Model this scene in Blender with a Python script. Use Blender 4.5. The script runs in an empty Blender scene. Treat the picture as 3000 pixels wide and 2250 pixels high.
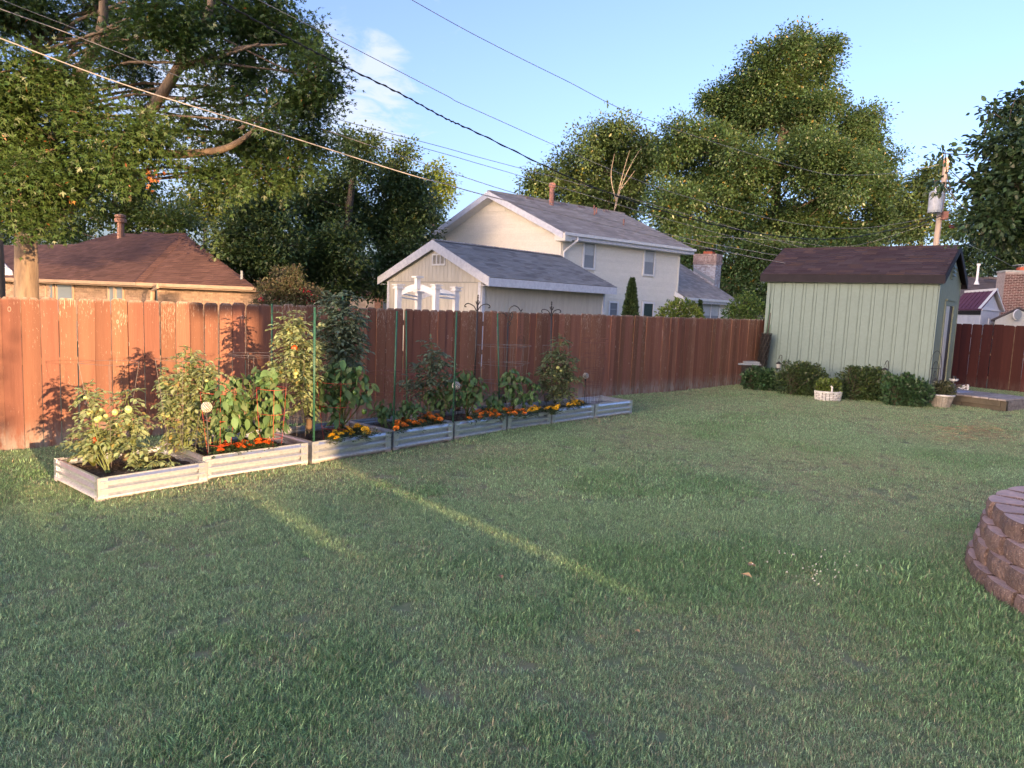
import bpy, math, random
import numpy as np
from mathutils import Vector, Matrix
random.seed(7); RNG = np.random.default_rng(7)
R_ = math.radians
SC = bpy.context.scene
COL = SC.collection

# ---------------------------------------------------------------- camera
CAM_H = 1.95; FPX = 2080.0; ROLL = R_(2.4); PITCH = R_(6.44)
cam_d = bpy.data.cameras.new('camera'); cam = bpy.data.objects.new('camera', cam_d); COL.objects.link(cam)
cam_d.sensor_width = 36.0; cam_d.lens = FPX/3000*36; cam_d.clip_start = 0.05; cam_d.clip_end = 3000
_cp, _sp, _cr, _sr = math.cos(PITCH), math.sin(PITCH), math.cos(ROLL), math.sin(ROLL)
_f = Vector((0, _cp, -_sp)); _u = Vector((0, _sp, _cp)); _r = Vector((1, 0, 0))
_right = _r*_cr + _u*_sr; _up = _u*_cr - _r*_sr
cam.matrix_world = Matrix(((_right.x, _up.x, -_f.x, 0), (_right.y, _up.y, -_f.y, 0), (_right.z, _up.z, -_f.z, CAM_H), (0, 0, 0, 1)))
SC.camera = cam

# ---------------------------------------------------------------- light
SUN_AZ = 139.0; SUN_EL = 4.9
world = bpy.data.worlds.new('World'); SC.world = world; world.use_nodes = True
wn = world.node_tree; wn.nodes.clear()
sun_d = bpy.data.lights.new('sun', 'SUN'); sun = bpy.data.objects.new('sun', sun_d); COL.objects.link(sun)
sun_d.energy = 2.9; sun_d.angle = R_(0.53); sun_d.color = (1.0, 0.63, 0.34)
SDIR = Vector((math.sin(R_(SUN_AZ))*math.cos(R_(SUN_EL)), math.cos(R_(SUN_AZ))*math.cos(R_(SUN_EL)), math.sin(R_(SUN_EL))))
sun.rotation_euler = SDIR.to_track_quat('Z', 'Y').to_euler(); sun.location = SDIR*60
SC.view_settings.view_transform = 'Standard'; SC.view_settings.look = 'None'
SC.view_settings.exposure = 2.35; SC.view_settings.gamma = 1.0; SC.view_settings.use_curve_mapping = False

def ray(u, v):
    x = (u-1500)/FPX; y = -(v-1125)/FPX
    X = x*_cr - y*_sr; Y = x*_sr + y*_cr
    return Vector((X, _cp + _sp*Y, -_sp + _cp*Y))
def G(u, v, z=0.0):
    d = ray(u, v); return Vector((0, 0, CAM_H)) + d*((z-CAM_H)/d.z)
def at(u, v, y):
    d = ray(u, v); return Vector((0, 0, CAM_H)) + d*(y/d.y)

# sky: Nishita plus thin clouds
def world_nodes():
    N = wn.nodes.new; L = wn.links.new
    sky = N('ShaderNodeTexSky'); sky.sky_type = 'NISHITA'; sky.sun_disc = False
    sky.sun_elevation = R_(SUN_EL); sky.sun_rotation = R_(-SUN_AZ); sky.altitude = 300; sky.air_density = 0.6; sky.dust_density = 5.0; sky.ozone_density = 1.2
    tc = N('ShaderNodeTexCoord'); sep = N('ShaderNodeSeparateXYZ'); L(tc.outputs['Generated'], sep.inputs[0])
    mx = N('ShaderNodeMath'); mx.operation = 'MAXIMUM'; L(sep.outputs[2], mx.inputs[0]); mx.inputs[1].default_value = 0.06
    dv = N('ShaderNodeVectorMath'); dv.operation = 'DIVIDE'; L(tc.outputs['Generated'], dv.inputs[0])
    cb = N('ShaderNodeCombineXYZ')
    for i in range(3): L(mx.outputs[0], cb.inputs[i])
    L(cb.outputs[0], dv.inputs[1])
    mp = N('ShaderNodeMapping'); mp.inputs['Rotation'].default_value = (0, 0, R_(25)); mp.inputs['Scale'].default_value = (2.2, 1.3, 1); L(dv.outputs[0], mp.inputs[0])
    nz = N('ShaderNodeTexNoise'); nz.inputs['Scale'].default_value = 2.4; nz.inputs['Detail'].default_value = 9; nz.inputs['Roughness'].default_value = 0.62; nz.inputs['Distortion'].default_value = 0.5
    L(mp.outputs[0], nz.inputs['Vector'])
    tot = None
    for (u, v, r) in ((1050, 345, .085), (985, 190, .06), (620, 300, .16), (1090, 200, .05), (1130, 270, .045), (2900, 370, .05)):
        d = ray(u, v).normalized()
        dt = N('ShaderNodeVectorMath'); dt.operation = 'DISTANCE'; L(tc.outputs['Generated'], dt.inputs[0]); dt.inputs[1].default_value = d
        mr = N('ShaderNodeMapRange'); mr.interpolation_type = 'SMOOTHSTEP'; L(dt.outputs['Value'], mr.inputs[0])
        mr.inputs[1].default_value = r*1.5; mr.inputs[2].default_value = 0.0; mr.inputs[3].default_value = 0; mr.inputs[4].default_value = 1 if u < 2000 else .15
        if tot is None: tot = mr.outputs[0]
        else:
            a = N('ShaderNodeMath'); a.operation = 'MAXIMUM'; L(tot, a.inputs[0]); L(mr.outputs[0], a.inputs[1]); tot = a.outputs[0]
    # threshold falls where the bank is thick
    ad = N('ShaderNodeMath'); ad.operation = 'MULTIPLY_ADD'; L(tot, ad.inputs[0]); ad.inputs[1].default_value = 0.42; L(nz.outputs[0], ad.inputs[2])
    rp = N('ShaderNodeMapRange'); rp.interpolation_type = 'SMOOTHSTEP'; L(ad.outputs[0], rp.inputs[0]); rp.inputs[1].default_value = .64; rp.inputs[2].default_value = .95; rp.inputs[3].default_value = 0; rp.inputs[4].default_value = .75
    # slightly lift and whiten the sky (photo's haze)
    mu = N('ShaderNodeMix'); mu.data_type = 'RGBA'; mu.blend_type = 'MULTIPLY'; mu.inputs[0].default_value = 1; L(sky.outputs[0], mu.inputs[6]); mu.inputs[7].default_value = SKY_TINT
    mi = N('ShaderNodeMix'); mi.data_type = 'RGBA'; L(rp.outputs[0], mi.inputs[0]); L(mu.outputs[2], mi.inputs[6]); mi.inputs[7].default_value = CLOUD
    bg = N('ShaderNodeBackground'); bg.inputs[1].default_value = SKY_STR; L(mi.outputs[2], bg.inputs[0])
    out = N('ShaderNodeOutputWorld'); L(bg.outputs[0], out.inputs[0])
SKY_STR = 0.15; SKY_TINT = (.97, .92, 1.10, 1); CLOUD = (1.25, 1.32, 1.5, 1)
world_nodes()

# ---------------------------------------------------------------- helpers
WL = {}
def tag(o, label=None, cat=None, group=None, kind=None):
    if label: o['label'] = label
    if cat: o['category'] = cat
    if group: o['group'] = group
    if kind: o['kind'] = kind
    return o
def thing(name, label, cat, loc=(0, 0, 0), group=None):
    o = bpy.data.objects.new(name, None); COL.objects.link(o); o.location = loc; o.empty_display_size = .1
    WL[o.name] = Vector(loc); return tag(o, label, cat, group)
def link(name, me, parent=None, loc=(0, 0, 0), rot=None, scale=None):
    o = bpy.data.objects.new(name, me); COL.objects.link(o); o.location = loc
    if rot is not None: o.rotation_euler = rot
    if scale is not None: o.scale = scale if hasattr(scale, '__len__') else (scale,)*3
    if parent: o.parent = parent
    return o
def world_of(p): return WL.get(p.name, Vector((0, 0, 0))) if p else Vector((0, 0, 0))

class MB:
    def __init__(s): s.v = []; s.f = []
    def add(s, vs, fs):
        n = len(s.v); s.v += [tuple(p) for p in vs]; s.f += [tuple(i+n for i in f) for f in fs]; return s
    def obox(s, o, x, y, z):
        o, x, y, z = map(Vector, (o, x, y, z))
        if x.cross(y).dot(z) < 0: x, y = y, x
        return s.add([o, o+x, o+x+y, o+y, o+z, o+x+z, o+x+y+z, o+y+z], [(0, 3, 2, 1), (4, 5, 6, 7), (0, 1, 5, 4), (1, 2, 6, 5), (2, 3, 7, 6), (3, 0, 4, 7)])
    def box(s, c, d, rz=0.0):
        c = Vector(c); x = Vector((math.cos(rz), math.sin(rz), 0))*d[0]; y = Vector((-math.sin(rz), math.cos(rz), 0))*d[1]; z = Vector((0, 0, d[2]))
        return s.obox(c-x/2-y/2-z/2, x, y, z)
    def bar(s, a, b, w, h=None, up=(0, 0, 1)):
        a, b = Vector(a), Vector(b); h = h or w; d = (b-a); x = d.cross(Vector(up))
        if x.length < 1e-5: x = Vector((1, 0, 0))
        x = x.normalized()*w; z = x.cross(d).normalized()*h
        return s.obox(a-x/2-z/2, d, x, z)
    def prism(s, poly, vec):
        vec = Vector(vec); poly = [Vector(p) for p in poly]; n = len(poly)
        nm = Vector((0, 0, 0))
        for i in range(n): nm += poly[i].cross(poly[(i+1) % n])
        if nm.dot(vec) < 0: poly = poly[::-1]
        return s.add(poly+[p+vec for p in poly], [tuple(range(n))[::-1], tuple(range(n, 2*n))]+[(i, (i+1) % n, n+(i+1) % n, n+i) for i in range(n)])
    def quad(s, a, b, c, d): return s.add([a, b, c, d], [(0, 1, 2, 3)])
    def tube(s, pts, r, n=6, closed=False):
        pts = [Vector(p) for p in pts]; m = len(pts)
        rs = r if hasattr(r, '__len__') else [r]*m
        vs = []; prev = None
        for i in range(m):
            if closed: t = pts[(i+1) % m]-pts[i-1]
            else: t = pts[min(i+1, m-1)]-pts[max(i-1, 0)]
            if t.length < 1e-7: t = Vector((0, 0, 1))
            t.normalize()
            if prev is None:
                ref = Vector((0, 0, 1)) if abs(t.z) < .9 else Vector((1, 0, 0)); x = t.cross(ref).normalized()
            else:
                x = prev - t*prev.dot(t)
                x = x.normalized() if x.length > 1e-5 else t.cross(Vector((.3, .8, .5))).normalized()
            prev = x; y = t.cross(x)
            for k in range(n):
                a = 2*math.pi*k/n; vs.append(pts[i]+(x*math.cos(a)+y*math.sin(a))*rs[i])
        fs = []
        for i in range(m if closed else m-1):
            j = (i+1) % m
            for k in range(n): fs.append((i*n+k, i*n+(k+1) % n, j*n+(k+1) % n, j*n+k))
        if not closed: fs += [tuple(range(n))[::-1], tuple(range((m-1)*n, m*n))]
        return s.add(vs, fs)
    def lathe(s, prof, c=(0, 0, 0), n=16, cap=True):
        c = Vector(c); vs = []; fs = []; m = len(prof)
        for (r, z) in prof:
            for k in range(n):
                a = 2*math.pi*k/n; vs.append(c+Vector((r*math.cos(a), r*math.sin(a), z)))
        for i in range(m-1):
            for k in range(n): fs.append((i*n+k, i*n+(k+1) % n, (i+1)*n+(k+1) % n, (i+1)*n+k))
        if cap: fs += [tuple(range(n))[::-1], tuple(range((m-1)*n, m*n))]
        return s.add(vs, fs)
    def sph(s, c, r, nu=10, nv=7, sz=1.0):
        return s.lathe([(max(1e-4, r*math.sin(math.pi*i/nv)), -r*sz*math.cos(math.pi*i/nv)) for i in range(nv+1)], c, nu, cap=False)
    def mesh(s, name, mat, off=Vector((0, 0, 0)), smooth=False):
        me = bpy.data.meshes.new(name); me.from_pydata([(p[0]-off[0], p[1]-off[1], p[2]-off[2]) for p in s.v], [], s.f)
        me.materials.append(mat)
        if smooth: me.polygons.foreach_set('use_smooth', [True]*len(me.polygons))
        me.update(); return me
    def build(s, name, mat, parent=None, smooth=False, **kw):
        off = world_of(parent); o = link(name, s.mesh(name, mat, off, smooth), parent)
        WL[o.name] = Vector(off) if parent else Vector((0, 0, 0))
        return tag(o, **kw)

def np_mesh(name, V, F, mat, smooth=False):
    """F: list of arrays (n,k) of equal k"""
    me = bpy.data.meshes.new(name); me.vertices.add(len(V)); me.vertices.foreach_set('co', np.ascontiguousarray(V, np.float32).ravel())
    tot = sum(a.size for a in F); npo = sum(len(a) for a in F)
    me.loops.add(tot); me.polygons.add(npo)
    me.loops.foreach_set('vertex_index', np.concatenate([a.ravel() for a in F]).astype(np.int32))
    st = []; c = 0
    for a in F: st.append(np.arange(len(a))*a.shape[1]+c); c += a.size
    me.polygons.foreach_set('loop_start', np.concatenate(st).astype(np.int32))
    me.materials.append(mat); me.update(calc_edges=True)
    if smooth: me.polygons.foreach_set('use_smooth', [True]*npo)
    return me

# ---------------------------------------------------------------- materials
class NT:
    def __init__(s, name):
        s.m = bpy.data.materials.new(name); s.m.use_nodes = True; s.t = s.m.node_tree; s.t.nodes.clear()
        s.out = s.n('ShaderNodeOutputMaterial')
    def n(s, t, **k):
        o = s.t.nodes.new(t)
        for a, b in k.items(): setattr(o, a, b)
        return o
    def l(s, a, b): s.t.links.new(a, b)
    def val(s, x, sock):
        if isinstance(x, (int, float)): sock.default_value = x
        elif isinstance(x, (tuple, list)): sock.default_value = tuple(x) if len(x) == len(sock.default_value) else tuple(x)+(1,)
        else: s.l(x, sock)
    def math(s, op, a, b=0.0, c=None):
        o = s.n('ShaderNodeMath', operation=op); s.val(a, o.inputs[0]); s.val(b, o.inputs[1])
        if c is not None: s.val(c, o.inputs[2])
        return o.outputs[0]
    def mix(s, f, a, b, mode='MIX'):
        o = s.n('ShaderNodeMix', data_type='RGBA', blend_type=mode); s.val(f, o.inputs[0]); s.val(a, o.inputs[6]); s.val(b, o.inputs[7]); return o.outputs[2]
    def rng(s, x, a, b, c=0.0, d=1.0):
        o = s.n('ShaderNodeMapRange', interpolation_type='SMOOTHSTEP'); s.val(x, o.inputs[0])
        for i, q in enumerate((a, b, c, d)): s.val(q, o.inputs[i+1])
        return o.outputs[0]
    def coord(s, kind='Object', scale=(1, 1, 1), rand=0.0):
        if kind == 'World': c = s.n('ShaderNodeNewGeometry').outputs['Position']
        else: c = s.n('ShaderNodeTexCoord').outputs[kind]
        m = s.n('ShaderNodeMapping'); m.inputs['Scale'].default_value = scale; s.l(c, m.inputs[0])
        if rand:
            r = s.n('ShaderNodeObjectInfo').outputs['Random']; cb = s.n('ShaderNodeCombineXYZ')
            s.l(s.math('MULTIPLY', r, rand), cb.inputs[0]); s.l(s.math('MULTIPLY', r, rand*1.7), cb.inputs[1]); s.l(s.math('MULTIPLY', r, rand*.6), cb.inputs[2]); s.l(cb.outputs[0], m.inputs['Location'])
        return m.outputs[0]
    def noise(s, vec, scale, detail=4, rough=.55, dist=0.0):
        o = s.n('ShaderNodeTexNoise'); s.l(vec, o.inputs['Vector']); o.inputs['Scale'].default_value = scale; o.inputs['Detail'].default_value = detail; o.inputs['Roughness'].default_value = rough; o.inputs['Distortion'].default_value = dist
        return o.outputs[0]
    def hsv(s, col, h=.5, sat=1.0, v=1.0):
        o = s.n('ShaderNodeHueSaturation'); s.val(h, o.inputs[0]); s.val(sat, o.inputs[1]); s.val(v, o.inputs[2]); s.val(col, o.inputs[4]); return o.outputs[0]
    def bump(s, h, strength=.4, dist=.01):
        o = s.n('ShaderNodeBump'); o.inputs['Strength'].default_value = strength; o.inputs['Distance'].default_value = dist; s.l(h, o.inputs['Height']); return o.outputs[0]
    def done(s, col, rough=.8, metal=0.0, bump=None, spec=.4, trans=0.0, coat=0.0):
        p = s.n('ShaderNodeBsdfPrincipled'); s.val(col, p.inputs['Base Color']); s.val(rough, p.inputs['Roughness']); s.val(metal, p.inputs['Metallic']); p.inputs['Specular IOR Level'].default_value = spec
        if bump is not None: s.l(bump, p.inputs['Normal'])
        sh = p.outputs[0]
        if trans:
            t = s.n('ShaderNodeBsdfTranslucent'); s.val(s.hsv(col, .49, 1.15, 1.5), t.inputs[0]); m = s.n('ShaderNodeMixShader'); m.inputs[0].default_value = trans; s.l(sh, m.inputs[1]); s.l(t.outputs[0], m.inputs[2]); sh = m.outputs[0]
        s.l(sh, s.out.inputs[0]); return s.m
def rough_mat(name, c1, c2=None, scale=6, rough=.8, metal=0.0, bump=.2, bscale=None, stretch=(1, 1, 1), rand=.15, island=0.0, coord='Object', spec=.35, bdist=.005, lo=.35, hi=.68):
    t = NT(name); v = t.coord(coord, stretch, rand=3.0 if rand else 0)
    n1 = t.noise(v, scale, 6, .6); c2 = c2 or tuple(x*.72 for x in c1)
    col = t.mix(t.rng(n1, lo, hi), c1, c2)
    n2 = t.noise(v, scale*7, 3, .6)
    vv = t.math('MULTIPLY_ADD', n2, .34, .83)
    if rand:
        r = t.n('ShaderNodeObjectInfo').outputs['Random']; vv = t.math('MULTIPLY', vv, t.math('MULTIPLY_ADD', r, rand*2, 1-rand))
    if island:
        r = t.n('ShaderNodeNewGeometry').outputs['Random Per Island']; vv = t.math('MULTIPLY', vv, t.math('MULTIPLY_ADD', r, island*2, 1-island))
    col = t.hsv(col, .5, 1, vv)
    b = t.bump(t.noise(v, bscale or scale*5, 5, .65), bump, bdist) if bump else None
    return t.done(col, rough, metal, b, spec)
def leaf_mat(name, c1, c2, dry=None, dry_f=.03, rough=.5, trans=.28, scale=1.2, spec=.45):
    t = NT(name); g = t.n('ShaderNodeNewGeometry'); r = g.outputs['Random Per Island']
    v = t.coord('World'); n1 = t.noise(v, scale, 3, .6)
    f = t.math('ADD', t.math('MULTIPLY', r, .6), t.math('MULTIPLY', n1, .55))
    oi = t.n('ShaderNodeObjectInfo').outputs['Random']
    col = t.mix(t.rng(f, .25, .85), c1, c2)
    r2 = t.math('FRACT', t.math('MULTIPLY', t.math('ADD', r, oi), 37.7))
    col = t.hsv(col, t.math('MULTIPLY_ADD', r2, .04, .48), 1, t.math('MULTIPLY_ADD', r2, .6, .7))
    if dry:
        r3 = t.math('FRACT', t.math('MULTIPLY', r, 91.3)); col = t.mix(t.math('LESS_THAN', r3, dry_f), col, dry)
    return t.done(col, rough, 0, None, spec, trans)
SUN_D = Vector((-SDIR.x, -SDIR.y, 0)).normalized(); SUN_N = Vector((SUN_D.y, -SUN_D.x, 0))
TAN = math.tan(R_(SUN_EL))
def sa(s, a, z=0.0): return SUN_N*s + SUN_D*a + Vector((0, 0, z))
# ---------------------------------------------------------------- shared materials
m_trim = rough_mat('white_trim_paint', (.66, .68, .74), (.55, .57, .64), 9, .55, bump=.12, rand=.03)
m_white = rough_mat('white_paint', (.78, .78, .78), (.70, .70, .71), 6, .5, bump=.08, rand=.03)
m_glass = NT('window_glass').done((.17, .21, .25), .08, 0, None, .7)
m_screen = rough_mat('window_screen', (.27, .30, .33), (.22, .25, .28), 30, .55, bump=.05, rand=.05)
m_blind = rough_mat('pale_blind', (.5, .54, .56), (.44, .47, .5), 3, .6, bump=.05, rand=.05)
m_dark = rough_mat('dark_gap', (.012, .011, .012), None, 6, .9, bump=0, rand=0)
m_black = rough_mat('black_metal', (.018, .018, .020), (.03, .028, .027), 20, .45, bump=.1, rand=.05)
m_soil = rough_mat('garden_soil', (.045, .030, .020), (.10, .068, .045), 14, .95, bump=.9, bscale=40, rand=0, bdist=.02, coord='World')
m_galv = None
def picket_mat(name, base, base2, wear, wearamt, foot, ht=1.80, knots=.7):
    t = NT(name); v = t.coord('Object', (1, 1, 1), rand=40.0); vs = t.coord('Object', (1, 1, .07), rand=40.0)
    z = t.n('ShaderNodeSeparateXYZ'); t.l(t.n('ShaderNodeTexCoord').outputs['Object'], z.inputs[0]); z = z.outputs[2]
    r = t.n('ShaderNodeObjectInfo').outputs['Random']
    col = t.mix(t.rng(t.noise(vs, 10, 4, .6), .3, .7), base, base2)
    # grain rings and knots
    w = t.n('ShaderNodeTexWave', wave_type='BANDS', bands_direction='X'); w.inputs['Scale'].default_value = 11; w.inputs['Distortion'].default_value = 9; w.inputs['Detail'].default_value = 3; w.inputs['Detail Scale'].default_value = 1.3
    vw = t.coord('Object', (1, 1, .12), rand=40.0); t.l(vw, w.inputs['Vector'])
    flake = t.noise(t.coord('Object', (1, 1, .13), rand=17.0), 105, 5, .68, .15)
    topw = t.rng(z, 1.35, 1.80, 0.0, .065); patch = t.rng(t.noise(v, 2.2, 2), .35, .75, -.03, .05)
    thr = t.math('SUBTRACT', wearamt, t.math('ADD', topw, patch)); thr = t.math('SUBTRACT', thr, t.math('MULTIPLY_ADD', r, .09, -.045))
    thr = t.math('SUBTRACT', thr, t.math('MULTIPLY', t.math('POWER', w.outputs[1], 4), .045))
    fl = t.rng(flake, thr, t.math('ADD', thr, .035))
    knot = t.n('ShaderNodeTexVoronoi', feature='F1'); t.l(t.coord('Object', (2.6, 2.6, 1.5), rand=23.0), knot.inputs['Vector']); knot.inputs['Scale'].default_value = 1.9
    kn = t.math('MULTIPLY', t.rng(knot.outputs['Distance'], .055, .075), t.rng(knot.outputs['Distance'], .105, .085)); kn = t.math('MULTIPLY', kn, knots)
    col = t.mix(t.math('MAXIMUM', fl, kn), col, wear)
    tip = t.rng(z, ht-.045, ht); col = t.mix(t.math('MULTIPLY', tip, t.rng(t.noise(v, 30, 4), .3, .6)), col, (.30, .25, .21))
    ft = t.math('MULTIPLY', t.rng(z, .40, .02), t.rng(t.noise(t.coord('Object', (1, 1, .3), rand=9.0), 14, 5, .7), .32, .62)); col = t.mix(t.math('MULTIPLY', ft, foot), col, (.27, .24, .21))
    col = t.hsv(col, t.math('MULTIPLY_ADD', r, .016, .492), 1, t.math('MULTIPLY_ADD', t.math('FRACT', t.math('MULTIPLY', r, 7.7)), .5, .74))
    b = t.bump(t.math('ADD', t.math('MULTIPLY', w.outputs[1], .5), t.noise(vs, 40, 4, .6)), .35, .004)
    return t.done(col, .8, 0, b, .25)
m_picket = picket_mat('faded_red_stain', (.225, .104, .066), (.175, .080, .052), (.42, .31, .24), .665, .9)
m_picket2 = picket_mat('dark_maroon_stain', (.060, .016, .014), (.042, .011, .011), (.2, .09, .07), .93, .15, 1.95, .12)
m_post = rough_mat('grey_fence_timber', (.20, .15, .12), (.13, .09, .07), 8, .9, rand=.1)

# ---------------------------------------------------------------- ground
def ground_mat():
    t = NT('lawn_ground'); v = t.coord('World')
    col = t.mix(t.rng(t.noise(v, 22, 5, .7), .3, .7), (.13, .17, .085), (.19, .21, .125))
    col = t.mix(t.rng(t.noise(v, .5, 4, .6), .4, .65), col, (.21, .20, .125))
    return t.done(col, .95, 0, t.bump(t.noise(v, 60, 4, .7), .3, .01), .1)
gv = []; gf = []
def lawn_z(x, y): return 0.0
MB().quad((-900, -900, -.02), (900, -900, -.02), (900, 1500, -.02), (-900, 1500, -.02)).build('ground', ground_mat(), kind='structure')
NG = 90
lv = []
for j in range(NG+1):
    for i in range(NG+1):
        x = -26+52*i/NG; y = -20+60*j/NG
        lv.append((x, y, .012*math.sin(x*1.3+y*.7)+.010*math.sin(x*.6-y*1.1+2)-.004))
lf = [(j*(NG+1)+i, j*(NG+1)+i+1, (j+1)*(NG+1)+i+1, (j+1)*(NG+1)+i) for j in range(NG) for i in range(NG)]
_m = MB(); _m.v = lv; _m.f = lf
_m.build('lawn', bpy.data.materials['lawn_ground'], kind='structure', smooth=True)

# ---------------------------------------------------------------- fences
def picket_meshes(h, w, mat, n=5):
    out = []
    for k in range(n):
        rr = random.Random(k+int(h*100)); ww = w*(1-.02*rr.random()); e = .028+.01*rr.random(); t = .017
        poly = [(-ww/2, 0, 0), (ww/2, 0, 0), (ww/2, 0, h-e), (ww/2-e*.9, 0, h-rr.random()*.006), (-ww/2+e*.9, 0, h), (-ww/2, 0, h-e)]
        poly = [(a+(.0015*math.sin(c*5+k)), b, c) for a, b, c in poly]
        out.append(MB().prism(poly, (0, t, 0)).mesh('picket', mat))
    return out
def fence(name, label, A, B, h, spf, mat, gapf, seed, tallpost=True, side=1):
    A, B = Vector(A), Vector(B); e = (B-A).normalized(); L = (B-A).length; nrm = Vector((-e.y, e.x, 0))*side  # nrm away from camera
    rz = math.atan2(e.y, e.x); rr = random.Random(seed); T = thing(name, label, 'fence', tuple(A))
    meshes = {}
    s = 0; i = 0
    while s < L:
        sp = spf(s); w = round(sp-.002, 3); wk = round(w/.004)*.004
        if wk not in meshes: meshes[wk] = picket_meshes(h, wk, mat)
        g = gapf(i, s, rr)
        if side < 0: o = link('picket', rr.choice(meshes[wk]), T, e*(s+sp/2)-nrm*.017*0+Vector((0, 0, rr.uniform(-.012, .014))), (rr.uniform(-.006, .006), rr.uniform(-.006, .006), rz+rr.uniform(-.02, .02)))
        else: o = link('picket', rr.choice(meshes[wk]), T, e*(s+sp/2)+nrm*rr.uniform(-.003, .003)+Vector((0, 0, rr.uniform(-.012, .014))), (rr.uniform(-.006, .006), rr.uniform(-.006, .006), rz+rr.uniform(-.015, .015)))
        s += sp + g; i += 1
    off = nrm*.019
    for z in (.3, 1.0, 1.52):
        MB().obox(A+off+Vector((0, 0, z)), e*L, nrm*.04, (0, 0, .085)).build('rail', m_post, T)
    s = .6
    while s < L:
        MB().obox(A+off*1.0+nrm*.042+e*s, e*.09, nrm*.09, (0, 0, h-.03)).build('post', m_post, T); s += 2.4
    return T
FA = G(45, 1319); FB = G(2160, 1128); FE = (FB-FA).normalized()
F0 = FA - FE*1.78; F1 = FA + FE*19.2
def gap_main(i, s, rr):
    s -= 1.78
    if abs(s-6.94) < .1: return .022
    if abs(s-9.91) < .09: return .012
    if 0 < s < 3: return rr.uniform(.004, .012)
    return rr.uniform(0, .003)
fence('wooden_fence', 'long weathered red wooden picket fence behind the garden beds', F0, F1, 1.80, lambda s: .188-.0022*s, m_picket, gap_main, 3)
RA = Vector((12.3, 23.8, 0)); RB = Vector((19.6, 15.0, 0))
RA = G(2834, 1134)+ (G(2834, 1134)-G(2990, 1150)).normalized()*4.4; RB = G(2990, 1150) + (G(2990, 1150)-G(2834, 1134)).normalized()*4
fence('wooden_fence', 'dark maroon plank fence to the right of the green shed', RA, RB, 1.93, lambda s: .27, m_picket2, lambda i, s, rr: .018 if i in (17, 19) else rr.uniform(0, .004), 5)

# ---------------------------------------------------------------- roofs laid in overlapping tabs
def roof_mat(name, c1, c2, var=.22, c3=None):
    t = NT(name); g = t.n('ShaderNodeNewGeometry').outputs['Random Per Island']; r = t.n('ShaderNodeObjectInfo').outputs['Random']
    k = t.math('FRACT', t.math('ADD', t.math('MULTIPLY', g, 13.7), t.math('MULTIPLY', r, 5.3)))
    v = t.coord('World'); col = t.mix(k, c1, c2)
    if c3: col = t.mix(t.math('GREATER_THAN', t.math('FRACT', t.math('MULTIPLY', k, 17.3)), .82), col, c3)
    k2 = t.math('FRACT', t.math('MULTIPLY', k, 31.7))
    vv = t.math('MULTIPLY', t.math('MULTIPLY_ADD', k2, var*2, 1-var), t.math('MULTIPLY_ADD', t.noise(v, 60, 3, .7), .8, .6))
    vv = t.math('MULTIPLY', vv, t.math('MULTIPLY_ADD', t.noise(v, .8, 3), .5, .75))
    return t.done(t.hsv(col, .5, 1, vv), .92, 0, t.bump(t.noise(v, 150, 3, .7), .5, .004), .2)
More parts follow.
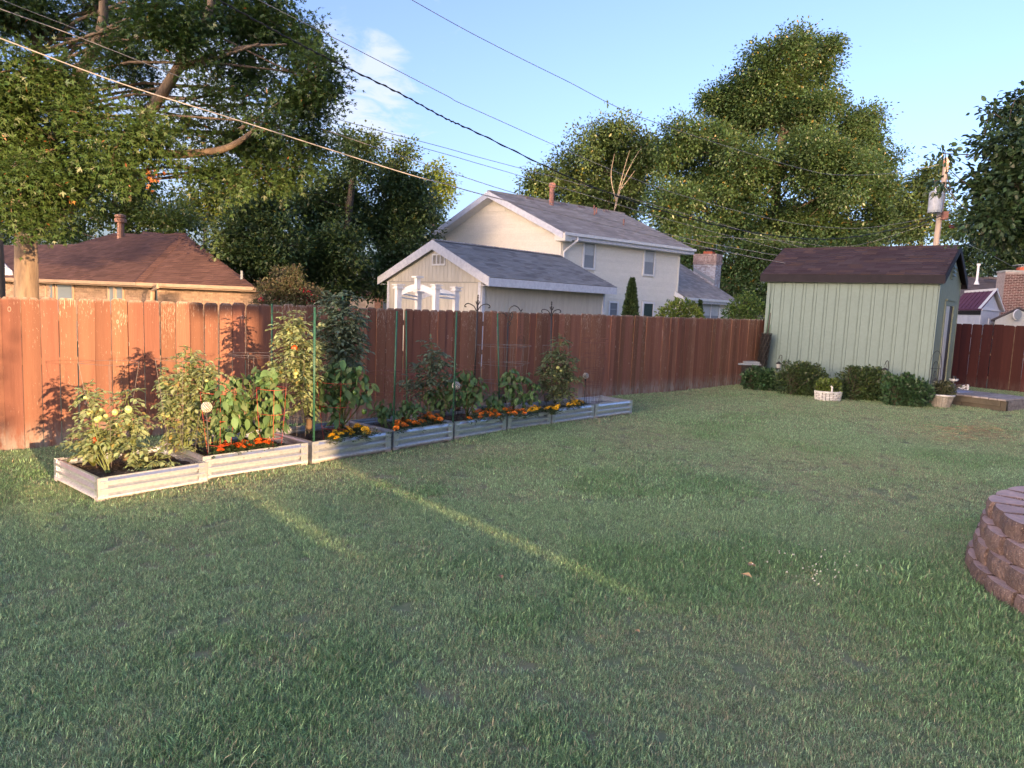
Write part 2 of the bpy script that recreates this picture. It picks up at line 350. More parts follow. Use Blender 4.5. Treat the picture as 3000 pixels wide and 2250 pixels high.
def shingle_roof(parent, poly, row, tab, mat, nobj=0, thick=.012, seed=1, eave_dir=None):
    """poly: planar world polygon; first edge = eave (left to right seen from outside)."""
    rr = random.Random(seed); poly = [Vector(p) for p in poly]; O = poly[0]
    ex = (poly[1]-poly[0]).normalized(); nrm = Vector((0, 0, 0))
    for i in range(len(poly)): nrm += poly[i].cross(poly[(i+1) % len(poly)])
    nrm = nrm.normalized()
    if nrm.z < 0: nrm = -nrm
    ey = nrm.cross(ex).normalized()
    if ey.z < 0: ey = -ey
    P2 = [((p-O).dot(ex), (p-O).dot(ey)) for p in poly]
    H = max(p[1] for p in P2); n = int(H/row)+1; stuff = MB(); mb_n = 0; cnt = 0
    def span(y):
        xs = []
        for i in range(len(P2)):
            (x0, y0), (x1, y1) = P2[i], P2[(i+1) % len(P2)]
            if abs(y1-y0) > 1e-6 and min(y0, y1) <= y <= max(y0, y1): xs.append(x0+(x1-x0)*(y-y0)/(y1-y0))
        return (min(xs), max(xs)) if len(xs) > 1 else None
    MB().add([p-nrm*.01 for p in poly]+[p-nrm*.07 for p in poly], [tuple(range(len(poly))), tuple(range(len(poly), 2*len(poly)))[::-1]]+[(i, (i+1) % len(poly), len(poly)+(i+1) % len(poly), len(poly)+i) for i in range(len(poly))]).build('roof_deck', m_dark, parent)
    tabs = []
    for j in range(n):
        y0 = j*row; y1 = min(H, y0+row*1.08); sp = span(min(max(y0+row*.35, 1e-3), H-1e-3))
        if not sp: continue
        sp1 = span(min(y1, H-1e-3)) or sp; sp0 = span(max(y0, 1e-3)) or sp
        x = sp[0]-rr.uniform(0, tab)
        while x < sp[1]:
            w = tab*rr.uniform(.62, 1.3); a, b = max(x, sp[0]), min(x+w-.004, sp[1])
            if b-a > .03:
                a0 = sp0[0] if x <= sp[0] else a; b0 = sp0[1] if x+w >= sp[1] else b; a1 = sp1[0] if x <= sp[0] else a; b1 = sp1[1] if x+w >= sp[1] else b
                dz = thick*rr.uniform(.8, 1.5); jy = rr.uniform(-.004, .004)
                q = [O+ex*a0+ey*(y0+jy)+nrm*dz, O+ex*b0+ey*(y0+jy)+nrm*dz, O+ex*b1+ey*y1+nrm*.003, O+ex*a1+ey*y1+nrm*.003, O+ex*a0+ey*(y0+jy)-nrm*.003, O+ex*b0+ey*(y0+jy)-nrm*.003]
                tabs.append(q)
            x += w
    fs = [(0, 1, 2, 3), (4, 5, 1, 0), (0, 3, 4), (1, 5, 2)]
    for k, q in enumerate(tabs):
        if k < nobj: MB().add(q, fs).build('shingle', mat, parent)
        else: stuff.add(q, fs)
    if stuff.f: stuff.build('shingle_courses' if nobj == 0 else 'shingle_field', mat, parent, kind='stuff')
    return nrm, ex, ey

def lap_siding(parent, O, ex, z0, z1, width_at, course, mat, out, name='siding_board', z_skip=None):
    """courses of lap siding on a vertical wall; width_at(z)->(x0,x1)"""
    z = z0; O = Vector(O); ex = Vector(ex).normalized(); out = Vector(out).normalized()
    while z < z1-.02:
        zz = min(z+course, z1); a = width_at(z+.005); b = width_at(zz-.005)
        segs = [(a, b)]
        if z_skip: segs = z_skip(z, zz, a, b)
        for a_, b_ in segs:
            if a_[1]-a_[0] < .03: continue
            p = lambda x, zc, o: O+ex*x+out*o+Vector((0, 0, zc))
            MB().add([p(a_[0], z, .030), p(a_[1], z, .030), p(b_[1], zz, .004), p(b_[0], zz, .004), p(a_[0], z, 0), p(a_[1], z, 0), p(b_[1], zz, 0), p(b_[0], zz, 0)],
                     [(0, 1, 2, 3), (4, 5, 1, 0), (0, 3, 7, 4), (1, 5, 6, 2), (3, 2, 6, 7)]).build(name, mat, parent)
        z += course

def bricks(parent, O, ex, out, W, z0, z1, mat, bl=.2, bh=.067, nobj=300, seed=2, soldier=None, mortar=None, gap=.01):
    rr = random.Random(seed); O = Vector(O); ex = Vector(ex).normalized(); out = Vector(out).normalized(); stuff = MB(); c = 0
    row = 0; z = z0
    while z < z1-.01:
        hgt = min(bh, z1-z); x = -bl/2 if row % 2 else 0
        sol = soldier and soldier[0] <= z < soldier[1]
        ll = bl if not sol else bl*.36
        while x < W-.01:
            a, b = max(x, 0), min(x+ll-gap, W)
            if b-a > .02:
                o = rr.uniform(.005, .012); q = (O+ex*a+Vector((0, 0, z)), ex*(b-a), out*o, (0, 0, hgt-gap))
                if c < nobj: MB().obox(*q).build('brick', mat, parent)
                else: stuff.obox(*q)
                c += 1
            x += ll
        z += bh; row += 1
    if stuff.f: stuff.build('brick_field', mat, parent, kind='stuff')

def window(parent, O, ex, out, x0, x1, z0, z1, frame_m, glass_m, fw=.055, mid=True, glass2=None, mull=None):
    O = Vector(O); ex = Vector(ex).normalized(); out = Vector(out).normalized(); Z = Vector((0, 0, 1))
    P = lambda x, z, o: O+ex*x+Z*z+out*o
    w = MB()
    for a, b, c, d in ((x0-fw, x1+fw, z0-fw, z0), (x0-fw, x1+fw, z1, z1+fw), (x0-fw, x0, z0, z1), (x1, x1+fw, z0, z1)):
        w.obox(P(a, c, .002), ex*(b-a), out*.045, Z*(d-c))
    win = w.build('window', frame_m, parent)
    parts = [(x0, x1)] if not mull else [(x0, mull-.03), (mull+.03, x1)]
    for xa, xb in parts:
        zm = (z0+z1)/2
        if mid:
            MB().obox(P(xa+.02, zm+.02, .006), ex*(xb-xa-.04), out*.004, Z*(z1-zm-.045)).build('pane', glass_m, win)
            MB().obox(P(xa+.02, z0+.02, .012), ex*(xb-xa-.04), out*.004, Z*(zm-z0-.04)).build('pane', glass2 or glass_m, win)
            s = MB()
            for a, b, c, d in ((xa, xb, zm-.02, zm+.02), (xa, xb, z0, z0+.02), (xa, xb, z1-.025, z1), (xa, xa+.02, z0+.02, zm-.02), (xb-.02, xb, z0+.02, zm-.02), (xa, xa+.02, zm+.02, z1-.025), (xb-.02, xb, zm+.02, z1-.025)):
                s.obox(P(a, c, .003), ex*(b-a), out*.026, Z*(d-c))
            s.build('sash', m_screen if mid == 'dark' else frame_m, win)
        else: MB().obox(P(xa, z0, .006), ex*(xb-xa), out*.005, Z*(z1-z0)).build('pane', glass_m, win)
    if mull: MB().obox(P(mull-.03, z0, .004), ex*.06, out*.035, Z*(z1-z0)).build('mullion', frame_m, win)
    return win
Zv = Vector((0, 0, 1))
def flat(v): return Vector((v.x, v.y, 0))
# ================================================================ cream two-storey house
m_sidingL = rough_mat('cream_vinyl_siding', (.80, .755, .66), (.76, .72, .62), 3, .5, bump=.05, rand=.03)
m_roofG = roof_mat('grey_brown_shingles', (.30, .265, .24), (.37, .33, .30), .15)
m_roofD = roof_mat('slate_grey_shingles', (.25, .24, .232), (.30, .29, .28), .09, (.21, .20, .195))
m_pipe = rough_mat('rusty_flue_paint', (.36, .16, .12), (.26, .14, .11), 12, .7)
YG = -.4
def gable_house():
    T = thing('two_storey_house', 'cream two-storey house with lap siding and a grey-brown shingled gable roof', 'house', tuple(flat(G(1640, 690, 4.75))))
    C = G(1650, 680, 4.8); L = G(1252, 692, 4.8); Rr = G(2035, 731, 4.8)
    ea = flat(L-C).normalized(); wa = flat(L-C).length; eb = flat(Rr-C).normalized(); wb = flat(Rr-C).length
    # ridge height from the gable peak
    mid = C+ea*wa*.5; d = ray(1431, 560); k = (flat(mid).dot(Vector((ea.y, -ea.x, 0))))/(d.dot(Vector((ea.y, -ea.x, 0)))); PK = Vector((0, 0, CAM_H))+d*k
    oa = flat(PK-C).dot(ea); zr = PK.z
    og, of = .45, .42       # rake and eave overhang
    W0 = C + eb*og + ea*of; wallz = 4.62
    out_g = -(eb - ea*eb.dot(ea)).normalized(); out_f = -(ea - eb*ea.dot(eb)).normalized()
    Wg = wa-2*of; Wf = wb-2*og; slope = (zr-4.8)/oa
    def gw(z):
        t = max(0, (z-(4.8+slope*of-.22))/slope)
        tt = max(0, (z-(4.8-.22))/ (zr-4.8)*(wa-oa)-of)
        return (t, Wg-tt) if z > 4.5 else (0, Wg)
    body = MB().prism([W0+Zv*(YG-4.8), W0+ea*Wg+Zv*(YG-4.8), W0+ea*Wg+Zv*-.12, W0+ea*(oa-of)+Zv*(zr-4.8-.25), W0+Zv*-.12], eb*Wf).build('wall', m_sidingL, T)
    base = Vector((W0.x, W0.y, 0))
    lap_siding(body, base+out_g*.004, ea, YG, zr-.35, gw, .125, m_sidingL, out_g)
    # front wall with window openings skipped
    wins = []
    def fx(u, v): # px -> (x,z) on front wall
        n = Vector((out_f.x, out_f.y, 0)); d = ray(u, v); t = (base-Vector((0, 0, 0))).dot(n)/d.dot(n); p = Vector((0, 0, CAM_H))+d*t; return flat(p-base).dot(eb), p.z
    for (ua, va, ub, vb, gl, g2) in ((1711, 712, 1736, 786, m_blind, m_screen), (1888, 733, 1911, 805, m_blind, m_screen), (1785, 887, 1804, 925, m_glass, m_glass)):
        a, b = fx(ua, va), fx(ub, vb); x0, x1, z1, z0 = a[0], b[0], (a[1]), b[1]
        wins.append((x0, x1, z0, z1)); window(T, base+out_f*.024, eb, out_f, x0, x1, z0, z1, m_white, gl, .075, 'dark', g2)
    a, b = fx(1884, 889), fx(1907, 960); window(T, base+out_f*.024, eb, out_f, a[0], b[0], -.2, a[1], m_white, rough_mat('dark_green_door', (.03, .06, .05), None, 5, .5, rand=0), .09, False).name = 'side_door'
    wins.append((a[0], b[0], -.2, a[1]))
    def skip(z, zz, a, b):
        cuts = sorted((w[0]-.075, w[1]+.075) for w in wins if w[2]-.075 < zz and w[3]+.075 > z); segs = []; x = a[0]
        for c0, c1 in cuts: segs.append(((x, c0), (x, c0))); x = c1
        segs.append(((x, a[1]), (x, b[1]))); return segs
    lap_siding(body, base+out_f*.004, eb, YG, 4.64, lambda z: (0, Wf), .125, m_sidingL, out_f, z_skip=skip)
    for x in (0, Wf-.09): MB().obox(base+out_f*.026+eb*x+Zv*YG, eb*.09, out_f*.02, Zv*(4.64-YG)).build('corner_board', m_sidingL, T)
    MB().obox(base+out_g*.026+Zv*YG, ea*.09, out_g*.02, Zv*(4.66-YG)).build('corner_board', m_sidingL, T)
    MB().obox(base+out_g*.026+ea*(oa-of-.5)+Zv*(zr-.78), ea*1.0, out_g*.02, Zv*.22).build('gable_panel', m_sidingL, T)
    # roof
    rA, rB = C+ea*oa+Zv*(zr-4.8), C+ea*oa+eb*wb+Zv*(zr-4.8)
    roof = MB().obox(rA-Zv*.03-ea*.08, eb*wb, ea*.16, Zv*.07).build('roof', m_roofG, T)
    shingle_roof(roof, [C, C+eb*wb, rB, rA], .145, .33, m_roofG, 0)
    Lz = L+Vector((0, 0, 0)); Lb = L+eb*wb
    shingle_roof(roof, [Lb, L, rA, rB], .3, .7, m_roofG, 0, seed=4)
    # rake boards, fascia, soffit, gutter
    for p, q in ((C, rA), (L, rA)):
        MB().prism([p+Zv*.0, q+Zv*.0, q-Zv*.26, p-Zv*.24], -eb*.035).build('rake_board', m_trim, T)
        dd = (q-p); MB().prism([p-Zv*.235, q-Zv*.235, q-Zv*.255, p-Zv*.255], eb*(og+.02)).build('soffit', m_white, T)
    MB().obox(C-Zv*.24, eb*wb, -out_f*.03, Zv*.22).build('fascia', m_trim, T)
    MB().obox(C-Zv*.245, eb*wb, -out_f*(of+.02), Zv*.018).build('soffit', m_white, T)
    g = MB().prism([C+out_f*.002-Zv*.12, C+out_f*.11-Zv*.10, C+out_f*.12+Zv*.01, C+out_f*.10+Zv*.01, C+out_f*.09-Zv*.085, C+out_f*.002-Zv*.1], eb*wb).build('gutter', m_white, T)
    MB().box(tuple(C+ea*.2-Zv*.17+eb*.25), (.5, .5, .3), math.atan2(ea.y, ea.x)).build('eave_return', m_sidingL, T)
    cc = base+eb*.06+out_f*.09
    MB().tube([C+eb*.75+out_f*.06-Zv*.1, C+eb*.75+out_f*.06-Zv*.25, cc+Zv*4.1, cc+Zv*3.9, cc+Zv*YG], .045, 6).build('downspout', m_white, T)
    # roof hardware
    def roofpt(b, a): return C+eb*b+ea*a+Zv*(a*slope)
    fl = MB().lathe([(.11, 0), (.11, .85), (.15, .86), (.15, 1.0), (.1, 1.05)], tuple(roofpt(wb*.36, oa*.87)-Zv*.1), 10).build('flue_pipe', m_pipe, T)
    for b, a, h in ((.40, .93, .45), (.60, .72, .25), (.66, .80, .3), (.72, .52, .28), (.735, .97, .2)): MB().lathe([(.035, -.1), (.035, h)], tuple(roofpt(wb*b, oa*a)), 7).build('vent_pipe', m_pipe, T)
    for b in (.22, .46, .60, .80):
        p = roofpt(wb*b, oa*.93); MB().prism([p-out_f*0+Zv*.02, p+eb*.42+Zv*.02, p+eb*.36+Zv*.13-out_f*.1, p+eb*.06+Zv*.13-out_f*.1], -out_f*.3).build('roof_vent', rough_mat('vent_metal_%d' % int(b*100), (.25, .18, .15), None, 9, .6), T)
    return T, C, ea, eb, wa, wb, base, out_f, out_g
YT, YC, Yea, Yeb, Ywa, Ywb, Ybase, Yof, Yog = gable_house()

def wing():
    # low side wing with the chimney; eave corner at (2007,872), slightly in front of the main house
    z = 2.28; P = at(2007, 872, 33.0); P = Vector((P.x, P.y, P.z)); z = P.z
    Q = at(2166, 884, 37.6); Q.z = z
    T = thing('house_wing', 'single-storey cream wing with grey shingled roof and painted brick chimney', 'house', (P.x, P.y, 0))
    eb = flat(Q-P).normalized(); wb = flat(Q-P).length; ea = Yea
    rise = 2.35; run = 4.1
    A2 = P+ea*run+Zv*rise; B2 = Q+ea*run+Zv*rise
    out_f = -(ea - eb*ea.dot(eb)).normalized(); out_g = -(eb - ea*eb.dot(ea)).normalized()
    roof = MB().obox(A2-Zv*.05, eb*wb, ea*.1, Zv*.05).build('roof', m_roofG, T)
    shingle_roof(roof, [P, Q, B2, A2], .145, .33, m_roofG, 0, seed=9)
    shingle_roof(roof, [Q+ea*run*2, P+ea*run*2, A2, B2], .3, .6, m_roofG, 0, seed=10)
    base = flat(P)+eb*.3+ea*.35
    W = wb-.6
    wall = MB().prism([base+Zv*YG, base+ea*(run*2-.7)+Zv*YG, base+ea*(run*2-.7)+Zv*(z-.05), base+ea*(run-.35)+Zv*(z+rise-.3), base+Zv*(z-.05)], eb*W).build('wall', m_sidingL, T)
    def fx(u, v):
        d = ray(u, v); t = base.dot(out_f)/d.dot(out_f); p = Vector((0, 0, CAM_H))+d*t; return flat(p-base).dot(eb), p.z
    a, b = fx(2056, 890), fx(2100, 960); wx0, wx1, wz1, wz0 = a[0], b[0], a[1], max(b[1], .6)
    window(T, base+out_f*.024, eb, out_f, wx0, wx1, wz0, wz1, m_white, m_blind, .08, 'dark', m_screen, mull=(wx0+wx1)/2)
    def skip(zz0, zz1, a, b):
        if wz0-.08 < zz1 and wz1+.08 > zz0: return [((a[0], wx0-.08),)*2, ((wx1+.08, a[1]),)*2]
        return [(a, b)]
    lap_siding(wall, base+out_f*.004, eb, YG, z-.06, lambda q: (0, W), .125, m_sidingL, out_f, z_skip=skip)
    lap_siding(wall, base+out_g*.004, ea, YG, z+.4, lambda q: (0 if q < z else (q-z)/rise*run, 1.8), .125, m_sidingL, out_g)
    MB().prism([P, A2, A2-Zv*.24, P-Zv*.22], -eb*.035).build('rake_board', m_trim, T)
    MB().prism([Q, B2, B2-Zv*.24, Q-Zv*.22], eb*.035).build('rake_board', m_trim, T)
    MB().obox(P-Zv*.22, eb*wb, -out_f*.03, Zv*.2).build('fascia', m_trim, T)
    MB().obox(P-Zv*.225, eb*wb, ea*.36, Zv*.018).build('soffit', m_white, T)
    MB().prism([P+out_f*.002-Zv*.12, P+out_f*.11-Zv*.10, P+out_f*.12+Zv*.01, P+out_f*.10+Zv*.01, P+out_f*.09-Zv*.085, P+out_f*.002-Zv*.1], eb*wb).build('gutter', m_white, T)
    # chimney
    ch = MB(); m_bw = rough_mat('worn_whitewashed_brick', (.50, .52, .58), (.30, .27, .28), 3, .8, bump=.3, rand=.22, island=.15, hi=.6); m_br = rough_mat('reddish_brown_brick', (.23, .155, .14), (.36, .29, .27), 8, .85, bump=.3, rand=.25, island=.2)
    c0 = at(2093, 829, 38.2); x0 = flat(c0)
    wch = 1.22; dch = .66
    zt = at(2108, 744, 38.2).z
    cex = -eb; cea = ea
    # corner nearest the camera at x0: faces along ea (left side wide) and eb (right, narrow)
    o = x0; ztop = zt
    fa = (ea*wch); fb = eb*dch
    chim = MB().obox(o+Zv*(c0.z-.8), fa, fb, Zv*(ztop-c0.z+.8)).build('chimney', m_bw, T)
    oA = -(eb - ea*eb.dot(ea)).normalized(); oB = out_f
    bricks(chim, o+oA*.002, ea, oA, wch, c0.z-.1, ztop-.55, m_bw, nobj=150, seed=3)
    bricks(chim, o+oB*.002, eb, oB, dch, c0.z-.1, ztop-.55, m_bw, nobj=80, seed=4)
    MB().obox(o+oA*.035+oB*.035+Zv*(ztop-.56), fa-oB*.07, fb-oA*.07, Zv*.56).build('chimney_crown', m_br, chim)
    bricks(chim, o+oA*.037+oB*.035, ea, oA, wch+.07, ztop-.54, ztop-.4, m_br, nobj=40, seed=5)
    bricks(chim, o+oA*.037+oB*.035, ea, oA, wch+.07, ztop-.39, ztop-.12, m_br, bl=.08, bh=.27, nobj=40, seed=6)
    bricks(chim, o+oB*.037+oA*.035, eb, oB, dch+.07, ztop-.39, ztop-.12, m_br, bl=.08, bh=.27, nobj=40, seed=7)
    bricks(chim, o+oA*.037+oB*.035, ea, oA, wch+.07, ztop-.11, ztop, m_br, nobj=40, seed=8)
    ctr = o+fa*.5+fb*.5
    MB().obox(o+fa*.25+fb*.2+Zv*ztop, fa*.4, fb*.6, Zv*.14).build('flue_tile', rough_mat('terracotta', (.45, .12, .07), None, 7), chim)
    MB().obox(o+fa*.12-fb*.1+Zv*(ztop+.27), fa*.66, fb*1.2, Zv*.03).obox(o+fa*.3+fb*.3+Zv*(ztop+.14), fa*.3, fb*.4, Zv*.13).build('rain_cap', m_black, chim)
    MB().prism([o+oA*.03+Zv*(c0.z-.05), o+oA*.03+ea*wch+Zv*(c0.z-.05+wch*rise/run), o+oA*.03+ea*wch+Zv*(c0.z+.12+wch*rise/run), o+oA*.03+Zv*(c0.z+.15)], -oA*.028).build('flashing', m_screen, chim)
    return T
wing()

# ================================================================ beige garage
m_t111 = rough_mat('beige_panel_siding', (.58, .555, .49), (.54, .515, .46), 2, .75, bump=.15, stretch=(1, 1, .2), rand=.04)
def garage():
    C = G(1435, 812, 2.7); L = G(1108, 812, 2.7); Rr = G(1808, 842, 2.7)
    T = thing('garage', 'beige panel-sided garage with white-trimmed grey gable roof behind the fence', 'garage', tuple(flat(C)))
    ea = flat(L-C).normalized(); wa = flat(L-C).length; eb = flat(Rr-C).normalized(); wb = flat(Rr-C).length
    d = ray(1268, 703); nv = Vector((ea.y, -ea.x, 0)); PK = Vector((0, 0, CAM_H))+d*(flat(C).dot(nv)/d.dot(nv)); oa = flat(PK-C).dot(ea); zr = PK.z; slope = (zr-2.7)/oa
    out_f = -(ea - eb*ea.dot(eb)).normalized(); out_g = -(eb - ea*eb.dot(ea)).normalized()
    og, of = .12, .5; base = flat(C)+ea*of+eb*og; Wg = wa-2*of; Wf = wb-2*og
    zs = 2.7-.12
    wall = MB().prism([base+Zv*-.5, base+ea*Wg-Zv*.5, base+ea*Wg+Zv*(zs), base+ea*Wg+ea*.3+Zv*(zs), base+ea*(oa-of)+Zv*(zr-.2), base-ea*.3+Zv*zs, base+Zv*zs], eb*Wf).build('wall', m_t111, T)
    # grooved panels: one board per groove
    x = .0; i = 0
    while x < Wg-.02:
        w = min(.203, Wg-x); MB().obox(base+out_g*.002+ea*(x+.006)-Zv*.5, ea*(w-.012), out_g*.008, Zv*(zs-.06+.5)).build('siding_panel', m_t111, wall); x += .203
    x = -.3
    while x < Wg+.28:
        w = min(.203, Wg+.3-x); f = lambda q: (zr-.33-abs(q-(oa-of))*slope) if q < oa-of else zr-.33-(q-(oa-of))*(zr-2.7)/(wa-oa)
        a, b = x+.006, x+w-.006; pts = [(a, zs-.02), (b, zs-.02), (b, max(zs, f(b))), (a, max(zs, f(a)))]
        if a < oa-of < b: pts.insert(3, (oa-of, f(oa-of)))
        MB().prism([base+out_g*.006+ea*p+Zv*q for p, q in pts], out_g*.012).build('siding_panel', m_t111, wall); x += .203
    MB().obox(base+out_g*.018-ea*.3+Zv*(zs-.035), ea*(Wg+.6), out_g*.008, Zv*.012).build('seam_strip', m_screen, wall)
    x = 0
    while x < Wf-.02:
        w = min(.203, Wf-x); MB().obox(base+out_f*.002+eb*(x+.006)-Zv*.5, eb*(w-.012), out_f*.008, Zv*(2.55+.5)).build('siding_panel', m_t111, wall); x += .203
    for o, a, b in ((base+out_g*.012, ea, out_g), (base+out_f*.012, eb, out_f), (base+out_f*.012+eb*(Wf-.12), eb, out_f), (base+out_g*.012+ea*(Wg-.12), ea, out_g)):
        MB().obox(o-Zv*.5, a*.13, b*.022, Zv*(zs-.02+.5)).build('corner_board', m_trim, T)
    rA = C+ea*oa+Zv*(zr-2.7); rB = rA+eb*wb
    roof = MB().obox(rA-Zv*.04-ea*.06, eb*wb, ea*.12, Zv*.05).build('roof', m_roofD, T)
    shingle_roof(roof, [C, C+eb*wb, rB, rA], .145, .34, m_roofD, 300, .014)
    shingle_roof(roof, [L+eb*wb, L, rA, rB], .29, .6, m_roofD, 0, seed=12)
    x = 0; k = 0
    while x < wb-.1:   # ridge caps
        MB().add([rA+eb*x+Zv*.045-ea*0, rA+eb*(x+.17)+Zv*.03, rA+eb*(x+.17)-ea*.15-Zv*(.15*slope-.03), rA+eb*x-ea*.15-Zv*(.15*slope-.045), rA+eb*(x+.17)+ea*.15-Zv*(.15*slope-.03), rA+eb*x+ea*.15-Zv*(.15*slope-.045)], [(0, 1, 2, 3), (0, 5, 4, 1), (0, 3, 5)]).build('ridge_cap', m_roofD, T); x += .16
    dn = .30
    for p, q, nm in ((C, rA, 0), (L, rA, 1)):
        MB().prism([p-Zv*.0, q-Zv*.0, q-Zv*dn, p-Zv*(dn-.03)], -eb*.035).build('rake_board', m_trim, T)
    MB().obox(C-Zv*.26, eb*wb, -out_f*.035, Zv*.25).build('fascia', m_trim, T)
    MB().obox(C+eb*.03-Zv*.25-out_f*.036, eb*(wb-.05), ea*(of-.06), Zv*.015).build('soffit', m_trim, T)
    MB().obox(L+eb*.03-Zv*.25-ea*(of-.06), eb*(wb-.05), ea*(of-.06), Zv*.015).build('soffit', m_trim, T)
    # louvred gable vent
    n = out_g; dd = ray(1271, 748); t = (base+out_g*.02).dot(n)/dd.dot(n); p = Vector((0, 0, CAM_H))+dd*t
    x0 = flat(p-base).dot(ea); dd2 = ray(1304, 773); t = (base+out_g*.02).dot(n)/dd2.dot(n); p2 = Vector((0, 0, CAM_H))+dd2*t; x1 = flat(p2-base).dot(ea); z1, z0 = p.z, p2.z
    if x1 < x0: x0, x1 = x1, x0
    bb = base+out_g*.02
    vf = MB().obox(bb+ea*x0+Zv*z0, ea*(x1-x0), out_g*.02, Zv*(z1-z0)).build('gable_vent', m_dark, T)
    fr = MB()
    for a, b, c, d in ((x0-.04, x1+.04, z0-.05, z0), (x0-.04, x1+.04, z1, z1+.04), (x0-.04, x0, z0, z1), (x1, x1+.04, z0, z1), (x0+(x1-x0)*.31, x0+(x1-x0)*.37, z0, z1), (x0+(x1-x0)*.64, x0+(x1-x0)*.70, z0, z1)):
        fr.obox(bb+ea*a+Zv*c, ea*(b-a), out_g*.045, Zv*(d-c))
    fr.build('frame', m_white, vf)
    for k in range(8):
        zz = z0+(z1-z0)*(k+.2)/8; MB().obox(bb+ea*x0+Zv*zz+out_g*.022, ea*(x1-x0), out_g*.012, Zv*.018).build('louvre', m_t111, vf)
    return T, base, ea, eb, Wg, out_g
GT, Gb, Gea, Geb, GW, Gog = garage()

# white arched arbour in front of the garage
def arbour():
    d0 = 16.6; pts = [(1167, 846, 16.3), (1278, 847, 16.3), (1226, 857, 17.0), (1336, 853, 17.0)]
    T = thing('garden_arbour', 'white arched garden arbour standing between the fence and the garage', 'arbour', tuple(flat(at(1240, 900, 16.8))))
    P = [at(u, v, d) for u, v, d in pts]
    for i in (0, 1, 2, 3):
        p = P[i]; pz = p.z; po = MB().box((p.x, p.y, pz/2), (.115, .115, pz), .7).build('post', m_white, T)
        MB().box((p.x, p.y, pz+.015), (.19, .19, .03), .7).box((p.x, p.y, pz+.05), (.15, .15, .04), .7).box((p.x, p.y, pz+.09), (.22, .22, .025), .7).build('post_cap', m_white, po)
    def arch(a, b, h0, name, amp=.28, ext=0):
        a = a.copy(); b = b.copy(); a.z -= .22; b.z -= .22; top = []; bot = []; n = 18; dv = b-a
        for k in range(n+1):
            t = -ext+(1+2*ext)*k/n; s = amp*.8*math.sin(math.pi*max(0, min(1, t)))**.75; p = a+dv*t; top.append(p+Zv*(s+.13)); bot.append(p+Zv*(s*.9))
        side = flat(dv).normalized(); side = Vector((-side.y, side.x, 0))*.035
        MB().prism(top+bot[::-1], side).build(name, m_white, T)
    arch(P[0], P[1], 0, 'arched_beam', .25); arch(P[2], P[3], 0, 'arched_beam', .20, .1)
    for a_, b_ in ((P[0], P[2]), (P[1], P[3])):
        for q_ in (0, 1): MB().bar(a_-Zv*(.10+.08*q_), b_-Zv*(.10+.08*q_), .03, .03).build('side_rail', m_white, T)
    k = (P[0]+P[1])/2; k.z += .12
    MB().box((k.x, k.y, k.z), (.1, .1, .26), .7).box((k.x, k.y, k.z+.15), (.2, .2, .035), .7).build('keystone', m_white, T)
arbour()

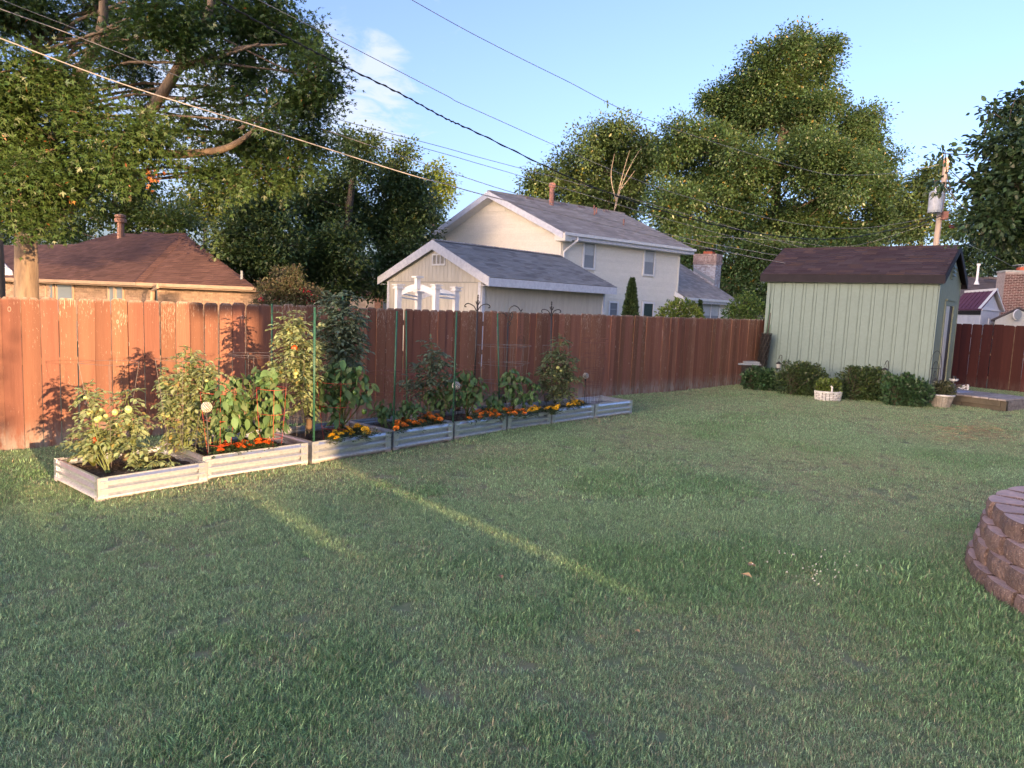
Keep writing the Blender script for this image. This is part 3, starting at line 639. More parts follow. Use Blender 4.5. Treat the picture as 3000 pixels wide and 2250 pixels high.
# ================================================================ brown-roofed brick ranch house, left
m_roofB = roof_mat('red_brown_shingles', (.092, .050, .043), (.125, .070, .058), .14)
m_brick = rough_mat('tan_buff_brick', (.27, .19, .135), (.20, .14, .10), 6, .85, bump=.3, rand=.22, island=.2)
m_tan = rough_mat('tan_paint', (.34, .25, .18), (.29, .21, .15), 6, .6, rand=.04)
def ranch():
    E3 = at(749, 842, 21.5); E2 = at(407, 831, 22.6); E1 = at(119, 820, 25.4); E0 = at(-160, 808, 28)
    z = 2.12
    for e in (E1, E2, E3, E0): e.z = z
    T = thing('brick_ranch_house', 'low tan brick house with red-brown hip roof behind the fence on the left', 'house', (E2.x, E2.y, 0))
    R1 = at(542, 687, 26.5); R2 = at(395, 684, 29.0); R2.z = R1.z
    Rl = at(160, 727, 27.5)
    roof = MB().bar(R1+Zv*.02, R2+Zv*.02, .16, .06).build('roof', m_roofB, T)
    shingle_roof(roof, [E2, E3, R1], .14, .3, m_roofB, 0, seed=21)
    # left plane: fit plane through E1,E2,R1
    n = (E1-E2).cross(R1-E2).normalized()
    def onp(u, v): d = ray(u, v); c = Vector((0, 0, CAM_H)); return c+d*((E2-c).dot(n)/d.dot(n))
    pl = [E1, E2, R1, onp(478, 684), onp(400, 690), onp(300, 712), onp(160, 727)]
    shingle_roof(roof, [onp(-200, 806), E2, R1, onp(400, 688), onp(160, 727), onp(-200, 722)], .14, .3, m_roofB, 0, seed=22)
    # rear upper plane, facing the camera's right: darker blue-ish slope
    a, b, c = onp(160, 727)+Vector((0, .3, -.1)), onp(420, 690)+Vector((0, .3, -.08)), at(330, 686, 31)
    shingle_roof(roof, [at(150, 735, 31), at(420, 735, 31), at(400, 684, 34), at(335, 682, 34)], .2, .4, m_roofB, 0, seed=23)
    shingle_roof(roof, [at(410, 690, 30), at(520, 700, 29.5), at(470, 684, 31), at(420, 680, 31.5)], .2, .4, m_roofB, 0, seed=24)
    # gable piece at the far left
    MB().prism([at(-200, 640, 23.6), at(-200, 690, 23.6), at(12, 806, 23.6), at(35, 806, 23.6), at(35, 795, 23.6), at(10, 770, 23.6)], Vector((.05, .4, 0))*.1).build('rake_board', m_trim, T)
    # hip cap
    k = 0; d = (R1-E2); n_ = int(d.length/.15)
    for i in range(n_):
        p = E2+d*(i/n_); MB().bar(p+Zv*.035, p+d*(1.05/n_)+Zv*.022, .24, .02).build('hip_cap', m_roofB, T)
    # back fill so nothing shows through
    ctr = (E1+E2+E3)/3; 
    def wallrun(A, B, inset, side, nb, seed, wins=()):
        e = flat(B-A).normalized(); out = Vector((e.y, -e.x, 0))
        A2 = flat(A)-out*inset+e*.3; W = flat(B-A).length-.4
        w = MB().obox(A2-Zv*.5-out*.2, e*W, out*.2, Zv*(z-.12+.5)).build('wall', m_tan if 0 else m_brick, T)
        bricks(w, A2+out*.002, e, out, W, 1.38, z-.14, m_brick, nobj=nb, seed=seed)
        for ua, ub in wins:
            f = lambda u: (lambda d: flat(Vector((0, 0, 0))+d*(A2.dot(out)/d.dot(out)))-A2)(flat(ray(u, 850))).dot(e)
            window(T, A2+out*.014, e, out, f(ua), f(ub), 1.0, z-.17, m_tan, m_glass, .07, False)
        return e, out
    wallrun(E2, E3, .45, 1, 170, 31); wallrun(E1, E2, .45, 1, 130, 32, ((200-62, 158), (170, 215), (322, 336), (343, 362)))
    wallrun(E0, E1, .45, 1, 60, 33)
    for A, B in ((E2, E3), (E1, E2), (E0, E1)):
        e = flat(B-A).normalized(); out = Vector((e.y, -e.x, 0)); W = (B-A).length
        MB().obox(A-Zv*.13-out*.03, e*W, out*.03, Zv*.12).build('fascia', m_tan, T)
        MB().obox(A-Zv*.135-out*.46, e*W, out*.46, Zv*.012).build('soffit', m_tan, T)
        MB().prism([A+out*.002-Zv*.11, A+out*.10-Zv*.09, A+out*.11+Zv*.01, A+out*.09+Zv*.01, A+out*.08-Zv*.08, A+out*.002-Zv*.09], e*W).build('gutter', m_tan, T)
    dp = at(462, 842, 22.1); MB().tube([dp+Zv*.12, dp, at(445, 852, 22.5), at(443, 900, 22.5)], .045, 6).build('downspout', m_tan, T)
    for (u, v, d, h) in ((354, 695, 28.2, .55),):
        p = at(u, v, d); MB().lathe([(.17, -.3), (.13, 0), (.12, h), (.21, h+.02), (.21, h+.16), (.12, h+.2), (.2, h+.22), (.2, h+.30), (.05, h+.34)], tuple(p), 12).build('flue_pipe', rough_mat('tan_flue', (.42, .22, .14), None, 9, .6), T)
    for (u, v, d) in ((322, 697, 28.6), (386, 699, 28.2), (446, 697, 27.6), (496, 694, 27.2)):
        p = at(u, v, d); MB().prism([p, p+Vector((.35, -.08, 0)), p+Vector((.3, 0, .1)), p+Vector((.05, .05, .1))], (.05, .25, .1)).build('roof_vent', m_roofB, T)
    p = at(708, 822, 22.2); MB().lathe([(.12, 0), (.04, .05), (.035, .3)], tuple(p), 8).build('vent_pipe', m_screen, T)
ranch()

# small sunlit brick building beyond the fence in the middle
def far_brick():
    T = thing('brick_outbuilding', 'small orange-lit brick outbuilding seen through the gap left of the garage', 'outbuilding', (at(1010, 880, 40).x, 40, 0))
    A = at(948, 880, 40); B = at(1122, 880, 40); e = flat(B-A).normalized(); out = Vector((e.y, -e.x, 0)); W = flat(B-A).length; zt = at(1040, 866, 40).z
    m_b = rough_mat('orange_brick', (.40, .20, .12), (.30, .15, .09), 6, .85, rand=.2)
    w = MB().obox(flat(A)-Zv*.5-out*3, e*W, out*3, Zv*(zt+.5)).build('wall', rough_mat('peach_panel', (.55, .42, .30), None, 3, .8), T)
    bricks(w, flat(A)+out*.003, e, out, W*.30, .6, zt, m_b, nobj=150, seed=41); bricks(w, flat(A)+e*W*.86+out*.003, e, out, W*.14, .6, zt, m_b, nobj=120, seed=42)
    MB().obox(flat(A)-e*.4+Zv*zt-out*3.2, e*(W+.8), out*3.5, Zv*.22).build('roof', m_roofB, T)
far_brick()
# ================================================================ green shed
m_green = rough_mat('sage_green_metal', (.143, .205, .203), (.138, .198, .196), 2, .5, bump=.02, rand=.01, spec=.25)
m_green2 = rough_mat('olive_green_metal', (.24, .27, .19), (.22, .25, .175), 2, .6, bump=.03, rand=.03)
m_char = rough_mat('charcoal_trim', (.018, .016, .022), (.024, .021, .028), 5, .7, bump=.05, rand=.03, spec=.15)
m_roofS = roof_mat('plum_brown_shingles', (.042, .028, .036), (.060, .045, .053), .16, (.068, .045, .045))
def shed():
    z0 = .34; FR = at(2719, 1131, 17.3); FL = at(2229, 1092, 20.0); z1 = 3.02
    FR, FL = flat(FR), flat(FL)
    T = thing('garden_shed', 'sage green ribbed metal shed with dark plum shingle roof', 'shed', tuple(FL))
    ex = (FR-FL).normalized(); W = (FR-FL).length; out = Vector((ex.y, -ex.x, 0)); back = -out; D = 2.75
    pk = D/2; rise = .72
    z_e = z1
    zr = z_e+.10+rise
    wall = MB().prism([FR+Zv*z0, FR+back*D+Zv*z0, FR+back*D+Zv*z_e, FR+back*pk+Zv*(z_e+rise-.04), FR+Zv*z_e], -ex*W).build('wall', m_green, T)
    MB().obox(FL+Zv*0+back*.06+ex*.05, ex*(W-.1), back*(D-.1), Zv*z0).build('skid_base', m_dark, T)
    # ribbed sheets: each sheet a panel with two thin ribs
    x = .10; sheet = .286; n = int((W-.16)/sheet)
    for k in range(n+1):
        w = min(sheet, W-.1-x)
        if w < .05: break
        MB().obox(FL+out*.003+ex*(x+.002)+Zv*z0, ex*(w-.004), out*.010, Zv*(z_e-z0-.02)).build('sheet_panel', m_green, wall)
        r = MB()
        for q in (.012, .085): 
            if q < w: r.prism([FL+out*.012+ex*(x+q)+Zv*z0, FL+out*.030+ex*(x+q+.002)+Zv*z0, FL+out*.030+ex*(x+q+.010)+Zv*z0, FL+out*.012+ex*(x+q+.012)+Zv*z0], Zv*(z_e-z0-.02))
        r.build('rib', m_green, wall); x += sheet
    for a in (0, W-.09): MB().obox(FL+out*.004+ex*a+Zv*(z0-.01), ex*.09, out*.028, Zv*(z_e-z0)).build('corner_trim', m_green, T)
    MB().obox(FL+out*.02+ex*.09+Zv*(z_e-.035), ex*(W-.18), out*.03, Zv*.03).build('top_trim', m_green, T)
    # gable side on the right
    gx = back; go = ex; G0 = FR+go*.002
    dx0, dx1, dz1 = .98, 2.02, z0+2.02
    x = .09
    while x < D-.05:
        w = .105; a, b = x, min(x+w-.012, D)
        zt = lambda q: z_e+(.68*min(q, D-q)/pk)-.02
        zb = z0 if b < dx0-.08 or a > dx1+.08 else dz1+.14
        pts = [(a, zb), (b, zb), (b, zt(b)), (a, zt(a))]
        if a < pk < b: pts.insert(3, (pk, zt(pk)))
        MB().prism([G0+gx*p+Zv*q for p, q in pts], go*.022).build('siding_strip', m_green2, wall); x += w
    MB().obox(G0+Zv*(z0-.01), gx*.085, go*.03, Zv*(z_e-z0)).build('corner_trim', m_green, T)
    MB().obox(G0+gx*(D-.07)+Zv*(z0-.01), gx*.07, go*.03, Zv*(z_e-z0)).build('corner_trim', m_green2, T)
    fr = MB()
    for a, b, c, d in ((dx0-.09, dx0, z0, dz1), (dx1, dx1+.09, z0, dz1), (dx0-.13, dx1+.13, dz1, dz1+.13)): fr.obox(G0+gx*a+Zv*c, gx*(b-a), go*.04, Zv*(d-c))
    fr.obox(G0+gx*(dx0-.1)+Zv*(dz1+.13), gx*(dx1-dx0+.28), go*.07, Zv*.03)
    door = fr.build('door_frame', m_green2, T)
    MB().obox(G0+gx*dx0+Zv*z0+go*.003, gx*(dx1-dx0), go*.004, Zv*(dz1-z0)).build('door_opening', rough_mat('dark_interior_shade', (.05, .034, .032), None, 4, .6, rand=0), door)  # dark sheet painted as the shade inside the open doorway
    lf = MB().obox(G0+gx*dx0+Zv*(z0+.01)+go*.010, gx*.52, go*.02, Zv*(dz1-z0-.02))
    leaf = lf.build('door', rough_mat('cream_steel_door', (.62, .58, .52), (.56, .52, .47), 4, .5, bump=.05, rand=0), T)
    for c in (.2, .78, 1.36):
        MB().obox(G0+gx*(dx0+.1)+Zv*(z0+c)+go*.031, gx*.32, go*.006, Zv*.46).build('door_panel', bpy.data.materials['cream_steel_door'], leaf)
    # louvre vent
    v = MB().obox(G0+gx*(pk-.19)+Zv*(z_e+.02)+go*.023, gx*.38, go*.03, Zv*.42).build('gable_vent', m_green2, T)
    for k in range(3): MB().prism([G0+gx*(pk-.15)+go*.05+Zv*(z_e+.10+k*.1), G0+gx*(pk-.15)+go*.11+Zv*(z_e+.09+k*.1), G0+gx*(pk-.15)+go*.055+Zv*(z_e+.17+k*.1)], gx*.30).build('louvre', m_green, v)
    # roof
    ov = .13; rov = .20; s = (rise)/pk; dirw = Vector((0, 0, 0))
    E0 = FL-ex*ov+out*rov+Zv*(z_e+.14-s*rov); E1 = FR+ex*ov+out*rov+Zv*(z_e+.14-s*rov)
    P0 = FL-ex*ov+back*pk+Zv*(z_e+.14+rise); P1 = FR+ex*ov+back*pk+Zv*(z_e+.14+rise)
    B0 = FL-ex*ov+back*(D+rov)+Zv*(z_e+.14-s*rov); B1 = FR+ex*ov+back*(D+rov)+Zv*(z_e+.14-s*rov)
    roof = MB().obox(P0-back*.05-Zv*.02, ex*(W+2*ov), back*.10, Zv*.035).build('roof', m_roofS, T)
    shingle_roof(roof, [E0, E1, P1, P0], .128, .31, m_roofS, 300, .014, seed=51)
    shingle_roof(roof, [B1, B0, P0, P1], .25, .6, m_roofS, 0, seed=52)
    MB().obox(E0-Zv*.205, ex*(W+2*ov), -out*.025, Zv*.20).build('fascia', m_char, T)
    MB().obox(E0-Zv*.21-out*.026, ex*(W+2*ov), -out*(rov-.03), Zv*.012).build('soffit', m_green, T)
    MB().obox(B0-Zv*.205, ex*(W+2*ov), out*.025, Zv*.20).build('fascia', m_char, T)
    for p, q in ((E1, P1), (B1, P1)):
        MB().prism([p, q+Zv*.0, q-Zv*.17, p-Zv*.2], ex*.03).build('rake_board', m_char, T)
    for p, q in ((E0, P0), (B0, P0)): MB().prism([p, q, q-Zv*.17, p-Zv*.2], -ex*.03).build('rake_board', m_char, T)
    # threshold and floor-level vent
    MB().obox(FR+gx*(dx0-.1)+Zv*(z0-.06)+go*.03, gx*1.3, go*.22, Zv*.05).build('door_sill', m_deckw, T)
    v = MB().obox(FL+ex*(W*.46)+out*.028+Zv*(z0+.0), ex*.42, out*.02, Zv*.2).build('floor_vent', m_green, T)
    for k in range(4): MB().obox(FL+ex*(W*.46+.03)+out*.049+Zv*(z0+.03+k*.04), ex*.36, out*.012, Zv*.018).build('louvre', m_green, v)
    # step under the door
    st = thing('shed_step', 'low timber step below the open shed door', 'step', tuple(FR+gx*1.0))
    MB().obox(FR+gx*.9+go*.28, gx*1.2, go*.02, Zv*.26).build('riser', m_deckd, st)
    MB().obox(FR+gx*.9+go*.06+Zv*.2, gx*1.2, go*.3, Zv*.035).build('tread', m_deckw, st)
    return FL, FR, ex, out
m_deckw = rough_mat('weathered_deck_board', (.30, .27, .26), (.19, .165, .155), 9, .85, bump=.4, stretch=(1, 1, 1), rand=.15)
m_deckd = rough_mat('dark_deck_timber', (.085, .073, .052), (.06, .052, .038), 6, .85, bump=.3, stretch=(1, 1, 1), rand=.12)  # darker timber for the deck front boards, post and step riser
SFL, SFR, Sex, Sout = shed()

def deck():
    h = .27
    A = G(2770, 1187, .0); 
    a = G(2952, 1203, 0); ctop = G(2949, 1172, h)
    NR = flat(G(2946, 1206, 0))          # near right corner on the grass
    NL = flat(G(2772, 1183, 0)); FRr = flat(G(2984, 1182, 0))
    e = (NL-NR).normalized(); g = (FRr-NR).normalized(); g = (g - e*g.dot(e)).normalized(); W = (NL-NR).length+.35; D = 1.35
    T = thing('timber_deck', 'low grey timber platform of weathered planks beside the shed door', 'deck', tuple(NR))
    n = 9; w = W/n
    for k in range(n):
        MB().obox(NR+e*(k*w+.006)-g*.03+Zv*(h-.035+random.uniform(-.003, .003)), e*(w-.014), g*(D+.04), Zv*.036).build('plank', m_deckw, T)
    MB().obox(NR+e*.12+Zv*.10, e*(W-.12), g*.04, Zv*(h-.140)).build('rim_board', m_deckd, T)
    MB().obox(NR+e*.0+g*.02+Zv*.0, e*(W*.58), g*.05, Zv*.095).build('skirt_board', m_deckd, T)
    MB().obox(NR+e*(W*.585)+g*.02+Zv*.0, e*(W*.41), g*.05, Zv*.095).build('skirt_board', m_deckd, T)
    MB().obox(NR+e*.0, e*.11, g*.1, Zv*(h-.04)).build('post', m_deckd, T)
    MB().obox(NR+g*.10+Zv*.10, e*.04, g*(D-.1), Zv*(h-.140)).build('rim_board', m_deckw, T)
    MB().obox(NR+g*.12+Zv*.0+e*.01, e*.05, g*(D*.7), Zv*.095).build('skirt_board', m_deckw, T)
    return NR, e, g, W, D, h
DNR, De, Dg, DW, DD, DH = deck()

# ================================================================ curved block planter, right
m_block = NT('speckled_red_block'); 
def block_mat():
    t = m_block; v = t.coord('World'); r = t.n('ShaderNodeObjectInfo').outputs['Random']
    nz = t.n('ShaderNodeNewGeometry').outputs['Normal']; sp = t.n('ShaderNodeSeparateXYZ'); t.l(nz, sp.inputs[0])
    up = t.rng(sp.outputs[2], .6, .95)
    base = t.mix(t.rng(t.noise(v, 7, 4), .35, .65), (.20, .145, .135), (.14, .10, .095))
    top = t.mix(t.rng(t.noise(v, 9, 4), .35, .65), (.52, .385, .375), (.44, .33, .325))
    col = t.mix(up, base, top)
    vo = t.n('ShaderNodeTexVoronoi', feature='F1'); t.l(v, vo.inputs['Vector']); vo.inputs['Scale'].default_value = 85
    spk = t.math('MULTIPLY', t.rng(vo.outputs['Distance'], .34, .22), t.rng(t.noise(v, 40, 2), .47, .56)); col = t.mix(t.math('MULTIPLY', spk, .65), col, (.50, .44, .42))
    li = t.math('MULTIPLY', t.rng(t.noise(v, 5.5, 4, .7), .665, .70), t.math('SUBTRACT', 1.0, up)); col = t.mix(li, col, (.20, .15, .02))
    col = t.hsv(col, .5, 1, t.math('MULTIPLY_ADD', r, .3, .85))
    b = t.bump(t.math('ADD', t.noise(v, 45, 6, .7), t.math('MULTIPLY', t.noise(v, 12, 4, .7), 2.5)), .9, .03)
    return t.done(col, .85, 0, b, .3)
m_block = block_mat()
m_rock = rough_mat('pale_river_rock', (.42, .43, .45), (.30, .31, .34), 12, .6, bump=.2, rand=.3)
def planter():
    C = Vector((5.13, 4.72, 0)); T = thing('block_planter', 'round raised planter of stacked reddish concrete blocks filled with pale stones', 'planter', tuple(C))
    courses = 4; bh = .142; rr = random.Random(5)
    for c in range(courses):
        ro = 1.64-.045*c; n = 30; off = (c % 2)*.5+rr.random()*.2
        for k in range(n):
            a0 = 2*math.pi*(k+off)/n; a1 = 2*math.pi*(k+1+off)/n; m = (a0+a1)/2
            g = .022; depth = .25; ri = ro-depth
            a0 += g*.4; a1 -= g*.4; jr = rr.uniform(-.018, .018)
            if c == courses-1: ro_, ri_ = ro+jr+.005, ri
            else: ro_, ri_ = ro+jr, ri
            z0 = c*bh-.01; z1 = (c+1)*bh-.012
            def P(a, r, z): return C+Vector((math.cos(a)*r, math.sin(a)*r, z))
            # split-face front: extra verts
            na = 5; top = []; bot = []; vs = []; fs = []
            for j in range(na):
                a = a0+(a1-a0)*j/(na-1); bul = .018*(1-abs(2*j/(na-1)-1)**2)
                vs += [P(a, ro_-.012+bul, z0+.004), P(a, ro_+bul+rr.uniform(-.006, .006), z0+bh*.35), P(a, ro_+bul+rr.uniform(-.006, .006), z0+bh*.7), P(a, ro_-.012+bul, z1)]
            for j in range(na-1):
                for q in range(3): fs.append((j*4+q, (j+1)*4+q, (j+1)*4+q+1, j*4+q+1))
            nb = len(vs); mi = a0+(m-a0)*.35; mo = a1-(a1-m)*.35
            vs += [P(mi, ri_, z0), P(mo, ri_, z0), P(mi, ri_, z1), P(mo, ri_, z1)]
            fs += [tuple([nb+2]+[j*4+3 for j in range(na)]+[nb+3]), tuple([nb+1]+[j*4 for j in range(na)][::-1]+[nb]), (nb, 0, 1, 2, 3, nb+2), (nb+1, nb+3, (na-1)*4+3, (na-1)*4+2, (na-1)*4+1, (na-1)*4), (nb, nb+2, nb+3, nb+1)]
            if c == courses-1: fs = fs
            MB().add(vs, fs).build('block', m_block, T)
    MB().lathe([(.001, .0), (1.2, .0), (1.2, .46), (.001, .48)], tuple(C), 24).build('fill_soil', m_soil, T)
    meshes = []
    for k in range(6):
        s = MB().sph((0, 0, 0), 1, 8, 5, .55); q = random.Random(k); s.v = [(x*(1+.22*math.sin(3*y+k)), y*(.75+.1*q.random()), z*(1+.2*math.sin(4*x))) for x, y, z in s.v]; meshes.append(s.mesh('stone', m_rock, smooth=True))
    q = random.Random(8); n = 0
    while n < 260:
        x, y = q.uniform(-1.22, 1.22), q.uniform(-1.22, 1.22)
        if x*x+y*y > 1.2**2 or x > .5: continue
        link('stone', q.choice(meshes), T, (x, y, .49+q.uniform(0, .03)), (q.uniform(-.3, .3), q.uniform(-.3, .3), q.uniform(0, 6)), q.uniform(.035, .065)); n += 1
    return C
PLC = planter()

# ================================================================ neighbours at far right
def right_side():
    m_wsh = rough_mat('white_panel_siding', (.62, .64, .68), (.56, .58, .63), 3, .7, bump=.1, rand=.04)
    m_purp = rough_mat('mauve_metal_roofing', (.13, .065, .105), (.11, .055, .09), 3, 1.0, bump=0, rand=.03, spec=0.0)
    C = at(2876, 902, 26.0); L = at(2805, 895, 28.5); Rr = at(2928, 912, 27.6); z = C.z; pk = at(2910, 853, 26.8); 
    T = thing('white_shed', 'small white shed with mauve metal roof beyond the right fence', 'shed', tuple(flat(C)))
    ex = flat(L-C).normalized(); W = 3.2; gx = flat(Rr-C); D = gx.length; gx.normalize()
    out = -(gx-ex*gx.dot(ex)).normalized(); og = -(ex-gx*ex.dot(gx)).normalized()
    b = flat(C); zr = pk.z
    MB().prism([b-Zv*.5, b+gx*D-Zv*.5, b+gx*D+Zv*(z-.06), b+gx*D*.5+Zv*(zr-.06), b+Zv*(z-.06)], ex*W).build('wall', m_wsh, T)
    for k in range(5): MB().obox(b+ex*(k*.62+.01)+out*.002-Zv*.5, ex*.60, out*.015, Zv*(z+.4)).build('siding_panel', m_wsh, T)
    s = (zr-z)/(D*.5)
    e0 = C+og*.14+out*.16-Zv*(s*.16); e1 = e0+ex*(W+.2); p0 = b+gx*D*.5+og*.14+Zv*(zr+.0); p1 = p0+ex*(W+.2)
    MB().prism([e0, p0, p0+Zv*.06, e0+Zv*.06], ex*(W+.2)).build('roof', m_purp, T)
    for k in range(7): MB().obox(e0+ex*(.32+k*.45)+Zv*.061, ex*.03, (p0-e0), Zv*.03).build('roof_rib', m_purp, T)
    MB().prism([e0+Zv*.062, p0+Zv*.062, p0+Zv*.075, e0+Zv*.075], ex*.3).build('roof_edge', m_white, T)
    MB().obox(p0-og*.0+Zv*.02-gx*.1, ex*(W+.2), gx*.2, Zv*.09).build('ridge_cap', m_white, T)
    MB().obox(e0-Zv*.16, ex*(W+.2), gx*.03, Zv*.15).build('fascia', m_dark, T)
    q0 = b+gx*(D+.16)+og*.14+Zv*(z-s*.16)
    MB().prism([q0, p0, p0+Zv*.07, q0+Zv*.07], ex*(W+.2)).build('roof', m_white, T)
    d = MB()
    for a, bb, c, dd in ((.42*D, .46*D, 1.0, z-.35), (.42*D, .95*D, z-.39, z-.35)): d.obox(b+gx*a+og*.004+Zv*c, gx*(bb-a), og*.03, Zv*(dd-c))
    d.build('door_trim', m_wsh, T)
    MB().obox(b+og*.004+Zv*(z-.08), gx*D, og*.03, Zv*.05).build('trim_band', m_white, T)
    # brown-roofed house with chimney behind
    T2 = thing('brick_ranch_house', 'brown-roofed house with a tall brick chimney at the right edge', 'house', tuple(flat(at(2940, 900, 36))))
    m_rd = roof_mat('dark_brown_shingles', (.10, .085, .085), (.13, .11, .11), .14)
    A = at(2700, 862, 35); B = at(3160, 890, 35); A.z = B.z = at(2860, 862, 35).z; E = A.copy(); 
    up = at(2860, 812, 38).z
    rf = MB().bar(Vector((A.x, 38.5, up)), Vector((B.x, 38.5, up)), .15, .06).build('roof', m_rd, T2)
    shingle_roof(rf, [Vector((A.x-1, 34, A.z-.6)), Vector((B.x+3, 34, A.z-.6)), Vector((B.x+3, 38.5, up)), Vector((A.x-1, 38.5, up))], .16, .35, m_rd, 0, seed=61)
    MB().obox(Vector((A.x, 34.6, -.5)), Vector((B.x-A.x+3, 0, 0)), Vector((0, 6, 0)), Zv*(A.z-.3+.5)).build('wall', m_brick, T2)
    p = at(2862, 822, 37); MB().lathe([(.13, -.2), (.06, 0), (.055, .75), (.09, .76), (.09, .86)], tuple(p), 8).build('vent_pipe', m_white, T2)
    p = at(2903, 815, 37.5); MB().box(tuple(p), (.5, .4, .12)).build('roof_vent', m_rd, T2)
    m_cb = rough_mat('maroon_chimney_brick', (.12, .058, .055), (.085, .042, .042), 6, .85, bump=.3, rand=.3, island=.25); m_mo = rough_mat('pale_mortar', (.40, .34, .33), None, 8, .9)
    c = at(2926, 960, 31.5); ct = at(2934, 796, 31.5); o = Vector((c.x+.02, 31.5, 0)); e = Vector((.96, -.28, 0)); n = Vector((-.28, -.96, 0)); Wc = 2.3
    ch = MB().obox(o-n*.0, e*Wc, -n*1.0, Zv*ct.z).build('chimney', m_mo, T2)
    bricks(ch, o, e, n, Wc, 1.9, ct.z-.06, m_cb, bl=.205, bh=.072, nobj=300, seed=62, gap=.016)
    MB().obox(o+n*.03-e*.03+Zv*ct.z, e*(Wc+.06), -n*1.06, Zv*.08).build('chimney_cap', rough_mat('grey_cement', (.36, .38, .38), None, 6, .9), ch)
    MB().obox(o-n*.3+e*.62+Zv*(ct.z+.08), e*.8, -n*.4, Zv*.16).build('flue_tile', bpy.data.materials['terracotta'], ch)
    MB().obox(o-n*.15+e*.5+Zv*(ct.z+.32), e*1.0, -n*.7, Zv*.03).obox(o-n*.3+e*.66+Zv*(ct.z+.24), e*.7, -n*.35, Zv*.08).build('rain_cap', m_screen, ch)
    # cream gabled playhouse in front
    T3 = thing('cream_outbuilding', 'low cream gable-fronted outbuilding with a round vent at the right edge', 'outbuilding', tuple(flat(at(2990, 930, 25))))
    l = at(2915, 938, 24.5); pkk = at(2985, 907, 24.8); r = at(3075, 948, 25.2)
    fl = [Vector((l.x, l.y, -.5)), Vector((r.x, r.y, -.5)), r, pkk, l]
    MB().prism(fl, Vector((2.1, 2.9, 0))).build('wall', rough_mat('cream_plaster', (.50, .50, .47), (.45, .45, .42), 2, .8, rand=.03), T3)
    for a, b_ in ((l, pkk), (r, pkk)): MB().prism([a+Zv*.02+(a-b_).normalized()*.2, b_+Zv*.03, b_+Zv*.10, a+Zv*.09+(a-b_).normalized()*.2], Vector((2.2, 3.0, 0))).build('roof', m_rd, T3)
    vc = at(2978, 922, 24.6); dv = Vector((r.x-l.x, r.y-l.y, 0)).normalized(); vn = Vector((dv.y, -dv.x, 0))
    ring = [vc+vn*.03+dv*math.cos(a)*.17+Zv*math.sin(a)*.17 for a in [i*math.pi/8 for i in range(16)]]
    MB().prism(ring, vn*.03).build('round_vent', m_screen, T3)
    MB().tube(ring, .018, 5, closed=True).build('vent_ring', m_trim, T3)
right_side()

# ================================================================ utility pole, transformer, cables
def pole():
    top = at(2774, 462, 30); bot = at(2754, 722, 30); x0, x1 = top.x, top.x-.12
    T = thing('utility_pole', 'weathered wooden utility pole behind the shed roof', 'utility pole', (top.x-.1, 30, 0))
    m = rough_mat('weathered_pole_timber', (.46, .36, .28), (.34, .27, .22), 5, .85, bump=.4, stretch=(1, 1, .1), rand=0)
    MB().tube([(x1, 30, 0), (x1+.04, 30, 4), (top.x, 30, top.z)], [.14, .12, .10], 12).build('shaft', m, T, smooth=True)
    tr = at(2741, 590, 29.6); t = thing('transformer', 'pale grey cylindrical transformer mounted on the utility pole', 'transformer', (tr.x, tr.y, tr.z))
    mt = rough_mat('pale_grey_enamel', (.36, .40, .46), None, 4, .5, rand=0)
    MB().lathe([(.02, -.44), (.24, -.43), (.26, -.36), (.26, .34), (.22, .40), (.02, .42)], tuple(tr), 18).build('tank', mt, t, smooth=False)
    MB().lathe([(.265, -.46), (.265, -.40)], tuple(tr), 18).build('base_band', m_screen, t)
    MB().lathe([(.05, .4), (.07, .45), (.05, .5), (.07, .55), (.02, .6)], (tr.x, tr.y, tr.z), 8).build('bushing', m_white, t)
    MB().box((tr.x+.28, tr.y+.2, tr.z), (.1, .3, .3)).build('bracket', m_screen, t)
    c = at(2768, 632, 29.8); MB().box(tuple(c), (.22, .16, .34)).build('clamp_plate', m_pipe, T)
    c = at(2765, 476, 29.8); MB().lathe([(.05, -.08), (.08, 0), (.05, .08)], tuple(c), 8).build('insulator', m_pipe, T)
    return top
PT = pole()
m_wire = rough_mat('grey_cable', (.30, .28, .27), (.22, .21, .2), 8, .55, bump=0, rand=.05)
m_wire2 = rough_mat('black_cable', (.02, .02, .022), None, 8, .55, bump=0, rand=.05)
def spl(pts, n=10):
    pts = [Vector(p) for p in pts]; P = [pts[0]*2-pts[1]]+pts+[pts[-1]*2-pts[-2]]; out = []
    for i in range(1, len(P)-2):
        for k in range(n):
            t = k/n; a, b, c, d = P[i-1], P[i], P[i+1], P[i+2]
            out.append(.5*((2*b)+(c-a)*t+(2*a-5*b+4*c-d)*t*t+(3*b-a-3*c+d)*t**3))
    out.append(pts[-1]); return out
def cable(px, r, mat, label, end=None, d0=12, d1=30, u0=None, u1=None, twist=None):
    us = [p[0] for p in px]; a, b = us[0], 2765
    # depth along a straight run in plan: 1/depth varies linearly with u
    pts = [at(u, v, 1/(1/d0+(1/d1-1/d0)*(u-a)/(b-a))) for u, v in px]
    if end is not None: pts.append(Vector(end))
    m = MB().tube(spl(pts, 8), r, 5)
    if twist:
        q = spl(pts, 30); m.tube([p+Vector((0, math.cos(i*.9)*r*1.7, math.sin(i*.9)*r*1.7)) for i, p in enumerate(q)], r*.7, 4)
    tag(m.build('overhead_cable', mat, None, smooth=True), label, 'cable')
cable([(-120, 68), (0, 112), (350, 243), (705, 355), (1165, 501), (1300, 538), (1433, 575), (1800, 665), (2250, 762), (2600, 815)], .0105, m_wire, 'thick pale grey cable crossing lowest from the oak to behind the shed roof', d0=11, d1=24)
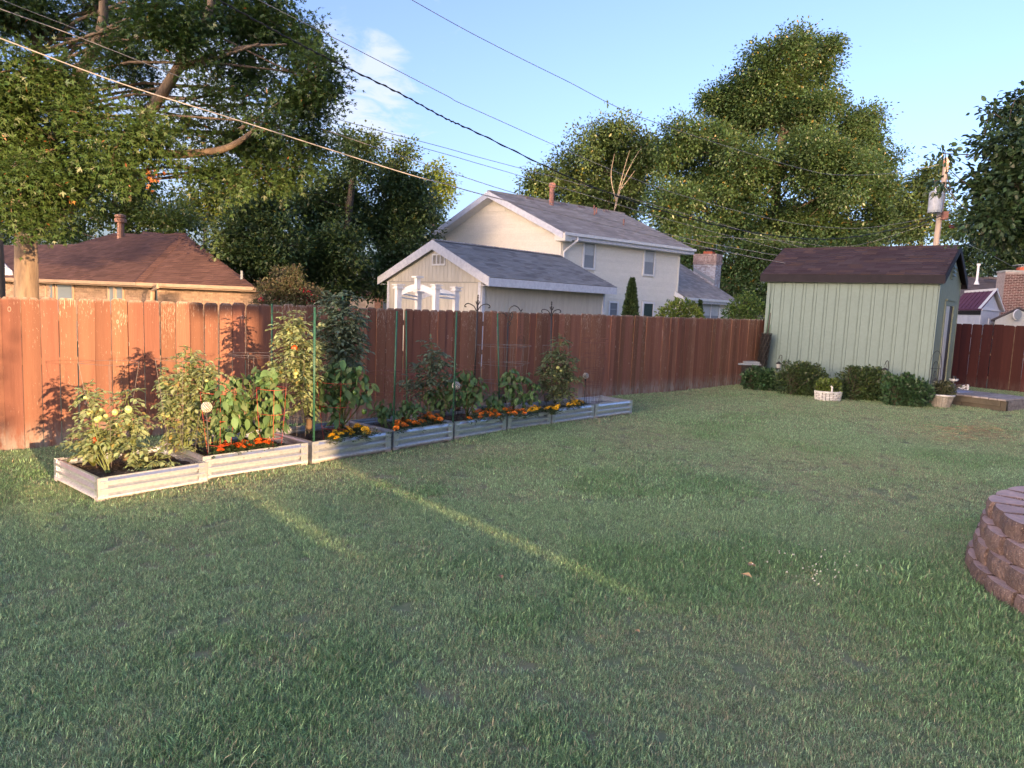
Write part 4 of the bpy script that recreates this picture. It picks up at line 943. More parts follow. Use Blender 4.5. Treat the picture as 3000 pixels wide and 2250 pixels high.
cable([(-120, -20), (0, 26), (223, 106), (540, 230), (870, 352), (1304, 500), (1547, 577), (1945, 684), (2240, 742), (2600, 800)], .009, m_wire, 'thin grey cable running just above the lowest thick cable', d0=13, d1=26)
cable([(560, -40), (640, 0), (823, 100), (970, 176), (1166, 271), (1300, 344), (1400, 390), (1760, 557), (2123, 665), (2412, 701), (2620, 672), (2759, 633)], .0125, m_wire2, 'heavy black twisted cable sagging across the sky to the pole', d0=13, d1=29.7, twist=True)
cable([(690, -40), (758, 0), (1000, 122), (1300, 276), (1400, 325), (1906, 542), (2268, 643), (2485, 669), (2630, 655), (2759, 629)], .008, m_wire, 'thin cable just above the heavy black twisted cable', d0=14, d1=29.8)
cable([(1130, -45), (1207, 0), (1400, 107), (1650, 232), (1906, 354), (2340, 492), (2485, 513), (2650, 503), (2772, 477)], .008, m_wire, 'topmost thin cable crossing open sky towards the pole top', d0=15, d1=29.9)
cable([(-60, -30), (94, 35), (517, 194), (940, 335), (1300, 432), (1400, 460), (1700, 540), (2000, 625), (2400, 740)], .008, m_wire, 'upper of two thin parallel cables passing left of the cream house', d0=15, d1=28)
cable([(880, 330), (1000, 368), (1300, 450), (1400, 479), (1700, 566), (2000, 655), (2400, 760)], .008, m_wire, 'lower of two thin parallel cables passing left of the cream house', d0=17, d1=28)
cable([(2040, 690), (2300, 706), (2500, 720), (2765, 640)], .007, m_wire, 'slack thin cable in front of the big tree above the shed roof', d0=27, d1=29.8)
cable([(2790, 700), (2900, 745), (3040, 822)], .010, m_wire, 'pale service cable above the brick chimney at the right edge', d0=29, d1=28)

# ================================================================ unseen sun blockers added behind the camera to shape the yard's shade
def behind():
    mh = rough_mat('tan_lap_siding', (.45, .42, .36), None, 3, .7, rand=.03)
    def house(name, label, s0, s1, a0, a1, zt, zr):  # unseen houses added as sun blockers, sized by the shade they cast
        T = thing(name, label, 'house', tuple(sa((s0+s1)/2, (a0+a1)/2)))
        w = s1-s0; p = sa(s0, a0); MB().obox(p, SUN_N*w, SUN_D*(a1-a0), Zv*zt).build('wall', mh, T)
        m = (a0+a1)/2; MB().prism([sa(s0-.0, a0-.4, zt), sa(s0, a1+.4, zt), sa(s0, m, zr)], SUN_N*(w)).build('roof', m_roofG, T)
        for k in range(int(w/2.4)):
            q = sa(s0+.9+k*2.4, a1+.01, 1.0); MB().obox(q, SUN_N*.9, SUN_D*.03, Zv*1.2).build('window', m_blind, T)
    house('wing_sun_blocker', 'unseen single-storey wing added behind the camera to shade the yard', 3.98, 8.2, -19, -13.0, 4.05, 4.7)
    house('two_storey_house', 'unseen two-storey house added behind the camera to block the sun', 8.2, 27.2, -44, -34, 10.8, 12.6)
    house('two_storey_house', 'second unseen house added behind the camera to block the sun', 26.8, 48.2, -46, -36, 10.6, 12.4)
    house('two_storey_house', 'third unseen house added behind the camera to block the sun', 47.8, 72, -46, -36, 9.8, 11.6)
    P = thing('cover_sun_blocker', 'unseen flat patio cover added behind the camera to shade the fence top', 'patio cover', tuple(sa(3.4, -6)))  # added slab that keeps the sun off the fence top
    MB().obox(sa(2.98, -16.5, 3.9), SUN_N*1.0, SUN_D*3.4, Zv*.22).build('cover_roof', m_post, P)
    MB().obox(sa(3.88, -16.4, 0), SUN_N*.1, SUN_D*.1, Zv*3.9).build('post', m_post, P)
    F = thing('fence_sun_blocker', 'unseen low fence added behind the camera, its gaps shaping the sunlit strips', 'fence', tuple(sa(0, -8)))  # added blocker; its top and gaps set where sun reaches the grass
    zt = .60+8*TAN
    for s0, s1, z in ((-2.2, 2.42, zt), (2.42, 2.60, zt-.16), (2.60, 3.71, zt), (3.71, 3.86, zt-.34), (3.85, 9, zt)):
        n = max(1, round((s1-s0)/.24)); w = (s1-s0)/n
        for k in range(n): MB().obox(sa(s0+k*w, -8), SUN_N*w, SUN_D*.02, Zv*(z+random.uniform(-.02, .02) if n > 1 else z)).build('plank', m_post, F)
behind()
# ================================================================ foliage tools
def _arr(*a): return np.array(a, float)
T_DIA = (_arr((0, 0, 0), (.30, .45, .05), (0, 1, 0), (-.30, .45, .05)), [np.array([[0, 1, 2], [0, 2, 3]])])
T_OVAL = (_arr((0, 0, 0), (.25, .28, .05), (.27, .62, .06), (0, 1, -.04), (-.27, .62, .06), (-.25, .28, .05), (0, .5, -.03)), [np.array([[0, 1, 6], [1, 2, 6], [2, 3, 6], [3, 4, 6], [4, 5, 6], [5, 0, 6]])])
def _lobe(a, l, w, b=0.0):
    c, s = math.sin(a), math.cos(a); o = (0, b)
    return [(o[0], o[1], 0), (o[0]+c*l*.5+s*w, o[1]+s*l*.5-c*w, .03), (o[0]+c*l, o[1]+s*l, .0), (o[0]+c*l*.5-s*w, o[1]+s*l*.5+c*w, .03)]
T_OAK = (_arr(*(_lobe(0, 1, .13)+_lobe(.85, .62, .10, .18)+_lobe(-.85, .62, .10, .18))), [np.array([[0, 1, 2, 3], [4, 5, 6, 7], [8, 9, 10, 11]])])
def leaf_arrays(P, size, D, N, tmpl):
    """P (n,3) base, size (n,), D (n,3) direction, N (n,3) normal hint"""
    Vt, Ft = tmpl; D = D/np.linalg.norm(D, axis=1, keepdims=True); X = np.cross(D, N); X /= np.linalg.norm(X, axis=1, keepdims=True)+1e-9; Z = np.cross(X, D)
    V = P[:, None, :]+size[:, None, None]*(Vt[None, :, 0:1]*X[:, None, :]+Vt[None, :, 1:2]*D[:, None, :]+Vt[None, :, 2:3]*Z[:, None, :])
    k = len(Vt); off = (np.arange(len(P))*k)[:, None, None]
    return V.reshape(-1, 3), [(f[None]+off).reshape(-1, f.shape[1]) for f in Ft]
def rnd_dir(n, g): v = g.normal(size=(n, 3)); return v/np.linalg.norm(v, axis=1, keepdims=True)
def clumps(lobes, dens, cr, nleaf, g, shell=.55, flat_=.8):
    """lobes [(x,y,z,r)]; returns clump centres/out directions, and leaf positions"""
    CC = []; OO = []
    for (x, y, z, r) in lobes:
        n = max(3, int(dens*r*r)); d = rnd_dir(n, g); rad = r*(shell+(1-shell)*g.random(n)**.6)
        CC.append(np.array([x, y, z])+d*rad[:, None]*np.array([1, 1, flat_])); OO.append(d)
    CC = np.concatenate(CC); OO = np.concatenate(OO); n = len(CC)
    m = g.poisson(nleaf, n)+3; idx = np.repeat(np.arange(n), m)
    q = g.normal(size=(len(idx), 3))*cr*np.array([.55, .55, .38]); P = CC[idx]+q
    return CC, OO, P, idx, q
def crown_mesh(name, lobes, mat, dens, cr, nleaf, lsize, g, tmpl=T_DIA, shell=.55, flat_=.8, droop=.25):
    CC, OO, P, idx, q = clumps(lobes, dens, cr, nleaf, g, shell, flat_)
    D = q/ (np.linalg.norm(q, axis=1, keepdims=True)+1e-6)*.8+OO[idx]*.5+rnd_dir(len(P), g)*.7; D[:, 2] -= droop
    N = rnd_dir(len(P), g)*.8+np.array([0, 0, 1.0])+OO[idx]*.5
    V, F = leaf_arrays(P, lsize*(.65+.7*g.random(len(P))), D, N, tmpl)
    return np_mesh(name, V, F, mat), CC
DENS = 5.0
def curved(a, b, g, sag=.12, n=5):
    a, b = Vector(a), Vector(b); L = (b-a).length; o = Vector(g.normal(size=3))*L*sag*.5; return [a.lerp(b, t)+o*math.sin(math.pi*t)+Vector((0, 0, L*sag*math.sin(math.pi*t)*.4)) for t in [i/(n-1) for i in range(n)]]
def tree(name, label, lobes, trunk, tr, mat, bark, dens=3.0, cr=.5, nleaf=22, lsize=.15, seed=1, tmpl=T_DIA, twig=.35, group=None, limb_r=.09, shell=.5, extra=None, dm=1.0, subl=True, cat='tree', droop=.25):
    g = np.random.default_rng(seed); base = Vector(trunk[0]); base.z = 0
    T = thing(name, label, cat, tuple(base), group)
    rs = [tr*(1-.75*i/(len(trunk)-1)) for i in range(len(trunk))]
    MB().tube(spl(trunk, 5) if len(trunk) > 2 else trunk, list(np.interp(np.linspace(0, 1, (len(trunk)-1)*5+1), np.linspace(0, 1, len(trunk)), rs)) if len(trunk) > 2 else rs, 10).build('trunk', bark, T, smooth=True)
    off = world_of(T); lobes0 = lobes
    if subl:
        nl = []
        for (x, y, z, r) in lobes:
            nl.append((x, y, z, r*.62))
            for d in rnd_dir(7, g): nl.append((x+d[0]*r*.68, y+d[1]*r*.68, z+d[2]*r*.62, r*(.30+.18*g.random())))
        lobes = nl
    me, CC = crown_mesh('crown', [(x-off.x, y-off.y, z-off.z, r) for x, y, z, r in lobes], mat, dens*DENS*dm, cr, nleaf, lsize, g, tmpl, shell, droop=droop)
    link('crown', me, T)
    tw = MB(); pts = [Vector(p) for p in spl(trunk, 6)] if len(trunk) > 2 else [Vector(p) for p in trunk]
    for (x, y, z, r) in lobes0:
        c = Vector((x, y, z)); cand = [p for p in pts if p.z < z+.3*r] or pts; s = min(cand, key=lambda p: (p-c).length+max(0, (p.z-z+.6*r))*.8)
        MB().tube(curved(s, c, g), list(np.linspace(limb_r*(.35+.12*r), limb_r*.18, 5)), 6).build('limb', bark, T, smooth=True)
        near = [Vector(q)+off for q in CC if (Vector(q)+off-c).length < r*1.1]
        for q in near:
            if g.random() < twig/DENS*1.3: tw.tube(curved(c.lerp(q, .1*g.random()), q, g, .1, 4), [limb_r*.28, limb_r*.2, limb_r*.13, limb_r*.06], 4)
    if tw.f: tw.build('twigs', bark, T, kind='stuff')
    return T
def lb(lst, d, jit=0.0, seed=0, sq=1.0):
    g = random.Random(seed); out = []
    for it in lst:
        u, v, r = it[:3]; dd = (it[3] if len(it) > 3 else d)+g.uniform(-jit, jit); p = at(u, v, dd); out.append((p.x, p.y, p.z, r*dd/FPX*sq))
    return out
m_bark = rough_mat('grey_brown_bark', (.22, .165, .115), (.13, .095, .07), 6, .95, bump=.9, bscale=16, stretch=(1, 1, .22), rand=0, bdist=.03, coord='World')
m_barkd = rough_mat('dark_bark', (.10, .08, .065), (.06, .05, .04), 8, .95, bump=.6, stretch=(1, 1, .3), rand=0, coord='World')
m_barkp = rough_mat('pale_bare_wood', (.26, .22, .18), (.19, .16, .13), 8, .9, bump=.3, rand=0, coord='World')
L_oak = leaf_mat('oak_leaf', (.042, .082, .022), (.078, .125, .034), (.30, .11, .04), .004, .42, .25)
L_big = leaf_mat('cottonwood_leaf', (.048, .094, .034), (.088, .138, .050), (.28, .20, .05), .015, .38, .3, .5)
L_mid = leaf_mat('deep_green_leaf', (.060, .10, .032), (.095, .14, .048), (.22, .20, .04), .012, .4, .22)
L_pale = leaf_mat('yellow_green_leaf', (.10, .15, .025), (.17, .21, .035), None, 0, .4, .35)
L_dark = leaf_mat('dark_blue_green_leaf', (.030, .060, .026), (.055, .092, .036), (.12, .04, .04), .006, .42, .18)
L_back = leaf_mat('mid_green_leaf', (.065, .10, .022), (.10, .14, .035), (.25, .2, .06), .01, .4, .28)

# ---------------------------------------------------------------- big oak, left
oak = lb([(60, 520, 120), (180, 440, 115), (60, 340, 130), (330, 440, 105), (430, 385, 85), (250, 340, 90), (455, 440, 55), (120, 600, 85), (50, 620, 80), (60, 210, 105), (225, 545, 60), (330, 520, 45), (-80, 480, 160), (-80, 250, 160), (190, 250, 80)], 14.2, .5, 1) \
    + lb([(100, 60, 120), (290, 40, 105), (440, 50, 90), (560, 120, 105), (700, 80, 105), (800, 60, 95), (860, 120, 80), (900, 215, 85), (920, 300, 62), (850, 300, 75), (730, 200, 90), (610, 250, 50), (560, 370, 60), (650, 415, 60), (730, 420, 80), (850, 440, 85), (920, 410, 60), (880, 490, 50), (760, 505, 65), (640, 505, 50), (690, 545, 40), (580, 500, 38), (820, 540, 40), (950, 260, 35), (350, 160, 80), (420, 250, 60), (-60, 40, 150), (560, 20, 70), (680, 330, 50), (800, 360, 55)], 15.6, .9, 2)
ot = [at(76, 960, 16.8), at(76, 700, 16.8), at(72, 450, 16.6), at(110, 200, 16.4), at(90, -60, 16.2)]
ot[0].z = 0
OAK = tree('oak_tree', 'huge pin oak with thick trunk overhanging the left end of the fence', oak, [tuple(p) for p in ot], .29, L_oak, m_bark, 22, .36, 22, .112, 3, T_OAK, .22, limb_r=.10, shell=.3, dm=1.2)
for px, r in (([(60, 640, 16.6), (223, 247, 16), (294, 100, 15.8), (305, -40, 15.6)], .17), ([(80, 700, 16.7), (250, 560, 16.2), (438, 326, 15.4), (540, 170, 15.2), (611, 41, 15), (625, -60, 15)], .15), ([(80, 640, 16.7), (370, 470, 15.4), (540, 452, 15), (640, 440, 15), (700, 415, 15), (760, 370, 15)], .11), ([(475, 265, 15.3), (560, 185, 15.2), (700, 140, 15.2), (840, 130, 15.2)], .05), ([(560, 195, 15.2), (650, 165, 15), (760, 128, 15)], .055), ([(480, 290, 15.3), (590, 285, 15.2), (690, 250, 15)], .035), ([(700, 380, 15), (760, 340, 15), (820, 300, 15)], .04), ([(380, 590, 15), (385, 520, 15), (400, 470, 15)], .03)):
    pts = spl([at(*p) for p in px], 6); MB().tube(pts, list(np.linspace(r, r*.45, len(pts))), 8).build('limb', m_bark, OAK, smooth=True)
g = np.random.default_rng(77)
dead = [at(440, 480, 14.4), at(446, 520, 14.4), at(205, 583, 14), at(178, 320, 14)]
Vd = []; P = np.concatenate([np.array(tuple(c))+g.normal(size=(18, 3))*np.array([.07, .07, .11]) for c in dead[:2]]+[np.array(tuple(c))+g.normal(size=(5, 3))*.04 for c in dead[2:]])
V, F = leaf_arrays(P, .09*(.7+.5*g.random(len(P))), rnd_dir(len(P), g)+np.array([0, 0, -1]), rnd_dir(len(P), g), T_OAK)
_o = world_of(OAK); link('dead_leaves', np_mesh('dead_leaves', V-np.array(tuple(_o)), F, leaf_mat('orange_dead_leaf', (.42, .15, .05), (.36, .13, .05), trans=.1)), OAK)
# second trunk at the very left
tree('oak_tree', 'partly cropped second tree trunk at the far left edge behind the ranch roof', lb([(-120, 380, 160, 21), (-200, 500, 150, 21), (-60, 300, 90, 20)], 21), [(at(-8, 900, 20).x, 20, 0), tuple(at(-6, 700, 20)), tuple(at(-30, 450, 20))], .2, L_oak, m_bark, 12, .5, 20, .16, 5, T_DIA)

# ---------------------------------------------------------------- trees behind the ranch house
tree('maple_tree', 'round mid-green tree directly behind the ranch roof flue', lb([(330, 590, 95), (420, 560, 80), (250, 620, 80), (480, 620, 85), (380, 660, 70), (180, 660, 70), (540, 660, 60), (440, 640, 70)], 38, 2, 11), [(at(380, 900, 38).x, 38, 0), tuple(at(375, 700, 38)), tuple(at(370, 600, 38))], .3, L_back, m_barkd, 3.4, .6, 30, .2, 12)
tree('maple_tree', 'paler tree right of the flue tree behind the ranch ridge', lb([(560, 590, 50), (600, 640, 60), (540, 620, 50), (650, 600, 55), (620, 560, 40)], 44, 2, 13), [(at(600, 900, 44).x, 44, 0), tuple(at(600, 650, 44))], .25, L_back, m_barkd, 3.2, .6, 30, .2, 14)
tree('pine_tree', 'yellow-lit pine rising behind the dark trees left of centre', lb([(700, 560, 75), (640, 600, 50), (760, 600, 60), (690, 620, 70), (820, 570, 60), (870, 560, 50), (720, 530, 40)], 46, 2, 15), [(at(700, 900, 46).x, 46, 0), tuple(at(700, 560, 46))], .3, L_pale, m_barkd, 2.6, .6, 26, .2, 16)
tree('shade_tree', 'tree filling the low left background beside the oak trunk', lb([(150, 680, 60), (60, 690, 60), (0, 640, 80), (-80, 690, 90), (230, 690, 40)], 42, 1, 17), [(at(100, 900, 42).x, 42, 0), tuple(at(100, 700, 42))], .25, L_mid, m_barkd, 3, .6, 30, .2, 18)
# dark group in the middle
tree('hackberry_tree', 'dense dark tree overhanging the right end of the ranch roof', lb([(700, 690, 80), (780, 640, 95), (690, 760, 60), (760, 760, 85), (840, 720, 95), (640, 720, 40), (820, 800, 70), (740, 830, 45)], 25, .8, 21), [(at(790, 950, 25).x, 25, 0), tuple(at(790, 800, 25)), tuple(at(780, 660, 25))], .16, L_mid, m_barkd, 12, .4, 30, .13, 22, dm=1.3)
tree('hackberry_tree', 'tall dark tree with a thin see-through top left of the garage', lb([(980, 560, 80), (1040, 640, 100), (940, 650, 100), (1020, 740, 110), (930, 760, 90), (900, 580, 60), (1080, 800, 80), (960, 840, 70), (1045, 450, 42), (1010, 420, 26), (1050, 500, 40), (1080, 420, 22)], 27, 1, 23), [(at(1010, 950, 27).x, 27, 0), tuple(at(1015, 700, 27)), tuple(at(1040, 480, 27)), tuple(at(1045, 410, 27))], .2, L_mid, m_barkd, 12, .42, 30, .13, 24, dm=1.2)
tree('hackberry_tree', 'dark tree with reddish leaf tips touching the garage peak', lb([(1150, 560, 75), (1200, 620, 85), (1120, 660, 95), (1180, 730, 85), (1150, 500, 45), (1220, 540, 45), (1140, 790, 60), (1230, 700, 50), (1185, 450, 30), (1250, 610, 30)], 29, 1, 25), [(at(1160, 950, 29).x, 29, 0), tuple(at(1165, 700, 29)), tuple(at(1160, 470, 29))], .2, L_mid, m_barkd, 12, .42, 30, .13, 26, dm=1.3)
tree('linden_tree', 'bright yellow-green tree peeking out behind the dark tree', lb([(1275, 520, 45), (1290, 580, 42), (1270, 640, 40), (1240, 590, 50), (1300, 540, 20)], 36, 1, 27), [(at(1270, 950, 36).x, 36, 0), tuple(at(1270, 600, 36))], .2, L_pale, m_barkd, 8, .42, 26, .15, 28)
# crepe myrtle with red blooms
cm = lb([(800, 850, 45), (850, 830, 45), (900, 860, 45), (780, 880, 35), (930, 880, 35), (850, 880, 50), (860, 800, 25), (815, 800, 18)], 16, .3, 31)
CM = tree('crepe_myrtle', 'loose shrub with crimson flower sprays rising over the fence near the ranch corner', cm, [(at(850, 980, 16).x, 16, 0), tuple(at(850, 880, 16))], .05, leaf_mat('myrtle_leaf', (.055, .075, .03), (.10, .08, .05), None, 0, .5, .25), m_bark, 160, .12, 11, .05, 32, T_DIA, .3, limb_r=.025, cat='shrub')
g = np.random.default_rng(5); P = []
for u, v in ((768, 872), (905, 858), (865, 872), (900, 880), (840, 868), (770, 880), (812, 877), (920, 884), (850, 838), (798, 858), (890, 850), (935, 870)):
    c = np.array(tuple(at(u, v, 15.7))); P.append(c+g.normal(size=(16, 3))*.035)
P = np.concatenate(P); V, F = leaf_arrays(P, .03+.02*g.random(len(P)), rnd_dir(len(P), g), rnd_dir(len(P), g), T_DIA); _o = world_of(CM)
link('blossom', np_mesh('blossom', V-np.array(tuple(_o)), F, leaf_mat('crimson_petal', (.45, .03, .06), (.35, .02, .07), trans=.2)), CM)

# ---------------------------------------------------------------- right background
tree('ash_tree', 'mid-height green tree behind the two-storey house ridge with bare pale limbs', lb([(1800, 395, 70), (1740, 430, 70), (1860, 440, 75), (1690, 490, 75), (1620, 530, 55), (1580, 530, 35), (1770, 510, 95), (1880, 520, 80), (1720, 570, 80), (1850, 590, 80), (1640, 580, 50), (1560, 560, 30), (1800, 640, 80), (1910, 450, 50)], 62, 2, 41), [(at(1780, 950, 62).x, 62, 0), tuple(at(1780, 600, 62)), tuple(at(1790, 420, 62))], .5, L_mid, m_barkp, 1.55, 1.0, 42, .25, 42, limb_r=.16, dm=1.7)
SN = thing('bare_snag', 'pale leafless limbs in front of the green tree behind the roof ridge', 'dead tree', (at(1800, 640, 58).x, 58, 0))
for px in ([(1795, 640), (1812, 560), (1830, 490), (1845, 440)], [(1800, 620), (1822, 540), (1850, 480), (1880, 430)], [(1808, 600), (1790, 520), (1800, 450)], [(1815, 560), (1860, 500)], [(1800, 800), (1796, 640)]):
    pts = spl([at(u, v, 58) for u, v in px], 5); MB().tube(pts, list(np.linspace(.06, .015, len(pts))), 5).build('limb', m_barkp, SN, smooth=True)
big = lb([(2330, 130, 60), (2380, 170, 75), (2270, 190, 80), (2240, 260, 95), (2370, 270, 90), (2150, 330, 95), (2090, 400, 80), (2250, 370, 110), (2400, 360, 85), (2530, 350, 75), (2480, 420, 95), (2560, 470, 80), (2180, 260, 60), (2100, 300, 50), (2440, 130, 0.1)], 60, 2.5, 43) \
    + lb([(2000, 400, 62), (1960, 450, 55), (2060, 500, 110), (2200, 500, 120), (2340, 500, 130), (2470, 540, 120), (2580, 600, 80), (2620, 660, 60), (1990, 590, 95), (2120, 640, 125), (2270, 650, 120), (2400, 660, 125), (2530, 680, 90), (1960, 660, 60), (2600, 560, 50)], 57, 2.5, 44) \
    + lb([(2040, 720, 70), (2180, 780, 90), (2120, 850, 80), (2000, 760, 45), (2260, 760, 80), (2240, 860, 60), (2380, 760, 90), (2500, 740, 70)], 52, 1.5, 45)
tree('cottonwood_tree', 'enormous sunlit tree towering over the house and shed', big, [(at(2260, 960, 58).x, 58, 0), tuple(at(2265, 700, 58)), tuple(at(2290, 400, 59)), tuple(at(2330, 180, 60))], .55, L_big, m_bark, 2.1, .85, 46, .22, 46, limb_r=.17, shell=.35, twig=.3, dm=1.8)
tree('shade_tree', 'dark shaded tree between the big tree and the utility pole', lb([(2700, 560, 45), (2660, 610, 45), (2740, 600, 45), (2700, 660, 60), (2640, 690, 35), (2780, 650, 60), (2740, 500, 22), (2690, 530, 20)], 46, 1, 47), [(at(2700, 960, 46).x, 46, 0), tuple(at(2700, 600, 46))], .25, L_mid, m_barkd, 4, .6, 34, .2, 48)
tree('shade_tree', 'deep green trees behind the brown roof right of the shed', lb([(2850, 760, 60), (2940, 740, 70), (3020, 760, 80), (2800, 760, 40), (2890, 700, 60), (3100, 720, 90), (2860, 800, 30), (2960, 790, 30)], 48, 1, 49), [(at(2900, 960, 48).x, 48, 0), tuple(at(2900, 760, 48))], .25, L_dark, m_barkd, 4.5, .6, 34, .2, 50)
# near cherry-like tree at the right edge
ch = lb([(2950, 430, 75), (2905, 530, 65), (2990, 550, 100), (2875, 620, 40), (2915, 650, 55), (3000, 660, 75), (2965, 350, 45), (3060, 420, 90), (2930, 690, 35), (3060, 600, 100), (2840, 665, 26), (3010, 300, 40), (2895, 420, 25), (2765, 450, 9), (2755, 535, 9), (2910, 330, 12), (2830, 690, 20)], 11.5, .7, 51)
CH = tree('cherry_tree', 'near dark-leaved tree cropped by the right edge above the shed gable', ch, [(at(3180, 1150, 11.5).x, 11.5, 0), tuple(at(3150, 800, 11.5)), tuple(at(3060, 560, 11.5))], .11, L_dark, m_barkd, 62, .2, 20, .09, 52, T_OVAL, .3, limb_r=.04, shell=.3, droop=.5, subl=False)
for u0, v0, u1, v1 in ((2800, 600, 2768, 440), (2880, 470, 2905, 310), (2960, 380, 2975, 290), (2870, 560, 2790, 505), (2840, 620, 2770, 545)):
    pts = spl([at(u0, v0, 11.5), at((u0+u1)/2-8, (v0+v1)/2, 11.5), at(u1, v1, 11.5)], 5); MB().tube(pts, .008, 4).build('limb', m_barkd, CH)

# ---------------------------------------------------------------- conifers and shrubs beyond the fence
def conifer(name, label, u, vtop, vbot, w, d, mat, seed, n=5000, ls=.06, cat='conifer', power=.8):
    g = np.random.default_rng(seed); b = at(u, vbot, d); t = at(u, vtop, d); H = t.z; R = w*d/FPX/2
    T = thing(name, label, cat, (b.x, d, 0)); h = g.random(n)**.8; ang = g.random(n)*2*math.pi
    zb = 0.0
    r = R*((1-h)**power)*(.72+.30*g.random(n))*(1+.10*np.sin(ang*7+h*40))
    P = np.stack([r*np.cos(ang), r*np.sin(ang), zb+h*H], 1); out = np.stack([np.cos(ang), np.sin(ang), .8+0*h], 1)
    V, F = leaf_arrays(P, ls*(.6+.8*g.random(n)), out+rnd_dir(n, g)*.5, rnd_dir(n, g)+out*.3, T_DIA)
    link('foliage', np_mesh('foliage', V, F, mat), T); MB().tube([(b.x, d, 0), (b.x, d, H*.93)], [.09, .01], 7).build('trunk', m_barkd, T)
    return T
L_spruce = leaf_mat('spruce_needle', (.028, .058, .022), (.05, .085, .03), None, 0, .6, .1)
L_gold = leaf_mat('golden_cypress_leaf', (.14, .19, .03), (.09, .14, .03), None, 0, .5, .2)
L_jun = leaf_mat('juniper_leaf', (.05, .10, .022), (.085, .14, .03), None, 0, .6, .15)
conifer('spruce_tree', 'neat dark cone-shaped spruce in front of the two-storey house', 1846, 818, 925, 76, 24, L_spruce, 61, 9000, .09, power=.75)
conifer('spruce_tree', 'small dark cone-shaped spruce beside the double window', 2049, 882, 925, 34, 26, L_spruce, 62, 3000, .08)
def shrub(name, label, lobes, mat, seed, dens=1400, ls=.03, tmpl=T_DIA, group=None, cat='shrub', droop=0.0):
    g = np.random.default_rng(seed); c = lobes[0]; T = thing(name, label, cat, (c[0], c[1], 0), group)
    P = []; O = []
    for x, y, z, r in lobes:
        n = int(dens*r*r*12); d = rnd_dir(n, g); rad = r*(.62+.40*g.random(n)**.7)*(1+.12*np.sin(d[:, 0]*9+d[:, 2]*7)); q = np.array([x, y, z])+d*rad[:, None]; k = q[:, 2] > .02; P.append(q[k]); O.append(d[k])
    P = np.concatenate(P)-np.array([c[0], c[1], 0]); O = np.concatenate(O); D = O+rnd_dir(len(P), g)*.8; D[:, 2] += .3-droop
    V, F = leaf_arrays(P, ls*(.6+.8*g.random(len(P))), D, rnd_dir(len(P), g)+O*.4+np.array([0, 0, .6]), tmpl); link('foliage', np_mesh('foliage', V, F, mat), T)
    st = MB()
    for x, y, z, r in lobes:
        for k in range(5): st.tube(curved((c[0]+g.normal()*.03, c[1]+g.normal()*.03, 0), (x+g.normal()*r*.5, y+g.normal()*r*.5, z+r*.5), g, .1, 4), [.014, .010, .007, .004], 4)
    st.build('stems', m_barkd, T); return T
shrub('golden_shrub', 'bright yellow-green shrub behind the fence left of the small spruce', lb([(1975, 925, 42), (1998, 905, 32), (2020, 925, 38), (1950, 935, 30), (2035, 935, 26)], 25, .2, 63), L_gold, 64, 260, .10)
shrub('juniper_shrub', 'mounded green juniper behind the fence beside the wing wall', lb([(2180, 905, 42), (2215, 920, 42), (2150, 925, 35), (2230, 935, 35), (2190, 880, 26), (2170, 940, 40)], 26, .3, 65), L_jun, 66, 260, .09)

# ---------------------------------------------------------------- shrubs along the shed
L_box = leaf_mat('shrub_leaf', (.030, .058, .020), (.055, .085, .028), (.10, .14, .03), .05, .38, .15)
L_hyd = leaf_mat('broad_shrub_leaf', (.030, .070, .030), (.05, .10, .04), None, 0, .4, .18)
def row_shrub(label, u, v, w, h, d, mat, seed, ls, tm=T_OVAL, extra=()):
    c = at(u, v, d); W = w*d/FPX; H = h*d/FPX; q = random.Random(seed); extra = [(c.x+q.uniform(-.5, .5)*W, c.y+q.uniform(-.1, .1), H*q.uniform(.75, 1.02), H*q.uniform(.07, .16)) for _ in range(7)]; lobes = [(c.x-W*.27, c.y, H*.48, H*.50), (c.x+W*.02, c.y-.05, H*.50, H*.52), (c.x+W*.27, c.y, H*.47, H*.50), (c.x, c.y+.15, H*.45, H*.5)]
    return shrub('garden_shrub', label, lobes+list(extra), mat, seed, 900, ls, tm, 'shrubs along the shed wall')
row_shrub('low spreading shrub at the left corner of the green shed', 2228, 1140, 92, 62, 18.3, L_hyd, 71, .07)
s2 = row_shrub('clipped dark shrub between the left lantern hook and the white basket', 2350, 1140, 118, 92, 17.4, L_box, 72, .05)
s3 = row_shrub('clipped dark shrub between the white basket and the right lantern hook', 2527, 1160, 125, 96, 17.0, L_box, 73, .05)
row_shrub('rounded leafy shrub left of the white pot', 2655, 1175, 108, 82, 16.2, L_hyd, 74, .065)
# ================================================================ lawn grass: clumps instanced on points (uncountable)
def blade_clump(name, nb, rad, h, w, mat, seed, lean=.9):
    g = np.random.default_rng(seed); V = []; F = []
    for i in range(nb):
        r = rad*math.sqrt(g.random()); a = g.random()*6.283; b = np.array([r*math.cos(a), r*math.sin(a), -.004])
        hh = h*(.4+.8*g.random()); ww = w*(.7+.6*g.random()); th = g.random()*6.283; dv = np.array([math.cos(th), math.sin(th), 0]); sd = np.array([-dv[1], dv[0], 0])*ww/2
        L = lean*(.3+g.random()); p1 = b+np.array([0, 0, hh*.5])+dv*hh*.25*L; p2 = b+np.array([0, 0, hh*(.95-.25*L)])+dv*hh*.8*L
        n = len(V); V += [b-sd, b+sd, p1+sd*.9, p1-sd*.9, p2]; F += [(n, n+1, n+2), (n, n+2, n+3), (n+3, n+2, n+4)]
    me = np_mesh(name, np.array(V), [np.array(F)], mat); return bpy.data.objects.new(name, me)
